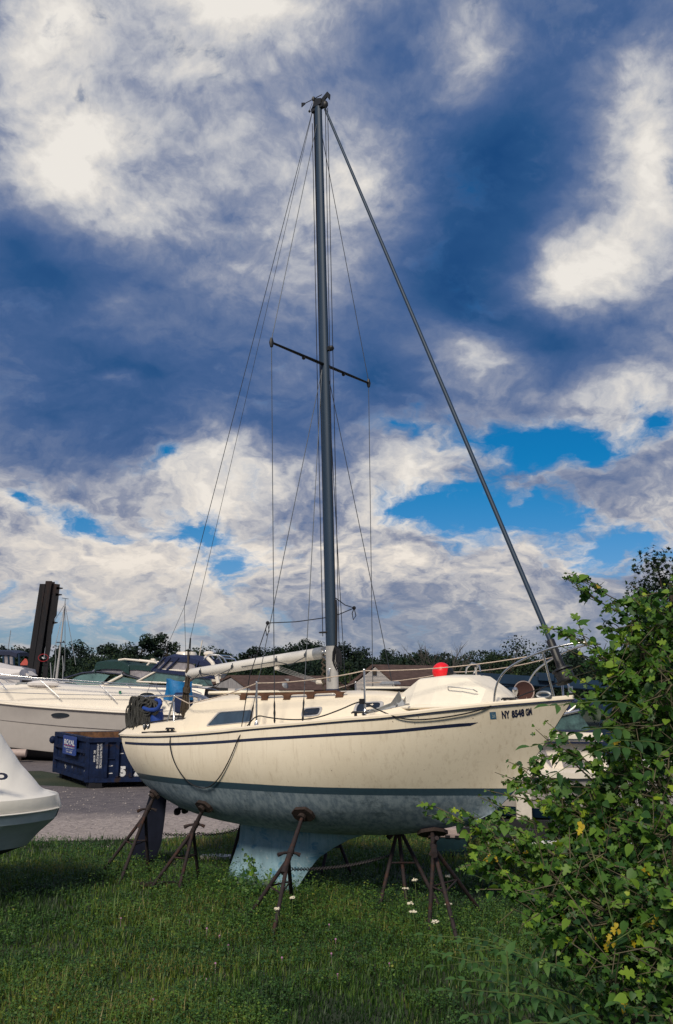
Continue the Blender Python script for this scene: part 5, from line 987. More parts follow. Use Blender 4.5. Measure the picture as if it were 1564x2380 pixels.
# tool chest and trailer in the grass
p = onground(1045, 1990); ck = empty('tool_chest', (p[0]+.04, p[1]+.1, 0), math.radians(-14), label='dark green tool chest with pale domed lid behind the bow stand', cat='chest')
m = MB(); m.box((0,0,.20), (.66,.40,.40), taper=1.06).build('chest_body', MAT['green_plastic'], ck, bevel=.02); m = MB(); m.loft([[(x*s_, y*s_, z) for x, y in ((-.37,-.23),(.37,-.23),(.37,.23),(-.37,.23))] for z, s_ in ((.405,1),(.47,1),(.48,.86),(.56,.80),(.585,.70))], True, True).build('chest_lid', MAT['beige_plastic'], ck, smooth=25)
for x in (-.24,-.04,.16): m = MB(); m.box((x,-.232,.42), (.1,.02,.06)).build('latch', MAT['black'], ck, bevel=.006)
m = MB(); m.box((.0,-.205,.12), (.6,.02,.03)); m.build('chest_rib', MAT['green_plastic'], ck)
ck.scale = (.85,.85,.80)
tr = empty('boat_trailer', (3.9, 17.2, 0), math.radians(-8), label='low black boat trailer frame with a white striped bar in the grass', cat='trailer')
m = MB()
for y in (-.55,.55): m.bar((-1.7,y,.42), (2.5,y,.42), .09, .14)
for x in (-1.5,0,1.6): m.bar((x,-.55,.40), (x,.55,.40), .09, .1)
m.build('frame', MAT['black'], tr); m = MB(); m.bar((-1.2,-.72,.30), (1.2,-.72,.30), .04, .07); m.build('striped_bar', MAT['white_paint'], tr)
for x in (.4,): 
    for y in (-.72,.72): m = MB(); m.lathe([(.1,-.09),(.27,-.09),(.30,-.05),(.30,.05),(.27,.09),(.1,.09)], (x,y,.30), (0,1,0), 20); m.build('wheel', MAT['black'], tr)
# ------------------------------------------------------------------ ground, road
def groundmat():
    m = bpy.data.materials.new('ground_soil'); N, L = nt(m); b = N['Principled BSDF']; b.inputs['Roughness'].default_value = .95
    tc = N.new('ShaderNodeTexCoord'); n1 = N.new('ShaderNodeTexNoise'); n1.inputs['Scale'].default_value = .6; n1.inputs['Detail'].default_value = 9; L.new(tc.outputs['Object'], n1.inputs[0])
    r = N.new('ShaderNodeValToRGB'); r.color_ramp.elements[0].position = .35; r.color_ramp.elements[1].position = .65; r.color_ramp.elements[0].color = (.016,.030,.012,1); r.color_ramp.elements[1].color = (.045,.050,.026,1); L.new(n1.outputs[0], r.inputs[0]); L.new(r.outputs[0], b.inputs[0])
    n2 = N.new('ShaderNodeTexNoise'); n2.inputs['Scale'].default_value = 25; n2.inputs['Detail'].default_value = 6; L.new(tc.outputs['Object'], n2.inputs[0]); bp = N.new('ShaderNodeBump'); bp.inputs['Strength'].default_value = .8; bp.inputs['Distance'].default_value = .05; L.new(n2.outputs[0], bp.inputs['Height']); L.new(bp.outputs[0], b.inputs['Normal']); return m
def roadmat():
    m = bpy.data.materials.new('worn_road'); N, L = nt(m); b = N['Principled BSDF']; b.inputs['Roughness'].default_value = .9
    tc = N.new('ShaderNodeTexCoord'); P = tc.outputs['Object']
    def noise(sc, det=8, ro=.65):
        n = N.new('ShaderNodeTexNoise'); n.inputs['Scale'].default_value = sc; n.inputs['Detail'].default_value = det; n.inputs['Roughness'].default_value = ro; L.new(P, n.inputs[0]); return n.outputs[0]
    def rng(x, a, c, d=0., e=1.):
        r = N.new('ShaderNodeMapRange'); r.inputs[1].default_value = a; r.inputs[2].default_value = c; r.inputs[3].default_value = d; r.inputs[4].default_value = e; L.new(x, r.inputs[0]); return r.outputs[0]
    def mix(f, a, c, bt='MIX'):
        x = N.new('ShaderNodeMix'); x.data_type = 'RGBA'; x.blend_type = bt
        for s, i in ((f,0),(a,6),(c,7)):
            if hasattr(s, 'links'): L.new(s, x.inputs[i])
            else: x.inputs[i].default_value = (*s, 1) if isinstance(s, tuple) else s
        return x.outputs[2]
    # light worn stone strip across the near edge of the yard, dark cinder behind it
    sp = N.new('ShaderNodeSeparateXYZ'); L.new(P, sp.inputs[0]); s = N.new('ShaderNodeMath'); s.operation = 'MULTIPLY_ADD'; L.new(sp.outputs[0], s.inputs[0]); s.inputs[1].default_value = -.16; L.new(sp.outputs[1], s.inputs[2])
    a = N.new('ShaderNodeMath'); a.operation = 'MULTIPLY_ADD'; L.new(noise(.5), a.inputs[0]); a.inputs[1].default_value = 3.; L.new(s.outputs[0], a.inputs[2])
    light = mix(rng(noise(9), .38, .66), (.27,.225,.21), (.46,.39,.35)); dark = mix(rng(noise(3), .35, .7), (.085,.074,.082), (.17,.145,.145))
    dark = mix(rng(noise(20), .58, .64), dark, (.26,.23,.22))
    v = N.new('ShaderNodeTexVoronoi'); v.feature = 'DISTANCE_TO_EDGE'; v.inputs['Scale'].default_value = 4.5; L.new(P, v.inputs[0]); light = mix(rng(v.outputs[0], .0, .07, .5, 0), light, (.09,.08,.075)); light = mix(rng(noise(26), .56, .62, 0, .6), light, (.12,.105,.10))
    c = mix(rng(a.outputs[0], 23.2, 24.6), light, dark); c = mix(rng(noise(1.2), .55, .75, 0, .6), c, (.10,.09,.085)); L.new(c, b.inputs[0])
    bp = N.new('ShaderNodeBump'); bp.inputs['Strength'].default_value = .6; bp.inputs['Distance'].default_value = .03; L.new(noise(22), bp.inputs['Height']); L.new(bp.outputs[0], b.inputs['Normal']); return m
m = MB(); m.add([(-2500,-600,0),(2500,-600,0),(2500,4500,0),(-2500,4500,0)], [(0,1,2,3)]); g = m.build('ground', groundmat(), None, smooth=0); g['kind'] = 'structure'
ROAD = np.array([(-40,17.4),(-12,17.6),(-6.5,18.0),(-3.2,18.6),(-1.9,19.5),(-.6,21.2),(.6,23.5),(1.5,27),(2,34),(2,60),(-60,60),(-60,29.0),(-14,30.2),(-9.6,31.5),(-8.3,30.0),(-6.6,26.6),(-7.8,27.2),(-9.4,27.6),(-11,27.3),(-40,26)])
m = MB(); m.add([(x, y, .006) for x, y in ROAD], [tuple(range(len(ROAD)))]); g = m.build('road', roadmat(), None, smooth=0); g['kind'] = 'structure'
def inpoly(P, x, y):
    c = np.zeros(len(x), bool); j = len(P)-1
    for i in range(len(P)):
        k = ((P[i,1] > y) != (P[j,1] > y)) & (x < (P[j,0]-P[i,0])*(y-P[i,1])/(P[j,1]-P[i,1]+1e-12)+P[i,0]); c ^= k; j = i
    return c
rng_ = RNG
def vnoise(x, y, s, seed=0):     # smooth value noise, numpy
    r = np.random.default_rng(seed).random((64,64)); X = x*s+100; Y = y*s+100; i = np.floor(X).astype(int); j = np.floor(Y).astype(int); u = X-i; v = Y-j; u = u*u*(3-2*u); v = v*v*(3-2*v); f = lambda a, b: r[a % 64, b % 64]
    return (f(i,j)*(1-u)+f(i+1,j)*u)*(1-v)+(f(i,j+1)*(1-u)+f(i+1,j+1)*u)*v
def patch(n, y0=7.2, y1=26, pw=1.0):
    y = y0+(y1-y0)*rng_.random(n)**1.35; w = y*.40+.8; x = (rng_.random(n)*2-1)*w
    dens = vnoise(x, y, 1.1, 3)*.55+vnoise(x, y, 3.7, 4)*.45
    ed = vnoise(x, y, .9, 9)*1.0-.5; keep = ~inpoly(ROAD, x+ed*.6, y-ed*.9+.1)
    return x[keep], y[keep], dens[keep]
leafmat('grass_blades', [(0,(.014,.036,.012)),(.35,(.036,.090,.017)),(.65,(.095,.165,.022)),(.85,(.18,.215,.04)),(1,(.27,.23,.10))], .25, .5, .3)
leafmat('weed_leaves', [(0,(.014,.040,.016)),(.4,(.034,.090,.022)),(.75,(.085,.165,.026)),(.95,(.16,.23,.03)),(1,(.24,.26,.04))], .25, .5, .3)
x, y, dn = patch(185000); n = len(x); h = (.035+.075*rng_.random(n)**1.7)*(.35+1.1*dn+.45*vnoise(x,y,.8,41))*np.where(rng_.random(n) < .03, 2.0, 1); w = .0022+.003*rng_.random(n)+y*.00017
a = rng_.random(n)*6.283; lean = (.2+.9*rng_.random(n))*h*.6; dx, dy = np.cos(a), np.sin(a); px_, py_ = -dy*w, dx*w
B = np.stack([x,y,np.zeros(n)], 1); S = np.stack([px_,py_,np.zeros(n)], 1); Ld = np.stack([dx*lean,dy*lean,np.zeros(n)], 1); Z = np.stack([0*h,0*h,h], 1)
V = np.stack([B-S, B+S, B+S*.75+Ld*.35+Z*.6, B-S*.75+Ld*.35+Z*.6, B+Ld+Z, B+Ld+Z], 1); V[:,4] += S*.1; V[:,5] -= S*.1
F = (np.arange(n)*6)[:,None,None]+np.array([[0,1,2,3],[3,2,4,5]])[None]; r = np.clip(.17+.45*dn+.17*rng_.normal(size=n)+(vnoise(x,y,.45,21)-.5)*.75+(vnoise(x,y,1.7,31)-.5)*.35+np.clip((y-14)*.03,0,.14)+np.where(rng_.random(n) < .02, .4, 0), 0, 1)
g = npmesh('grass', V.reshape(-1,3), F.reshape(-1,4), MAT['grass_blades'], None, np.repeat(r, 2)); tag(g, 'dark green rough grass around the jack stands', 'grass', kind='stuff')
x, y, dn = patch(120000); k = dn+vnoise(x, y, .7, 5)*.6 > .70; x, y, dn = x[k], y[k], dn[k]; n = len(x); z = .02+.13*rng_.random(n)*(.4+dn)
for wx, wy, wn, wh, wr in ((-1.0,13.2,900,.30,.55),(-.75,12.1,500,.24,.35),(-1.7,14.4,500,.30,.4),(-2.4,14.2,450,.22,.45),(-3.3,15.2,450,.24,.4),(1.35,12.0,450,.24,.4),(.85,13.2,450,.26,.45),(.2,12.6,600,.22,.7),(1.7,11.2,500,.26,.45)):     # taller weeds left standing round the keel and the stands
    x = np.concatenate([x, wx+wr*rng_.normal(size=wn)]); y = np.concatenate([y, wy+wr*rng_.normal(size=wn)]); z = np.concatenate([z, .03+wh*rng_.random(wn)]); dn = np.concatenate([dn, .35+.3*rng_.random(wn)])
n = len(x)
T = [(0,0,0),(.5,.45,.1),(.32,.9,.02),(0,1.15,-.08),(-.32,.9,.02),(-.5,.45,.1)]; TF = [[0,1,2,3],[0,3,4,5]]
pos, nr, fw, sz, rv = [], [], [], [], []
for q in range(3):
    aa = rng_.random(n)*6.283; up_ = np.stack([.7*rng_.normal(size=n)*.6, .7*rng_.normal(size=n)*.6-.15, np.ones(n)], 1); pos.append(np.stack([x+.02*rng_.normal(size=n), y+.02*rng_.normal(size=n), z+.015*rng_.normal(size=n)], 1)); nr.append(up_); fw.append(np.stack([np.cos(aa), np.sin(aa), .2+0*aa], 1)); sz.append(.008+.017*rng_.random(n)**2+.0004*y); rv.append(np.clip(.16+.5*dn+.17*rng_.normal(size=n)+(z-.08)*1.0, 0, 1))
V, F = scatter(T, TF, np.concatenate(pos), np.concatenate(nr), np.concatenate(fw), np.concatenate(sz)); g = npmesh('weeds', V, F, MAT['weed_leaves'], None, np.repeat(np.concatenate(rv), 2)); tag(g, 'low leafy clover and weeds mixed into the grass', 'weeds', kind='stuff')
n = 2600; y = 17.5+11*rng_.random(n)**1.6; x = -14+14.5*rng_.random(n); k = inpoly(ROAD, x, y) | (vnoise(x, y, .9, 9) > .62) & (y < 19); x, y = x[k], y[k]; n = len(x)
T = [(-.5,-.4,0),(.5,-.45,.05),(.45,.5,0),(-.4,.45,.02),(0,0,.6)]; V, F = scatter(T, [[0,1,4,4],[1,2,4,4],[2,3,4,4],[3,0,4,4]] if False else [[0,1,4],[1,2,4],[2,3,4],[3,0,4]], np.stack([x,y,np.full(n,.006)],1), np.tile([0,0,1.],(n,1))+.1*rng_.normal(size=(n,3)), rvec(n), .014+.035*rng_.random(n)**3)
g = npmesh('gravel', V, F, mat('loose_stone', (.30,.26,.24), .9, 0, .5, 2.5), None); tag(g, 'loose pale gravel scattered over the worn road', 'gravel', kind='stuff')
# flowers
def flower(px, py, h, rad, label, grp, proto=None):
    p = onground(px, py); o = empty('lace_flower', p, 0, label=label, cat='flower', group=grp); top = np.array([.04*rng_.normal(), .04*rng_.normal(), h])
    m = MB(); m.tube([(0,0,0), top*.5+np.array([.01,0,0]), top], .004, 5); m.build('stem', MAT['stem_green'], o); m = MB()
    for k in range(26):
        r_ = rad*math.sqrt(rng_.random()); t = rng_.random()*6.28; m.ball(top+np.array([r_*math.cos(t), r_*math.sin(t), .012-.25*r_*r_/rad+.006*rng_.normal()]), (.011,.011,.006), 6)
    m.build('flower_head', MAT['lace_white'], o, fix=False)
for k, (px, py) in enumerate([(966,2082),(966,2160),(1026,2180),(947,2128),(948,2100),(1030,2140),(1036,2063),(675,2120),(655,2155)]): flower(px, py+38, .33+.06*rng_.random(), .040 if k < 6 else .028, 'white lace flower standing in the grass around the bow and keel stands', 'white lace flowers in the grass')
mm = MB()
for t in np.linspace(0, 6.28, 9)[:-1]:
    for e in (-.3,.4,1.0): mm.ball((.009*math.cos(t)*math.cos(e), .009*math.sin(t)*math.cos(e), .008+.009*math.sin(e)), .006, 6)
mm.tube([(0,0,-.16),(0,0,0)], .002, 4); clover = mm.build('clover_flower', MAT['clover_pink'], None, fix=False); first = True
for k, (px, py) in enumerate([(480,2170),(440,2148),(280,2140),(510,2185),(530,2205),(478,2288),(500,2250),(765,2160),(355,2342),(780,2195),(770,2230),(905,2250),(785,2275),(655,2240)]):
    o = clover if first else clover.copy(); 
    if not first: COL.objects.link(o)
    first = False; o.location = onground(px, py+14)+np.array([0,0,.09+.03*rng_.random()]); o.scale = [.8]*3; tag(o, 'tiny pink clover blossom on the open lawn', 'flower', 'pink clover blossoms in the lawn')
m = MB(); p = onground(375, 2063); m.box((p[0], p[1], .05), (.62,.08,.06), np.array([[.99,-.1,0],[.1,.99,0],[0,0,1]])); tag(m.build('timber_offcut', MAT['old_wood'], None, bevel=.008), 'short dark timber lying in the grass between two stern stands', 'timber')
m = MB(); p = onground(845, 2068); p = onground(500, 1995); m.prism([p+np.array(q) for q in ((-.25,-.1,.0),(.22,-.12,.0),(.28,.06,.0),(.05,.16,.0),(-.22,.1,.0))], (0,0,.05)); tag(m.build('flat_stone', MAT['concrete_white'], None), 'pale flat stone in the grass left of the keel', 'stone')
# ------------------------------------------------------------------ leaves
def lobed(k=0):      # mulberry leaf outlines: a deeply lobed one and a heart-shaped one; quads fanned around the midrib
    L_ = [(.0,.0),(.22,-.06),(.40,.10),(.34,.24),(.20,.30),(.34,.42),(.54,.46),(.50,.66),(.30,.66),(.18,.72),(.22,.92),(.0,1.18)] if k == 0 else [(.0,.0),(.22,-.05),(.40,.12),(.46,.30),(.44,.46),(.36,.64),(.26,.80),(.12,1.0),(.0,1.15)]
    V = []; F = []
    for x_, y_ in L_: V.append((x_, y_, .16*abs(x_)-.10*y_*y_))
    n = len(L_); mid = [(0, y_*(.98), -.10*y_*y_) for x_, y_ in L_]; V += mid; V += [(-x_, y_, z_) for x_, y_, z_ in V[:n]]
    for i in range(n-1): F += [[i, i+1, n+i+1, n+i], [n+i, n+i+1, 2*n+i+1, 2*n+i]]
    return V, F
LOB = [lobed(0), lobed(1)]
LANCE = ([(0,0,0),(.20,.22,.06),(.24,.45,.06),(.16,.72,.02),(0,1.05,-.16),(0,.72,-.05),(0,.45,-.01),(0,.22,0),(-.20,.22,.06),(-.24,.45,.06),(-.16,.72,.02)], [[0,1,7,7],[7,1,2,6],[6,2,3,5],[5,3,4,4],[0,7,8,8],[7,6,9,8],[6,5,10,9],[5,4,4,10]])
LANCE = (LANCE[0], [[0,1,2,7],[7,2,3,5],[0,7,9,8],[7,5,10,9],[5,3,4,10]])
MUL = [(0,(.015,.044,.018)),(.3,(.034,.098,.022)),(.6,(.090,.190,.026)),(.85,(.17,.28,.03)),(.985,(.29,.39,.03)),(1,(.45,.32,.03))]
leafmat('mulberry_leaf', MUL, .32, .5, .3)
leafmat('pinnate_leaf', [(0,(.014,.042,.020)),(.5,(.045,.115,.034)),(.85,(.10,.19,.04)),(1,(.18,.26,.05))], .25, .5, .3)
leafmat('yellow_leaf', [(0,(.35,.26,.02)),(1,(.55,.42,.03))], .3, .5, .3)
leafmat('tree_leaf', [(0,(.007,.018,.009)),(.5,(.018,.040,.014)),(1,(.045,.075,.018))], .2, .5, .3)
leafmat('far_leaf', [(0,(.006,.014,.013)),(.5,(.014,.030,.018)),(.85,(.034,.058,.020)),(1,(.07,.10,.024))], .12, .7, .2)
def curve(P, n):
    P = np.array(P, float); Q = np.concatenate([[2*P[0]-P[1]], P, [2*P[-1]-P[-2]]]); out = []
    for t in np.linspace(0, len(P)-1-1e-6, n):
        i = int(t); u = t-i; a, b, c, d = Q[i:i+4]; out.append(.5*(2*b+(c-a)*u+(2*a-5*b+4*c-d)*u*u+(3*b-a-3*c+d)*u**3))
    return np.array(out)
class Leaves:
    def __init__(s): s.p = [[],[]]; s.n = [[],[]]; s.f = [[],[]]; s.z = [[],[]]; s.r = [[],[]]
    def add(s, k, p, n, f, z, r): s.p[k].append(p); s.n[k].append(n); s.f[k].append(f); s.z[k].append(z); s.r[k].append(r)
    def build(s, name, matn, parent, T=LOB):
        Vs, Fs, Rs, b = [], [], [], 0
        for k in (0,1):
            if not s.p[k]: continue
            V, F = scatter(*T[k], np.array(s.p[k]), np.array(s.n[k]), np.array(s.f[k]), np.array(s.z[k])); Vs.append(V); Fs.append(F+b); b += len(V); Rs.append(np.repeat(np.array(s.r[k]), len(T[k][1])))
        return npmesh(name, np.concatenate(Vs), np.concatenate(Fs), MAT[matn], parent, np.concatenate(Rs), True)
rl = random.Random(8)
def mulberry(label, branches, fill, nfill, size=.085, base=None, tone=0.):
    """branches: (base point, tip pixel, tip distance, sag); fill: list of (px,py,Y,radius) leafy masses"""
    o = empty('mulberry_shrub', (base[0], base[1], 0), label=label, cat='shrub'); b0 = np.array([base[0], base[1], 0]); lv = Leaves(); tw = MB()
    def leaf(p, d, sc=1., br=0.):
        k = 0 if rl.random() < .62 else 1; out_ = np.array([rl.gauss(0,1), rl.gauss(0,1)-.25, rl.gauss(0,.5)]); f = d*.5+out_*.7+np.array([0,0,-.5]); n = np.array([rl.gauss(0,.7), -.35+rl.gauss(0,.7), .8])
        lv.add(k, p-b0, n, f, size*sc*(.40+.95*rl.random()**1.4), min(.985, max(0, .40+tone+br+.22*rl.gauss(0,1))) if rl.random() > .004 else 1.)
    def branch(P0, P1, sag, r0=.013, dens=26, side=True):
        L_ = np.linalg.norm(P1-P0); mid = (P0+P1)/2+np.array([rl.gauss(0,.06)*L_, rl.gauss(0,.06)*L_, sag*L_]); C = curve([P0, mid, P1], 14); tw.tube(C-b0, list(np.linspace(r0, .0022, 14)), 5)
        n = max(4, int(L_*dens*1.4))
        for i in range(n):
            t = .12+.88*(i+rl.random())/n; j = t*13; q = int(min(12, j)); p = C[q]+(C[min(13,q+1)]-C[q])*(j-q); d = C[min(13,q+1)]-C[q]; d = d/(np.linalg.norm(d)+1e-9); off = np.array([rl.gauss(0,1), rl.gauss(0,1), rl.gauss(0,.8)])*.016
            leaf(p+off, d, .45+.65*min(1, 3.2*(1-t)+.12), .22*t-.05)
        if side:
            for i in range(int(L_*5)):
                t = .2+.72*rl.random(); p = C[int(t*13)]; d = C[min(13,int(t*13)+1)]-C[int(t*13)]; d /= np.linalg.norm(d); q = np.array([rl.gauss(0,1), rl.gauss(0,1), rl.gauss(0,1)+.2]); q = d*.8+q*.55; q /= np.linalg.norm(q); branch(p, p+q*(.16+.26*rl.random()), .08, .005, 34, False)
    for (bx, by, bz), (px, py), Y, sag in branches: branch(np.array([bx,by,bz]), at(px, py, Y), sag)
    for px, py, Y, rad, n in fill:
        c = at(px, py, Y)
        for k in range(int(n*nfill)):
            v = np.array([rl.gauss(0,1), rl.gauss(0,1)*1.2, rl.gauss(0,1)]); v = v/np.linalg.norm(v)*rad*(.35+.65*rl.random()**.5); p = c+v
            if k % 9 == 0: q = p+np.array([rl.gauss(0,.12), rl.gauss(0,.12), rl.gauss(0,.12)]); tw.tube([c*.5+p*.5-b0, p-b0, q-b0], [.006,.004,.002], 4)
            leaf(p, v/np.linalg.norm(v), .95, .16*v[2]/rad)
    tr = MB()
    for k in range(3): e = at(fill[k % len(fill)][0], fill[k % len(fill)][1], fill[k % len(fill)][2]); tr.tube(curve([(base[0]+.1*k, base[1], -.05), (b0*.5+e*.5)+np.array([.1*k,0,-.3]), e], 8)-b0, list(np.linspace(.04, .015, 8)), 7)
    tr.build('trunk', MAT['bark'], o, smooth=60); tw.build('twigs', MAT['twig'], o, smooth=60, fix=False); lv.build('leaves', 'mulberry_leaf', o); return o
# tall shrub at the upper right
B1 = (3.3, 6.9)
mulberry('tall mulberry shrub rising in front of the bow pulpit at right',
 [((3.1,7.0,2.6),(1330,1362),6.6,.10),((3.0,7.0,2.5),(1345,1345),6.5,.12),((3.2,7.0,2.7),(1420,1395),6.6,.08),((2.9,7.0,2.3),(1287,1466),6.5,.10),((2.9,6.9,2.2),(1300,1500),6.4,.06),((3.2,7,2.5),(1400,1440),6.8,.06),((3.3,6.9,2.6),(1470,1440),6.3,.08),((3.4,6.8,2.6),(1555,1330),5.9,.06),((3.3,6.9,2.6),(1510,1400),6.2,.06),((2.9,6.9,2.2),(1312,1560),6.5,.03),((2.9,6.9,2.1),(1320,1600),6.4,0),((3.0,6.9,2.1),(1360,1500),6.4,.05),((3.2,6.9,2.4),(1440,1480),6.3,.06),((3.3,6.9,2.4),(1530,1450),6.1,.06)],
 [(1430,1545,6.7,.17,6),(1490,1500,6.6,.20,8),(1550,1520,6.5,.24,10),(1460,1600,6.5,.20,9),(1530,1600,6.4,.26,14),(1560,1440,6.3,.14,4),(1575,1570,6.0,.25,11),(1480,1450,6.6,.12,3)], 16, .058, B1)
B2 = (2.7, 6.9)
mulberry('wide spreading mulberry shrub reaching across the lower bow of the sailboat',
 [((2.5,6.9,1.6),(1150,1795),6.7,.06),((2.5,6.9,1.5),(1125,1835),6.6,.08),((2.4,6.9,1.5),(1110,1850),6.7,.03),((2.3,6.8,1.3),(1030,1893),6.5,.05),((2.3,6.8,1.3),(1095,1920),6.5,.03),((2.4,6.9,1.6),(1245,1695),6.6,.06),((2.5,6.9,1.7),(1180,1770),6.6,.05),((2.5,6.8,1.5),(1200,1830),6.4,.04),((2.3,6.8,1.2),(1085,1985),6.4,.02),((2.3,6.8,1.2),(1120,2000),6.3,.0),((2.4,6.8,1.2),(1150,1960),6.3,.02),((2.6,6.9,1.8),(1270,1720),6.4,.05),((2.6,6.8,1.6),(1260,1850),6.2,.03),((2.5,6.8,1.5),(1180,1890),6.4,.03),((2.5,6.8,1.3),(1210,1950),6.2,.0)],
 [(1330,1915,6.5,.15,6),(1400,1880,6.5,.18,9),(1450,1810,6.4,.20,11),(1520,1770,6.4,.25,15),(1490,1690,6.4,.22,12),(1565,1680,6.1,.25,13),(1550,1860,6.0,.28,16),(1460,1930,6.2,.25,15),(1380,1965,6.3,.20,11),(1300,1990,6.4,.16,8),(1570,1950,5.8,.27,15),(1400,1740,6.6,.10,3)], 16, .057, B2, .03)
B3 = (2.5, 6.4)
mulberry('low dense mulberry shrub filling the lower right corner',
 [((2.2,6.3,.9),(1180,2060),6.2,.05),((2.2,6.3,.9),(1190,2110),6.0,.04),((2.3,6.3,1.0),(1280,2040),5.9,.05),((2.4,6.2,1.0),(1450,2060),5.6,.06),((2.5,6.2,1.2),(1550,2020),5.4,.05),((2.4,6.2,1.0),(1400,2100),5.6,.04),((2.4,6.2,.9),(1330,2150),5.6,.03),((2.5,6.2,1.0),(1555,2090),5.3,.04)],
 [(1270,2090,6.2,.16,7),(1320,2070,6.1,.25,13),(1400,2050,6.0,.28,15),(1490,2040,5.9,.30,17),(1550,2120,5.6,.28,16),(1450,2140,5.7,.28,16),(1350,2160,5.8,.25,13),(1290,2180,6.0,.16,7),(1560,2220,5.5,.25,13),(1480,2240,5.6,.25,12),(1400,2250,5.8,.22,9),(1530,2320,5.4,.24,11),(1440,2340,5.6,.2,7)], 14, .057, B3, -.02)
# saplings with long pinnate leaves
def pinnate(label, base, fronds, cat='sapling', tone=0., ls=1.):
    o = empty('pinnate_sapling', (base[0], base[1], 0), label=label, cat=cat); b0 = np.array([base[0], base[1], 0]); lv = Leaves(); st = MB()
    top = np.mean([np.array(f[0]) for f in fronds], axis=0); st.tube(curve([b0+np.array([0,0,-.05]), b0*.5+top*.5+np.array([.03,.03,0]), top], 8)-b0, list(np.linspace(.02,.010,8)), 6); st.build('stem', MAT['twig'], o); 
    for P0, (px, py), Y, sag, n, sz in fronds:
        P0 = np.array(P0); P1 = at(px, py, Y); L_ = np.linalg.norm(P1-P0); C = curve([P0, (P0+P1)/2+np.array([0,0,sag*L_]), P1], 20); rm = MB(); rm.tube(C-b0, list(np.linspace(.006,.002,20)), 5); rm.build('rachis', MAT['stem_green'], o, fix=False)
        for i in range(n):
            t = .18+.80*i/(n-1); j = int(t*18.9); p = C[j]; d = C[j+1]-C[j]; d /= np.linalg.norm(d); s_ = np.cross(d, (0,0,1)); s_ /= np.linalg.norm(s_); taper = 1-.45*max(0, t-.6)/.4-.2*max(0,.3-t)/.3
            for sd in (1,-1):
                f = s_*sd*.85+d*.45+np.array([0,0,-.45-.25*rl.random()])+np.array([rl.gauss(0,.12) for _ in range(3)]); nn = np.array([0,-.3,1])+s_*sd*.25+np.array([rl.gauss(0,.2) for _ in range(3)]); lv.add(0, p-b0, nn, f, sz*taper*(.85+.3*rl.random()), min(1, max(0, .45+tone+.15*rl.gauss(0,1))))
        lv.add(0, C[-1]-b0, np.array([0,-.3,1.]), C[-1]-C[-2], sz*.8, .6)
    lv.build('leaves', 'pinnate_leaf', o, [LANCE, LANCE]); return o
pinnate('sapling with long drooping dark leaflets hanging beside the bow', (2.75, 6.2), [((2.4,6.3,2.62),(1278,1640),6.1,.12,7,.135),((2.45,6.3,2.40),(1232,1735),6.0,.16,9,.125),((2.45,6.3,2.25),(1228,1835),5.9,.22,9,.125),((2.5,6.3,2.3),(1440,1720),5.8,.12,8,.12)], tone=-.15)
pinnate('sapling with feathery fronds spreading low over the grass left of the shrubs', (1.75, 6.6), [((1.75,6.6,.75),(985,2172),6.7,.16,11,.085),((1.75,6.6,.70),(1010,2245),6.4,.18,10,.085),((1.78,6.6,.80),(1105,2035),6.8,.22,10,.07),((1.8,6.6,.75),(1225,2050),6.6,.2,9,.07),((1.75,6.5,.7),(1055,2215),6.0,.2,9,.09)])
pinnate('sapling with broad arching fronds at the bottom edge below the shrubs', (1.7, 5.9), [((1.75,5.9,.62),(1150,2390),5.5,.18,9,.095),((1.75,5.9,.66),(1100,2300),5.6,.16,9,.09),((1.8,5.9,.66),(1360,2270),5.6,.18,9,.09),((1.75,5.9,.70),(1260,2230),5.6,.2,8,.085),((1.8,5.9,.6),(1290,2380),5.2,.2,8,.09)], tone=-.05)
pinnate('sapling with light green fronds leaning over the lawn at the bottom', (1.35, 6.2), [((1.4,6.2,.55),(1035,2300),6.1,.20,10,.085),((1.4,6.2,.6),(1020,2215),6.3,.22,11,.08),((1.42,6.2,.62),(1130,2160),6.3,.25,10,.075),((1.4,6.1,.6),(1090,2360),5.7,.2,10,.09),((1.45,6.2,.66),(1210,2150),6.1,.22,9,.08),((1.45,6.1,.6),(1200,2330),5.7,.22,9,.085)], tone=.05)
pinnate('low spray of feathery fronds between the lawn and the shrubs', (1.75, 6.0), [((1.75,6.05,.5),(1075,2190),6.2,.24,11,.085),((1.75,6.05,.5),(1120,2255),5.9,.22,11,.09),((1.75,6.0,.5),(1180,2215),5.8,.24,10,.09),((1.75,6.0,.5),(1160,2310),5.7,.22,10,.09),((1.8,6.0,.5),(1250,2290),5.6,.2,10,.085),((1.8,6.0,.55),(1240,2170),5.9,.22,10,.08),((1.75,6.0,.45),(1060,2275),6.0,.22,10,.085)], tone=.0)
pinnate('sapling with dark fronds at the far bottom right corner', (2.15, 5.6), [((2.15,5.6,.62),(1430,2330),5.2,.18,9,.085),((2.2,5.6,.66),(1520,2380),5.1,.18,9,.09),((2.15,5.6,.6),(1390,2390),5.0,.16,8,.085),((2.2,5.6,.7),(1560,2260),5.2,.16,9,.085)], tone=-.12)
def milkweed(px, py, Y, label, h=.5):
    p = at(px, py, Y); o = empty('broad_leaf_weed', (p[0], p[1], 0), label=label, cat='weed'); lv = Leaves(); m = MB(); m.tube([(0,0,0),(.01,0,p[2]*.6),(0,0,p[2])], [.009,.007,.004], 6); m.build('stem', MAT['stem_green'], o)
    for k in range(9):
        z = p[2]-.03-.055*k; a = k*1.6+rl.random(); f = np.array([math.cos(a)*.8, math.sin(a)*.8, .7-.1*k]); lv.add(0, np.array([0,0,z]), np.array([-math.cos(a)*.6,-math.sin(a)*.6-.2,.8]), f,   .085+.04*rl.random(), .60+.15*rl.gauss(0,1)*.5)
    lv.build('leaves', 'pinnate_leaf', o, [LANCE, LANCE])
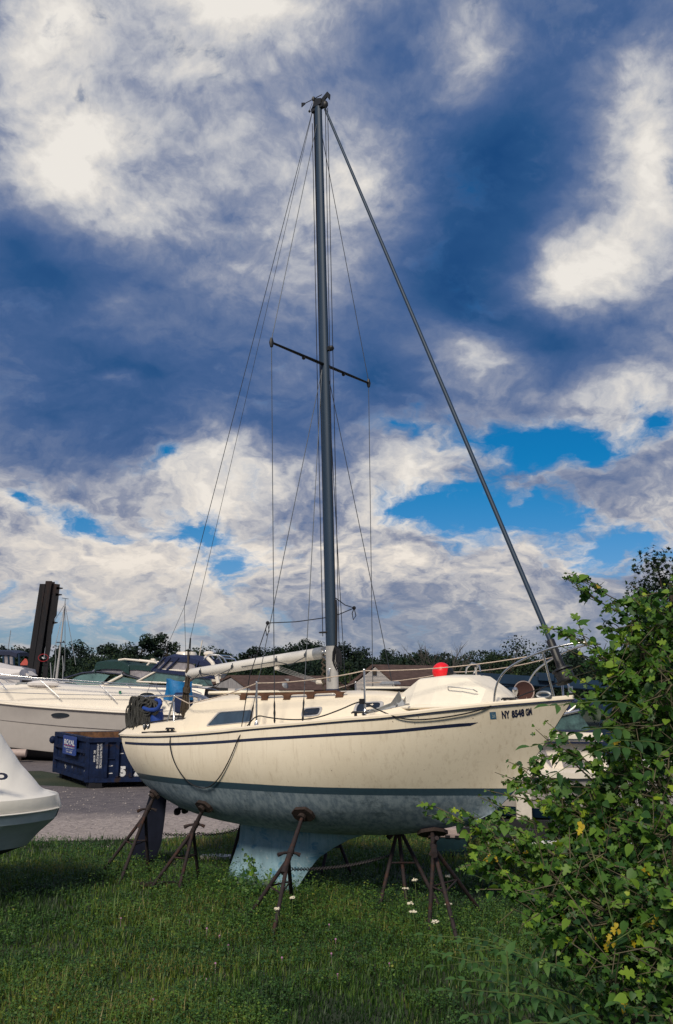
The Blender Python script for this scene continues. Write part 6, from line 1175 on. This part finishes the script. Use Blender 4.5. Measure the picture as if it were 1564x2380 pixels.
milkweed(1312,2045,6.0,'upright weed with broad pale leaves in front of the low shrub'); milkweed(1375,2060,5.9,'second upright broad leaved weed nearer the right edge'); milkweed(1178,2210,5.7,'upright broad leaved weed beside the feathery fronds'); 
lv = Leaves(); c0 = at(1420,2180,5.2)
for px, py in [(1425,2155),(1432,2145),(1418,2172),(1412,2185),(1405,2195),(1426,2190),(1440,2160),(1470,2185),(1345,1910),(1350,1925),(1352,1915),(1500,2140),(1525,2125),(1522,2140)]: lv.add(0 if rl.random() < .6 else 1, at(px, py, 5.35+.2*rl.random())-c0, np.array([rl.gauss(0,.3), -1, .4]), np.array([rl.gauss(0,.5), 0, -1]), .026+.014*rl.random(), rl.random())
yv = empty('yellow_vine', c0, 0, label='vine with small bright yellow dying leaves on the low shrub', cat='vine'); lv.build('leaves', 'yellow_leaf', yv); m = MB(); m.tube([at(1350,1900,5.6)-c0, at(1400,2050,5.5)-c0, at(1425,2150,5.4)-c0, at(1410,2200,5.4)-c0, at(1520,2130,5.45)-c0], .003, 4); m.build('stem', MAT['stem_green'], yv)
lv = Leaves(); vb = np.array([-1.35, 13.9, 0])
for px, py, n in [(585,1990,8),(578,2015,12),(590,2030,14),(560,2050,16),(600,2050,12),(632,2040,10),(575,2070,14),(530,2060,10),(640,2052,8)]:
    for k in range(n): p = at(px+rl.gauss(0,9), py+rl.gauss(0,9), 13.72+.12*rl.random()-.02*(px-560)*.3); lv.add(1, p-vb, np.array([rl.gauss(0,.4),-.8,.5]), np.array([rl.gauss(0,.6),-.2,-.5+rl.gauss(0,.4)]), .035+.025*rl.random(), .35+.2*rl.gauss(0,1))
kv = empty('creeper', vb, 0, label='small leafy creeper climbing the back edge of the keel', cat='plant'); lv.build('leaves', 'mulberry_leaf', kv); m = MB(); m.tube([(0,0,0), at(575,2040,13.8)-vb, at(585,1985,13.8)-vb], .004, 4); m.tube([(.1,0,0), at(600,2050,13.7)-vb, at(638,2038,13.5)-vb], .004, 4); m.build('stem', MAT['stem_green'], kv)
# dark undergrowth behind and under the shrubs (one tangled mass)
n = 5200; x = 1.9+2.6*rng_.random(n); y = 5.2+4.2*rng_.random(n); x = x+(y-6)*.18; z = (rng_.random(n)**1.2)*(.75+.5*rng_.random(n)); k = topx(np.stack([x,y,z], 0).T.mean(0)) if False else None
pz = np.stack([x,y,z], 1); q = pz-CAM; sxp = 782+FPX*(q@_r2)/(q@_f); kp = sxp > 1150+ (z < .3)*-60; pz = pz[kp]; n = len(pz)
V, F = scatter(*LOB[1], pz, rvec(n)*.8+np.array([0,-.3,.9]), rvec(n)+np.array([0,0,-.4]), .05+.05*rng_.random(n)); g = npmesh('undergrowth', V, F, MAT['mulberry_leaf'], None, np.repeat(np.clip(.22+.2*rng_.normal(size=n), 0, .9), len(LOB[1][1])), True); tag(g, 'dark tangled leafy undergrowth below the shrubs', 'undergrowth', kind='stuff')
# ------------------------------------------------------------------ trees
QUAD = ([(-.5,0,0),(0,-.25,.1),(.5,.1,0),(.05,.6,-.12)], [[0,1,2,3]])
STAR = ([(0,0,0),(.45,-.05,.05),(.22,.3,0),(.5,.62,-.05),(.12,.55,0),(0,1.05,-.12),(-.12,.55,0),(-.5,.62,-.05),(-.22,.3,0),(-.45,-.05,.05)], [[0,1,2,4],[2,3,4,4],[0,4,5,6],[0,6,8,9],[8,6,7,7]])
STAR = (STAR[0], [[0,1,2,4],[0,4,5,6],[0,6,8,9],[2,3,4,0],[8,0,6,7]])
def tree(name, label, cx, cy, h, rad, n, leaf, seed, matn='far_leaf', T=QUAD, trunk=.12, clumps=16, low=.25, group=None, shape=1., tone=0., z0=0., gap=.5):
    g_ = np.random.default_rng(seed); o = empty(name, (cx, cy, z0), 0, label=label, cat='tree', group=group); C = []; tk = MB(); tk.tube(curve([(0,0,0),(.05*rad*g_.normal(),0,h*.4),(.1*rad*g_.normal(),0,h*.8)], 7), list(np.linspace(trunk, trunk*.3, 7)), 7)
    for k in range(clumps):
        v = g_.normal(size=3); v /= np.linalg.norm(v); r_ = g_.random()**.4; zc = h*(low+(1-low)*.5)+v[2]*r_*h*(1-low)*.5*.86; wz = 1-.45*max(0, (zc/h-.55)/.45)**1.5*shape; C.append((v[0]*r_*rad*wz, v[1]*r_*rad*wz, zc, rad*(.22+.22*g_.random())))
        s_ = np.array([0,0,h*(.25+.5*g_.random())]); e = np.array(C[-1][:3]); tk.tube(curve([s_, (s_+e)/2+np.array([0,0,-.04*h]), e], 6), list(np.linspace(trunk*.35, trunk*.08, 6)), 5)
    C = np.array(C); i = g_.integers(0, clumps, n); v = g_.normal(size=(n,3)); v /= np.linalg.norm(v, axis=1)[:,None]; rr_ = g_.random(n)**gap; p = C[i,:3]+v*(C[i,3]*rr_)[:,None]*np.array([1.1,1.1,.85])
    V, F = scatter(*T, p, v*.7+g_.normal(size=(n,3))*.6+np.array([0,0,.4]), g_.normal(size=(n,3)), leaf*(.6+.8*g_.random(n))); cl = g_.random(clumps)
    tk.build('trunk', MAT['bark'], o, smooth=60, fix=False); npmesh('crown', V, F, MAT[matn], o, np.repeat(np.clip(.42+tone+.22*(cl[i]-.5)*1.6+.18*g_.normal(size=n), 0, 1), len(T[1])), False); return o
tree('broadleaf_tree', 'big dark broadleaf tree at the right edge behind the shrubs', 7.35, 20.0, 6.35, 1.45, 9000, .085, 5, 'tree_leaf', STAR, .14, 34, .12, shape=.5, gap=.6)
tree('broadleaf_tree', 'tall dark tree behind the right edge shrubs, second one back', 10.6, 24.0, 6.4, 2.2, 6000, .13, 6, 'tree_leaf', STAR, .16, 26, .1, shape=.5)
# tree line on the low rise behind the yard: (px, top py, distance, crown radius px, label)
TL = [(20,1503,105,48,'dark trees behind the wheelhouse boat'),(62,1500,100,30,'dark bushy tree left of the steel pile'),(150,1512,100,30,'dark tree just right of the steel pile'),(190,1497,108,46,'rounded dark tree behind the pale sailboat mast'),(245,1506,104,30,'twiggy dark tree above the green canopy'),(282,1488,98,34,'bushy tree at left of the three tall trees'),(330,1480,106,26,'middle one of the three tall trees above the cruisers'),(388,1475,110,34,'tallest dark tree above the radar dome'),(300,1520,88,60,'lighter green tree behind the navy canvas top'),(225,1530,84,46,'low green tree behind the green canopy'),(440,1504,104,30,'dark tree behind the topping lift'),(482,1500,108,34,'dark tree above the outer end of the boom'),(530,1506,104,30,'dark tree above the middle of the boom'),(580,1502,102,24,'small topped tree above the middle boom'),(430,1530,86,44,'low green tree behind the blue tarp'),(640,1494,106,34,'rounded dark tree left of the mast'),(690,1488,108,36,'high dark tree just left of the mast'),(730,1492,110,30,'dark tree touching the mast behind the gooseneck'),(600,1535,84,50,'low green tree behind the barn roof'),(690,1540,82,50,'low dark tree behind the boom vang'),(800,1505,98,34,'dark tree just right of the mast foot'),(850,1512,104,34,'dark tree above the white gable'),(905,1518,104,34,'dark tree above the brown shingle roof'),(960,1514,100,40,'rounded dark tree left of the bare tree'),(1020,1530,104,36,'dark low tree behind the bare tree'),(1090,1540,104,34,'dark low tree right of the bare tree'),(1185,1488,62,62,'big rounded dark green tree behind the pulpit'),(1140,1520,58,40,'mid green tree behind the lifelines by the pulpit'),(1260,1512,60,50,'dark tree behind the furling drum'),(1330,1520,62,50,'dark tree behind the bow shrubs'),(1420,1510,64,60,'dark tree deep behind the tall shrub'),(1510,1500,66,60,'dark tree deep behind the right edge shrubs'),(810,1545,50,26,'bright green young tree beside the mast foot'),(790,1560,54,24,'small green bush tree at the mast collar')]
for k, (px, py, Y, wpx, lab) in enumerate(TL):
    tp = at(px, py, Y); r_ = wpx*Y/FPX; z0 = 0.; tall = lab.startswith(('tallest','middle one')); brt = .28 if 'bright' in lab else (.12 if 'green' in lab else -.06)
    tree('far_tree' if Y > 56 else 'young_tree', lab, tp[0], Y, tp[2]*1.10, r_*1.5, 6800 if Y > 56 else 3000, max(Y*.0021*(1.0 if Y > 70 else .85), r_*.085), 50+k, clumps=30 if not tall else 20, low=.02 if not tall else .12, trunk=.1*Y/60, tone=brt, shape=.7, gap=.45)
n = 44000; px = rng_.random(n)*1720-80; py = 1520+80*rng_.random(n)**.8+3*np.sin(px*.05)+26*(vnoise(px, px*0, .03, 2)-.5); Yv = 92+18*rng_.random(n)
P = np.array([at(a, b, c) for a, b, c in zip(px, py, Yv)]); V, F = scatter(*QUAD, P, rvec(n)+np.array([0,-.4,.5]), rvec(n),   .24*(.6+.8*rng_.random(n))); g = npmesh('distant_woods', V, F, MAT['far_leaf'], None, np.clip(.36+.35*(vnoise(px, py, .05, 8)-.5)+.14*rng_.normal(size=n), 0, 1)); tag(g, 'continuous dark woods along the low shore behind the yard', 'woods', kind='stuff')
gx = np.linspace(-140, 140, 60); m = MB(); m.loft([[(x_, 112, 0), (x_, 118, 3.2+1.4*float(vnoise(np.array([x_]), np.array([0.]), .07, 7)[0])), (x_, 150, 6.0), (x_, 220, 0)] for x_ in gx], False, False); g = m.build('hill', MAT['bark'], None, smooth=60); g['kind'] = 'structure'; g.data.materials.clear(); g.data.materials.append(mat('hill_scrub', (.014,.022,.012), .95, 0, .4, .6))
# leafless tree behind the red fender
bt = at(1022, 1499, 70); o = empty('bare_tree', (bt[0], 70, 0), 0, label='leafless grey tree above the brown roof near the red ball', cat='tree'); m = MB(); gb = random.Random(2)
def grow(p, d, L_, r, k):
    q = p+d*L_; m.tube([p, (p+q)/2+np.array([gb.gauss(0,.03), 0, .02])*L_, q], [r, r*.8, r*.6], 4)
    if k: 
        for _ in range(3 if k > 1 else 4): e = d+np.array([gb.gauss(0,.42), gb.gauss(0,.42), gb.gauss(0,.2)+.12]); e /= np.linalg.norm(e); grow(p+d*L_*gb.uniform(.55,1), e, L_*gb.uniform(.55,.8), r*.55, k-1)
for k in range(6): grow(np.array([(k-2.5)*.22,0,1.6]), np.array([(k-2.5)*.16,0,1.])/1.05, bt[2]*.34, .05, 3)
for dx in (-.5,.5): m.tube([(0,0,0),(dx*.3,0,.8),(dx,0,1.7)], [.14,.1,.06], 6)
m.build('branches', MAT['bare_wood'], o, smooth=0, fix=False)
# ------------------------------------------------------------------ sky, clouds and light
SUN_AZ, SUN_EL = math.radians(200), math.radians(41)     # azimuth from +Y clockwise: behind the camera, a little to the left
w = bpy.data.worlds.new('World'); SC.world = w; w.use_nodes = True; NT = w.node_tree; N, L = NT.nodes, NT.links; bg = N['Background']; WO = N['World Output']
def lnk(s, i):
    if isinstance(s, bpy.types.NodeSocket): L.new(s, i)
    else: i.default_value = s
def M(op, a, b=None, c=None, cl=False):
    x = N.new('ShaderNodeMath'); x.operation = op; x.use_clamp = cl
    for k, s in enumerate((a, b, c)):
        if s is not None: lnk(s, x.inputs[k])
    return x.outputs[0]
def RNGE(x, a, b, c=0., d=1., smooth=True):
    r = N.new('ShaderNodeMapRange'); r.interpolation_type = 'SMOOTHSTEP' if smooth else 'LINEAR'; lnk(x, r.inputs[0]); r.inputs[1].default_value = a; r.inputs[2].default_value = b; r.inputs[3].default_value = c; r.inputs[4].default_value = d; return r.outputs[0]
def MIXC(f, a, b, bt='MIX'):
    x = N.new('ShaderNodeMix'); x.data_type = 'RGBA'; x.blend_type = bt; lnk(f, x.inputs[0])
    for s, i in ((a,6),(b,7)):
        if isinstance(s, tuple): x.inputs[i].default_value = (*s, 1)
        else: L.new(s, x.inputs[i])
    return x.outputs[2]
def COMB(x, y, z=0.):
    c = N.new('ShaderNodeCombineXYZ'); lnk(x, c.inputs[0]); lnk(y, c.inputs[1]); lnk(z, c.inputs[2]); return c.outputs[0]
def NOISE(v, sc, det=6, ro=.55, dist=0., col=False):
    n = N.new('ShaderNodeTexNoise'); n.inputs['Scale'].default_value = sc; n.inputs['Detail'].default_value = det; n.inputs['Roughness'].default_value = ro; n.inputs['Distortion'].default_value = dist; L.new(v, n.inputs[0]); return n.outputs[1 if col else 0]
tc = N.new('ShaderNodeTexCoord'); sp = N.new('ShaderNodeSeparateXYZ'); L.new(tc.outputs['Generated'], sp.inputs[0]); dx, dy, dz = sp.outputs
az = M('ARCTAN2', dx, dy); el = M('ARCSINE', dz); V0 = COMB(az, el)
# plane of a cloud deck seen in perspective: clouds shrink and flatten towards the horizon
den = M('ADD', M('MAXIMUM', dz, 0.), .27); CP = COMB(M('DIVIDE', dx, den), M('DIVIDE', dy, den), 0.)
w1 = NOISE(CP, 1.3, 5, .55, 0, True); w2 = NOISE(CP, 5.0, 5, .6, 0, True)
def VM(op, a, b):
    x = N.new('ShaderNodeVectorMath'); x.operation = op
    for s, i in ((a,0),(b,1)):
        if isinstance(s, tuple): x.inputs[i].default_value = s
        else: L.new(s, x.inputs[i])
    return x.outputs[0]
W1 = VM('MULTIPLY', VM('SUBTRACT', w1, (.5,.5,.5)), (.13,.10,0)); W2 = VM('MULTIPLY', VM('SUBTRACT', w2, (.5,.5,.5)), (.055,.05,0))
VW = VM('ADD', VM('ADD', V0, W1), W2)
def blob(cx, cy, rx, ry, rot, amp):
    f = lambda px, py: (lambda d: (math.atan2(d[0], d[1]), math.asin(d[2]/np.linalg.norm(d))))(ray(px, py))
    a, e = f(cx, cy); ax_, ex_ = f(cx+10, cy); ay_, ey_ = f(cx, cy+10); kx = math.hypot(ax_-a, ex_-e)/10; ky = math.hypot(ay_-a, ey_-e)/10
    mp = N.new('ShaderNodeMapping'); mp.vector_type = 'TEXTURE'; mp.inputs['Location'].default_value = (a, e, 0); mp.inputs['Rotation'].default_value = (0, 0, -math.radians(rot)); mp.inputs['Scale'].default_value = (rx*1.95*kx, ry*1.95*ky, 1); L.new(VW, mp.inputs[0])
    g = N.new('ShaderNodeTexGradient'); g.gradient_type = 'QUADRATIC_SPHERE'; L.new(mp.outputs[0], g.inputs[0]); return g.outputs[1], amp*1.25
def total(Ls, base):
    acc = base
    for b in Ls: f, a = blob(*b); acc = M('MULTIPLY_ADD', f, a, acc)
    return acc
LIGHT = [(360,330,420,260,-10,.13),(650,640,240,190,0,.09),(230,760,200,60,0,.08),(1450,230,140,200,0,.08),(520,30,260,110,0,.52),(150,60,130,130,0,.34),(60,150,120,160,0,.26),(200,310,150,90,-15,.42),(120,420,160,80,0,.34),(330,520,150,60,-15,.24),(420,180,120,70,0,.18),(800,430,200,190,0,.26),(1110,110,100,130,0,.36),(1510,330,110,250,0,.40),(1400,560,200,120,-20,.30),(1290,650,130,90,0,.36),(1080,830,120,70,10,.40),(1470,900,150,80,-10,.30),(500,1100,150,90,-15,.36),(300,1290,330,130,0,.22),(90,1250,140,120,0,.2),(960,1085,110,80,0,.34),(1000,1260,220,100,0,.14),(1510,1150,110,60,0,.14),(250,700,60,40,0,.12),(960,470,120,120,0,.14),(1340,1310,80,40,0,.24),(780,1300,160,80,0,.14),(560,1270,60,40,0,.2),(700,1420,300,70,0,.12),(1050,1330,260,80,0,.12),(900,1180,120,50,0,.12),(420,1230,160,60,0,.14),(1230,1430,120,50,0,.18),(230,895,60,25,0,.14),(480,940,80,40,0,.08)]
DARK = [(900,120,170,140,0,-.22),(1190,350,190,330,20,-.46),(1060,660,180,260,0,-.42),(860,880,130,120,0,-.40),(90,640,270,150,0,-.40),(340,880,330,120,10,-.38),(110,980,220,130,0,-.30),(650,1020,170,70,10,-.30),(1260,800,220,70,20,-.36),(1480,40,140,100,0,-.34),(320,640,200,90,0,-.06),(560,760,180,90,0,-.16),(990,1250,100,45,20,-.24),(1440,1110,140,55,0,-.20),(20,570,80,60,0,-.2),(640,300,90,110,0,-.08),(300,1050,120,70,0,-.2),(1330,1400,140,50,0,-.14),(60,1215,110,40,0,-.16),(900,1420,200,60,0,-.10),(620,560,130,120,0,-.02),(1420,740,120,40,0,-.12)]
GAPS = [(1180,1000,180,65,0,.69),(1350,1030,150,60,0,.64),(1530,985,70,40,0,.6),(1110,1175,160,75,0,.62),(55,1150,66,36,0,.66),(200,1195,120,34,0,.66),(540,1290,120,85,0,.6),(970,1170,120,38,0,.62),(1420,1270,190,70,0,.66),(400,1085,30,26,0,.5),(445,1195,90,42,0,.6),(180,215,34,110,12,.26),(95,70,40,90,10,.22),(570,15,40,22,0,.42),(900,1000,70,24,0,.4),(1240,1190,140,55,0,.5),(120,1450,360,85,0,.62),(500,1470,260,40,0,.2),(590,960,60,30,0,.22),(1480,930,60,25,0,.3)]
PU = VM('MULTIPLY', VW, (1,1.35,1)); up = (0,.013,0)
f1 = NOISE(CP, 1.9, 6, .52, .2); fa = NOISE(PU, 5.5, 12, .62, .25); fb_ = NOISE(PU, 19., 10, .60, .25); f3 = NOISE(PU, 34., 6, .62)
low = RNGE(el, .10, .40, 1., .0)
f2 = M('ADD', M('MULTIPLY', fa, M('SUBTRACT', 1., M('MULTIPLY', low, .75))), M('MULTIPLY', fb_, M('MULTIPLY', low, .75)))
Lb = total(LIGHT+[(a,b,c,d,q,k*.66) for a,b,c,d,q,k in DARK], M('MULTIPLY_ADD', low, .105, .465))
gp = M('ADD', total(GAPS, .0), M('ADD', M('MULTIPLY', M('SUBTRACT', f2, .5), -2.3), M('MULTIPLY', M('SUBTRACT', f3, .5), -.7)))
n1 = M('ADD', NOISE(PU, 7., 7, .58), M('MULTIPLY', NOISE(PU, 24., 6, .6), .75)); PV = VM('ADD', PU, up); n2 = M('ADD', NOISE(PV, 7., 7, .58), M('MULTIPLY', NOISE(PV, 24., 6, .6), .75)); relief = M('SUBTRACT', n1, n2)
amp = RNGE(Lb, .20, .70, .38, 1.25)
tex = M('ADD', M('MULTIPLY', M('SUBTRACT', f1, .5), .40), M('MULTIPLY', M('SUBTRACT', f2, .5), M('MULTIPLY_ADD', low, .25, .80)))
tex = M('ADD', tex, M('MULTIPLY', M('SUBTRACT', f3, .5), M('MULTIPLY_ADD', low, .10, .14)))
tex = M('ADD', tex, M('MULTIPLY', relief, M('MULTIPLY_ADD', low, .62, .42)))
edge = M('MULTIPLY', RNGE(gp, .02, .34), .13)
Lm = M('MULTIPLY_ADD', M('ADD', M('ADD', Lb, edge), M('MULTIPLY', tex, M('MULTIPLY', amp, M('MULTIPLY_ADD', low, -.22, 1.)))), 1.10, -.048)
r = N.new('ShaderNodeValToRGB'); cr = r.color_ramp; stops = [(.0,(.012,.065,.20)),(.16,(.024,.088,.235)),(.32,(.062,.125,.285)),(.46,(.135,.19,.335)),(.60,(.27,.305,.41)),(.74,(.50,.51,.55)),(.90,(.73,.70,.665)),(1.,(.84,.80,.745))]
while len(cr.elements) < len(stops): cr.elements.new(.5)
for e_, (p_, c_) in zip(cr.elements, stops): e_.position = p_; e_.color = (*c_, 1)
L.new(Lm, r.inputs[0]); cloud = r.outputs[0]
warm = MIXC(RNGE(el, .02, .30, .55, 0.), cloud, MIXC(1., cloud, (1.08,.97,.86), 'MULTIPLY')); hz = RNGE(el, -.02, .14, .55, 0.); cloud = MIXC(hz, warm, (.27,.33,.41))
cover = M('SUBTRACT', 1., RNGE(gp, .14, .68))
sky = N.new('ShaderNodeTexSky'); sky.sky_type = 'NISHITA'; sky.sun_disc = False; sky.sun_elevation = SUN_EL; sky.sun_rotation = SUN_AZ; sky.air_density = 1.2; sky.dust_density = .6; sky.ozone_density = 3.0
clear = MIXC(1., sky.outputs[0], MIXC(RNGE(el, .03, .24), (.43,.62,1.02), (.03,.52,.88)), 'MULTIPLY')
L.new(clear, bg.inputs[0]); bg.inputs[1].default_value = .085
b2 = N.new('ShaderNodeBackground'); L.new(cloud, b2.inputs[0]); b2.inputs[1].default_value = 1.
mx_ = N.new('ShaderNodeMixShader'); L.new(cover, mx_.inputs[0]); L.new(bg.outputs[0], mx_.inputs[1]); L.new(b2.outputs[0], mx_.inputs[2]); L.new(mx_.outputs[0], WO.inputs[0])
w.cycles.sampling_method = 'MANUAL'; w.cycles.sample_map_resolution = 256
sl = bpy.data.lights.new('sun', 'SUN'); sl.energy = 3.4; sl.angle = math.radians(14); sl.color = (1., .90, .74); so = bpy.data.objects.new('sun', sl); COL.objects.link(so)
sd_ = Vector((math.sin(SUN_AZ)*math.cos(SUN_EL), math.cos(SUN_AZ)*math.cos(SUN_EL), math.sin(SUN_EL))); so.rotation_euler = sd_.to_track_quat('Z', 'Y').to_euler(); so.location = (0,0,30)
SC.view_settings.view_transform = 'Standard'; SC.view_settings.look = 'None'; SC.view_settings.exposure = 0; SC.view_settings.gamma = 1
SC.cycles.use_denoising = True; SC.cycles.max_bounces = 6; SC.cycles.transparent_max_bounces = 4; SC.cycles.diffuse_bounces = 3; SC.cycles.glossy_bounces = 3
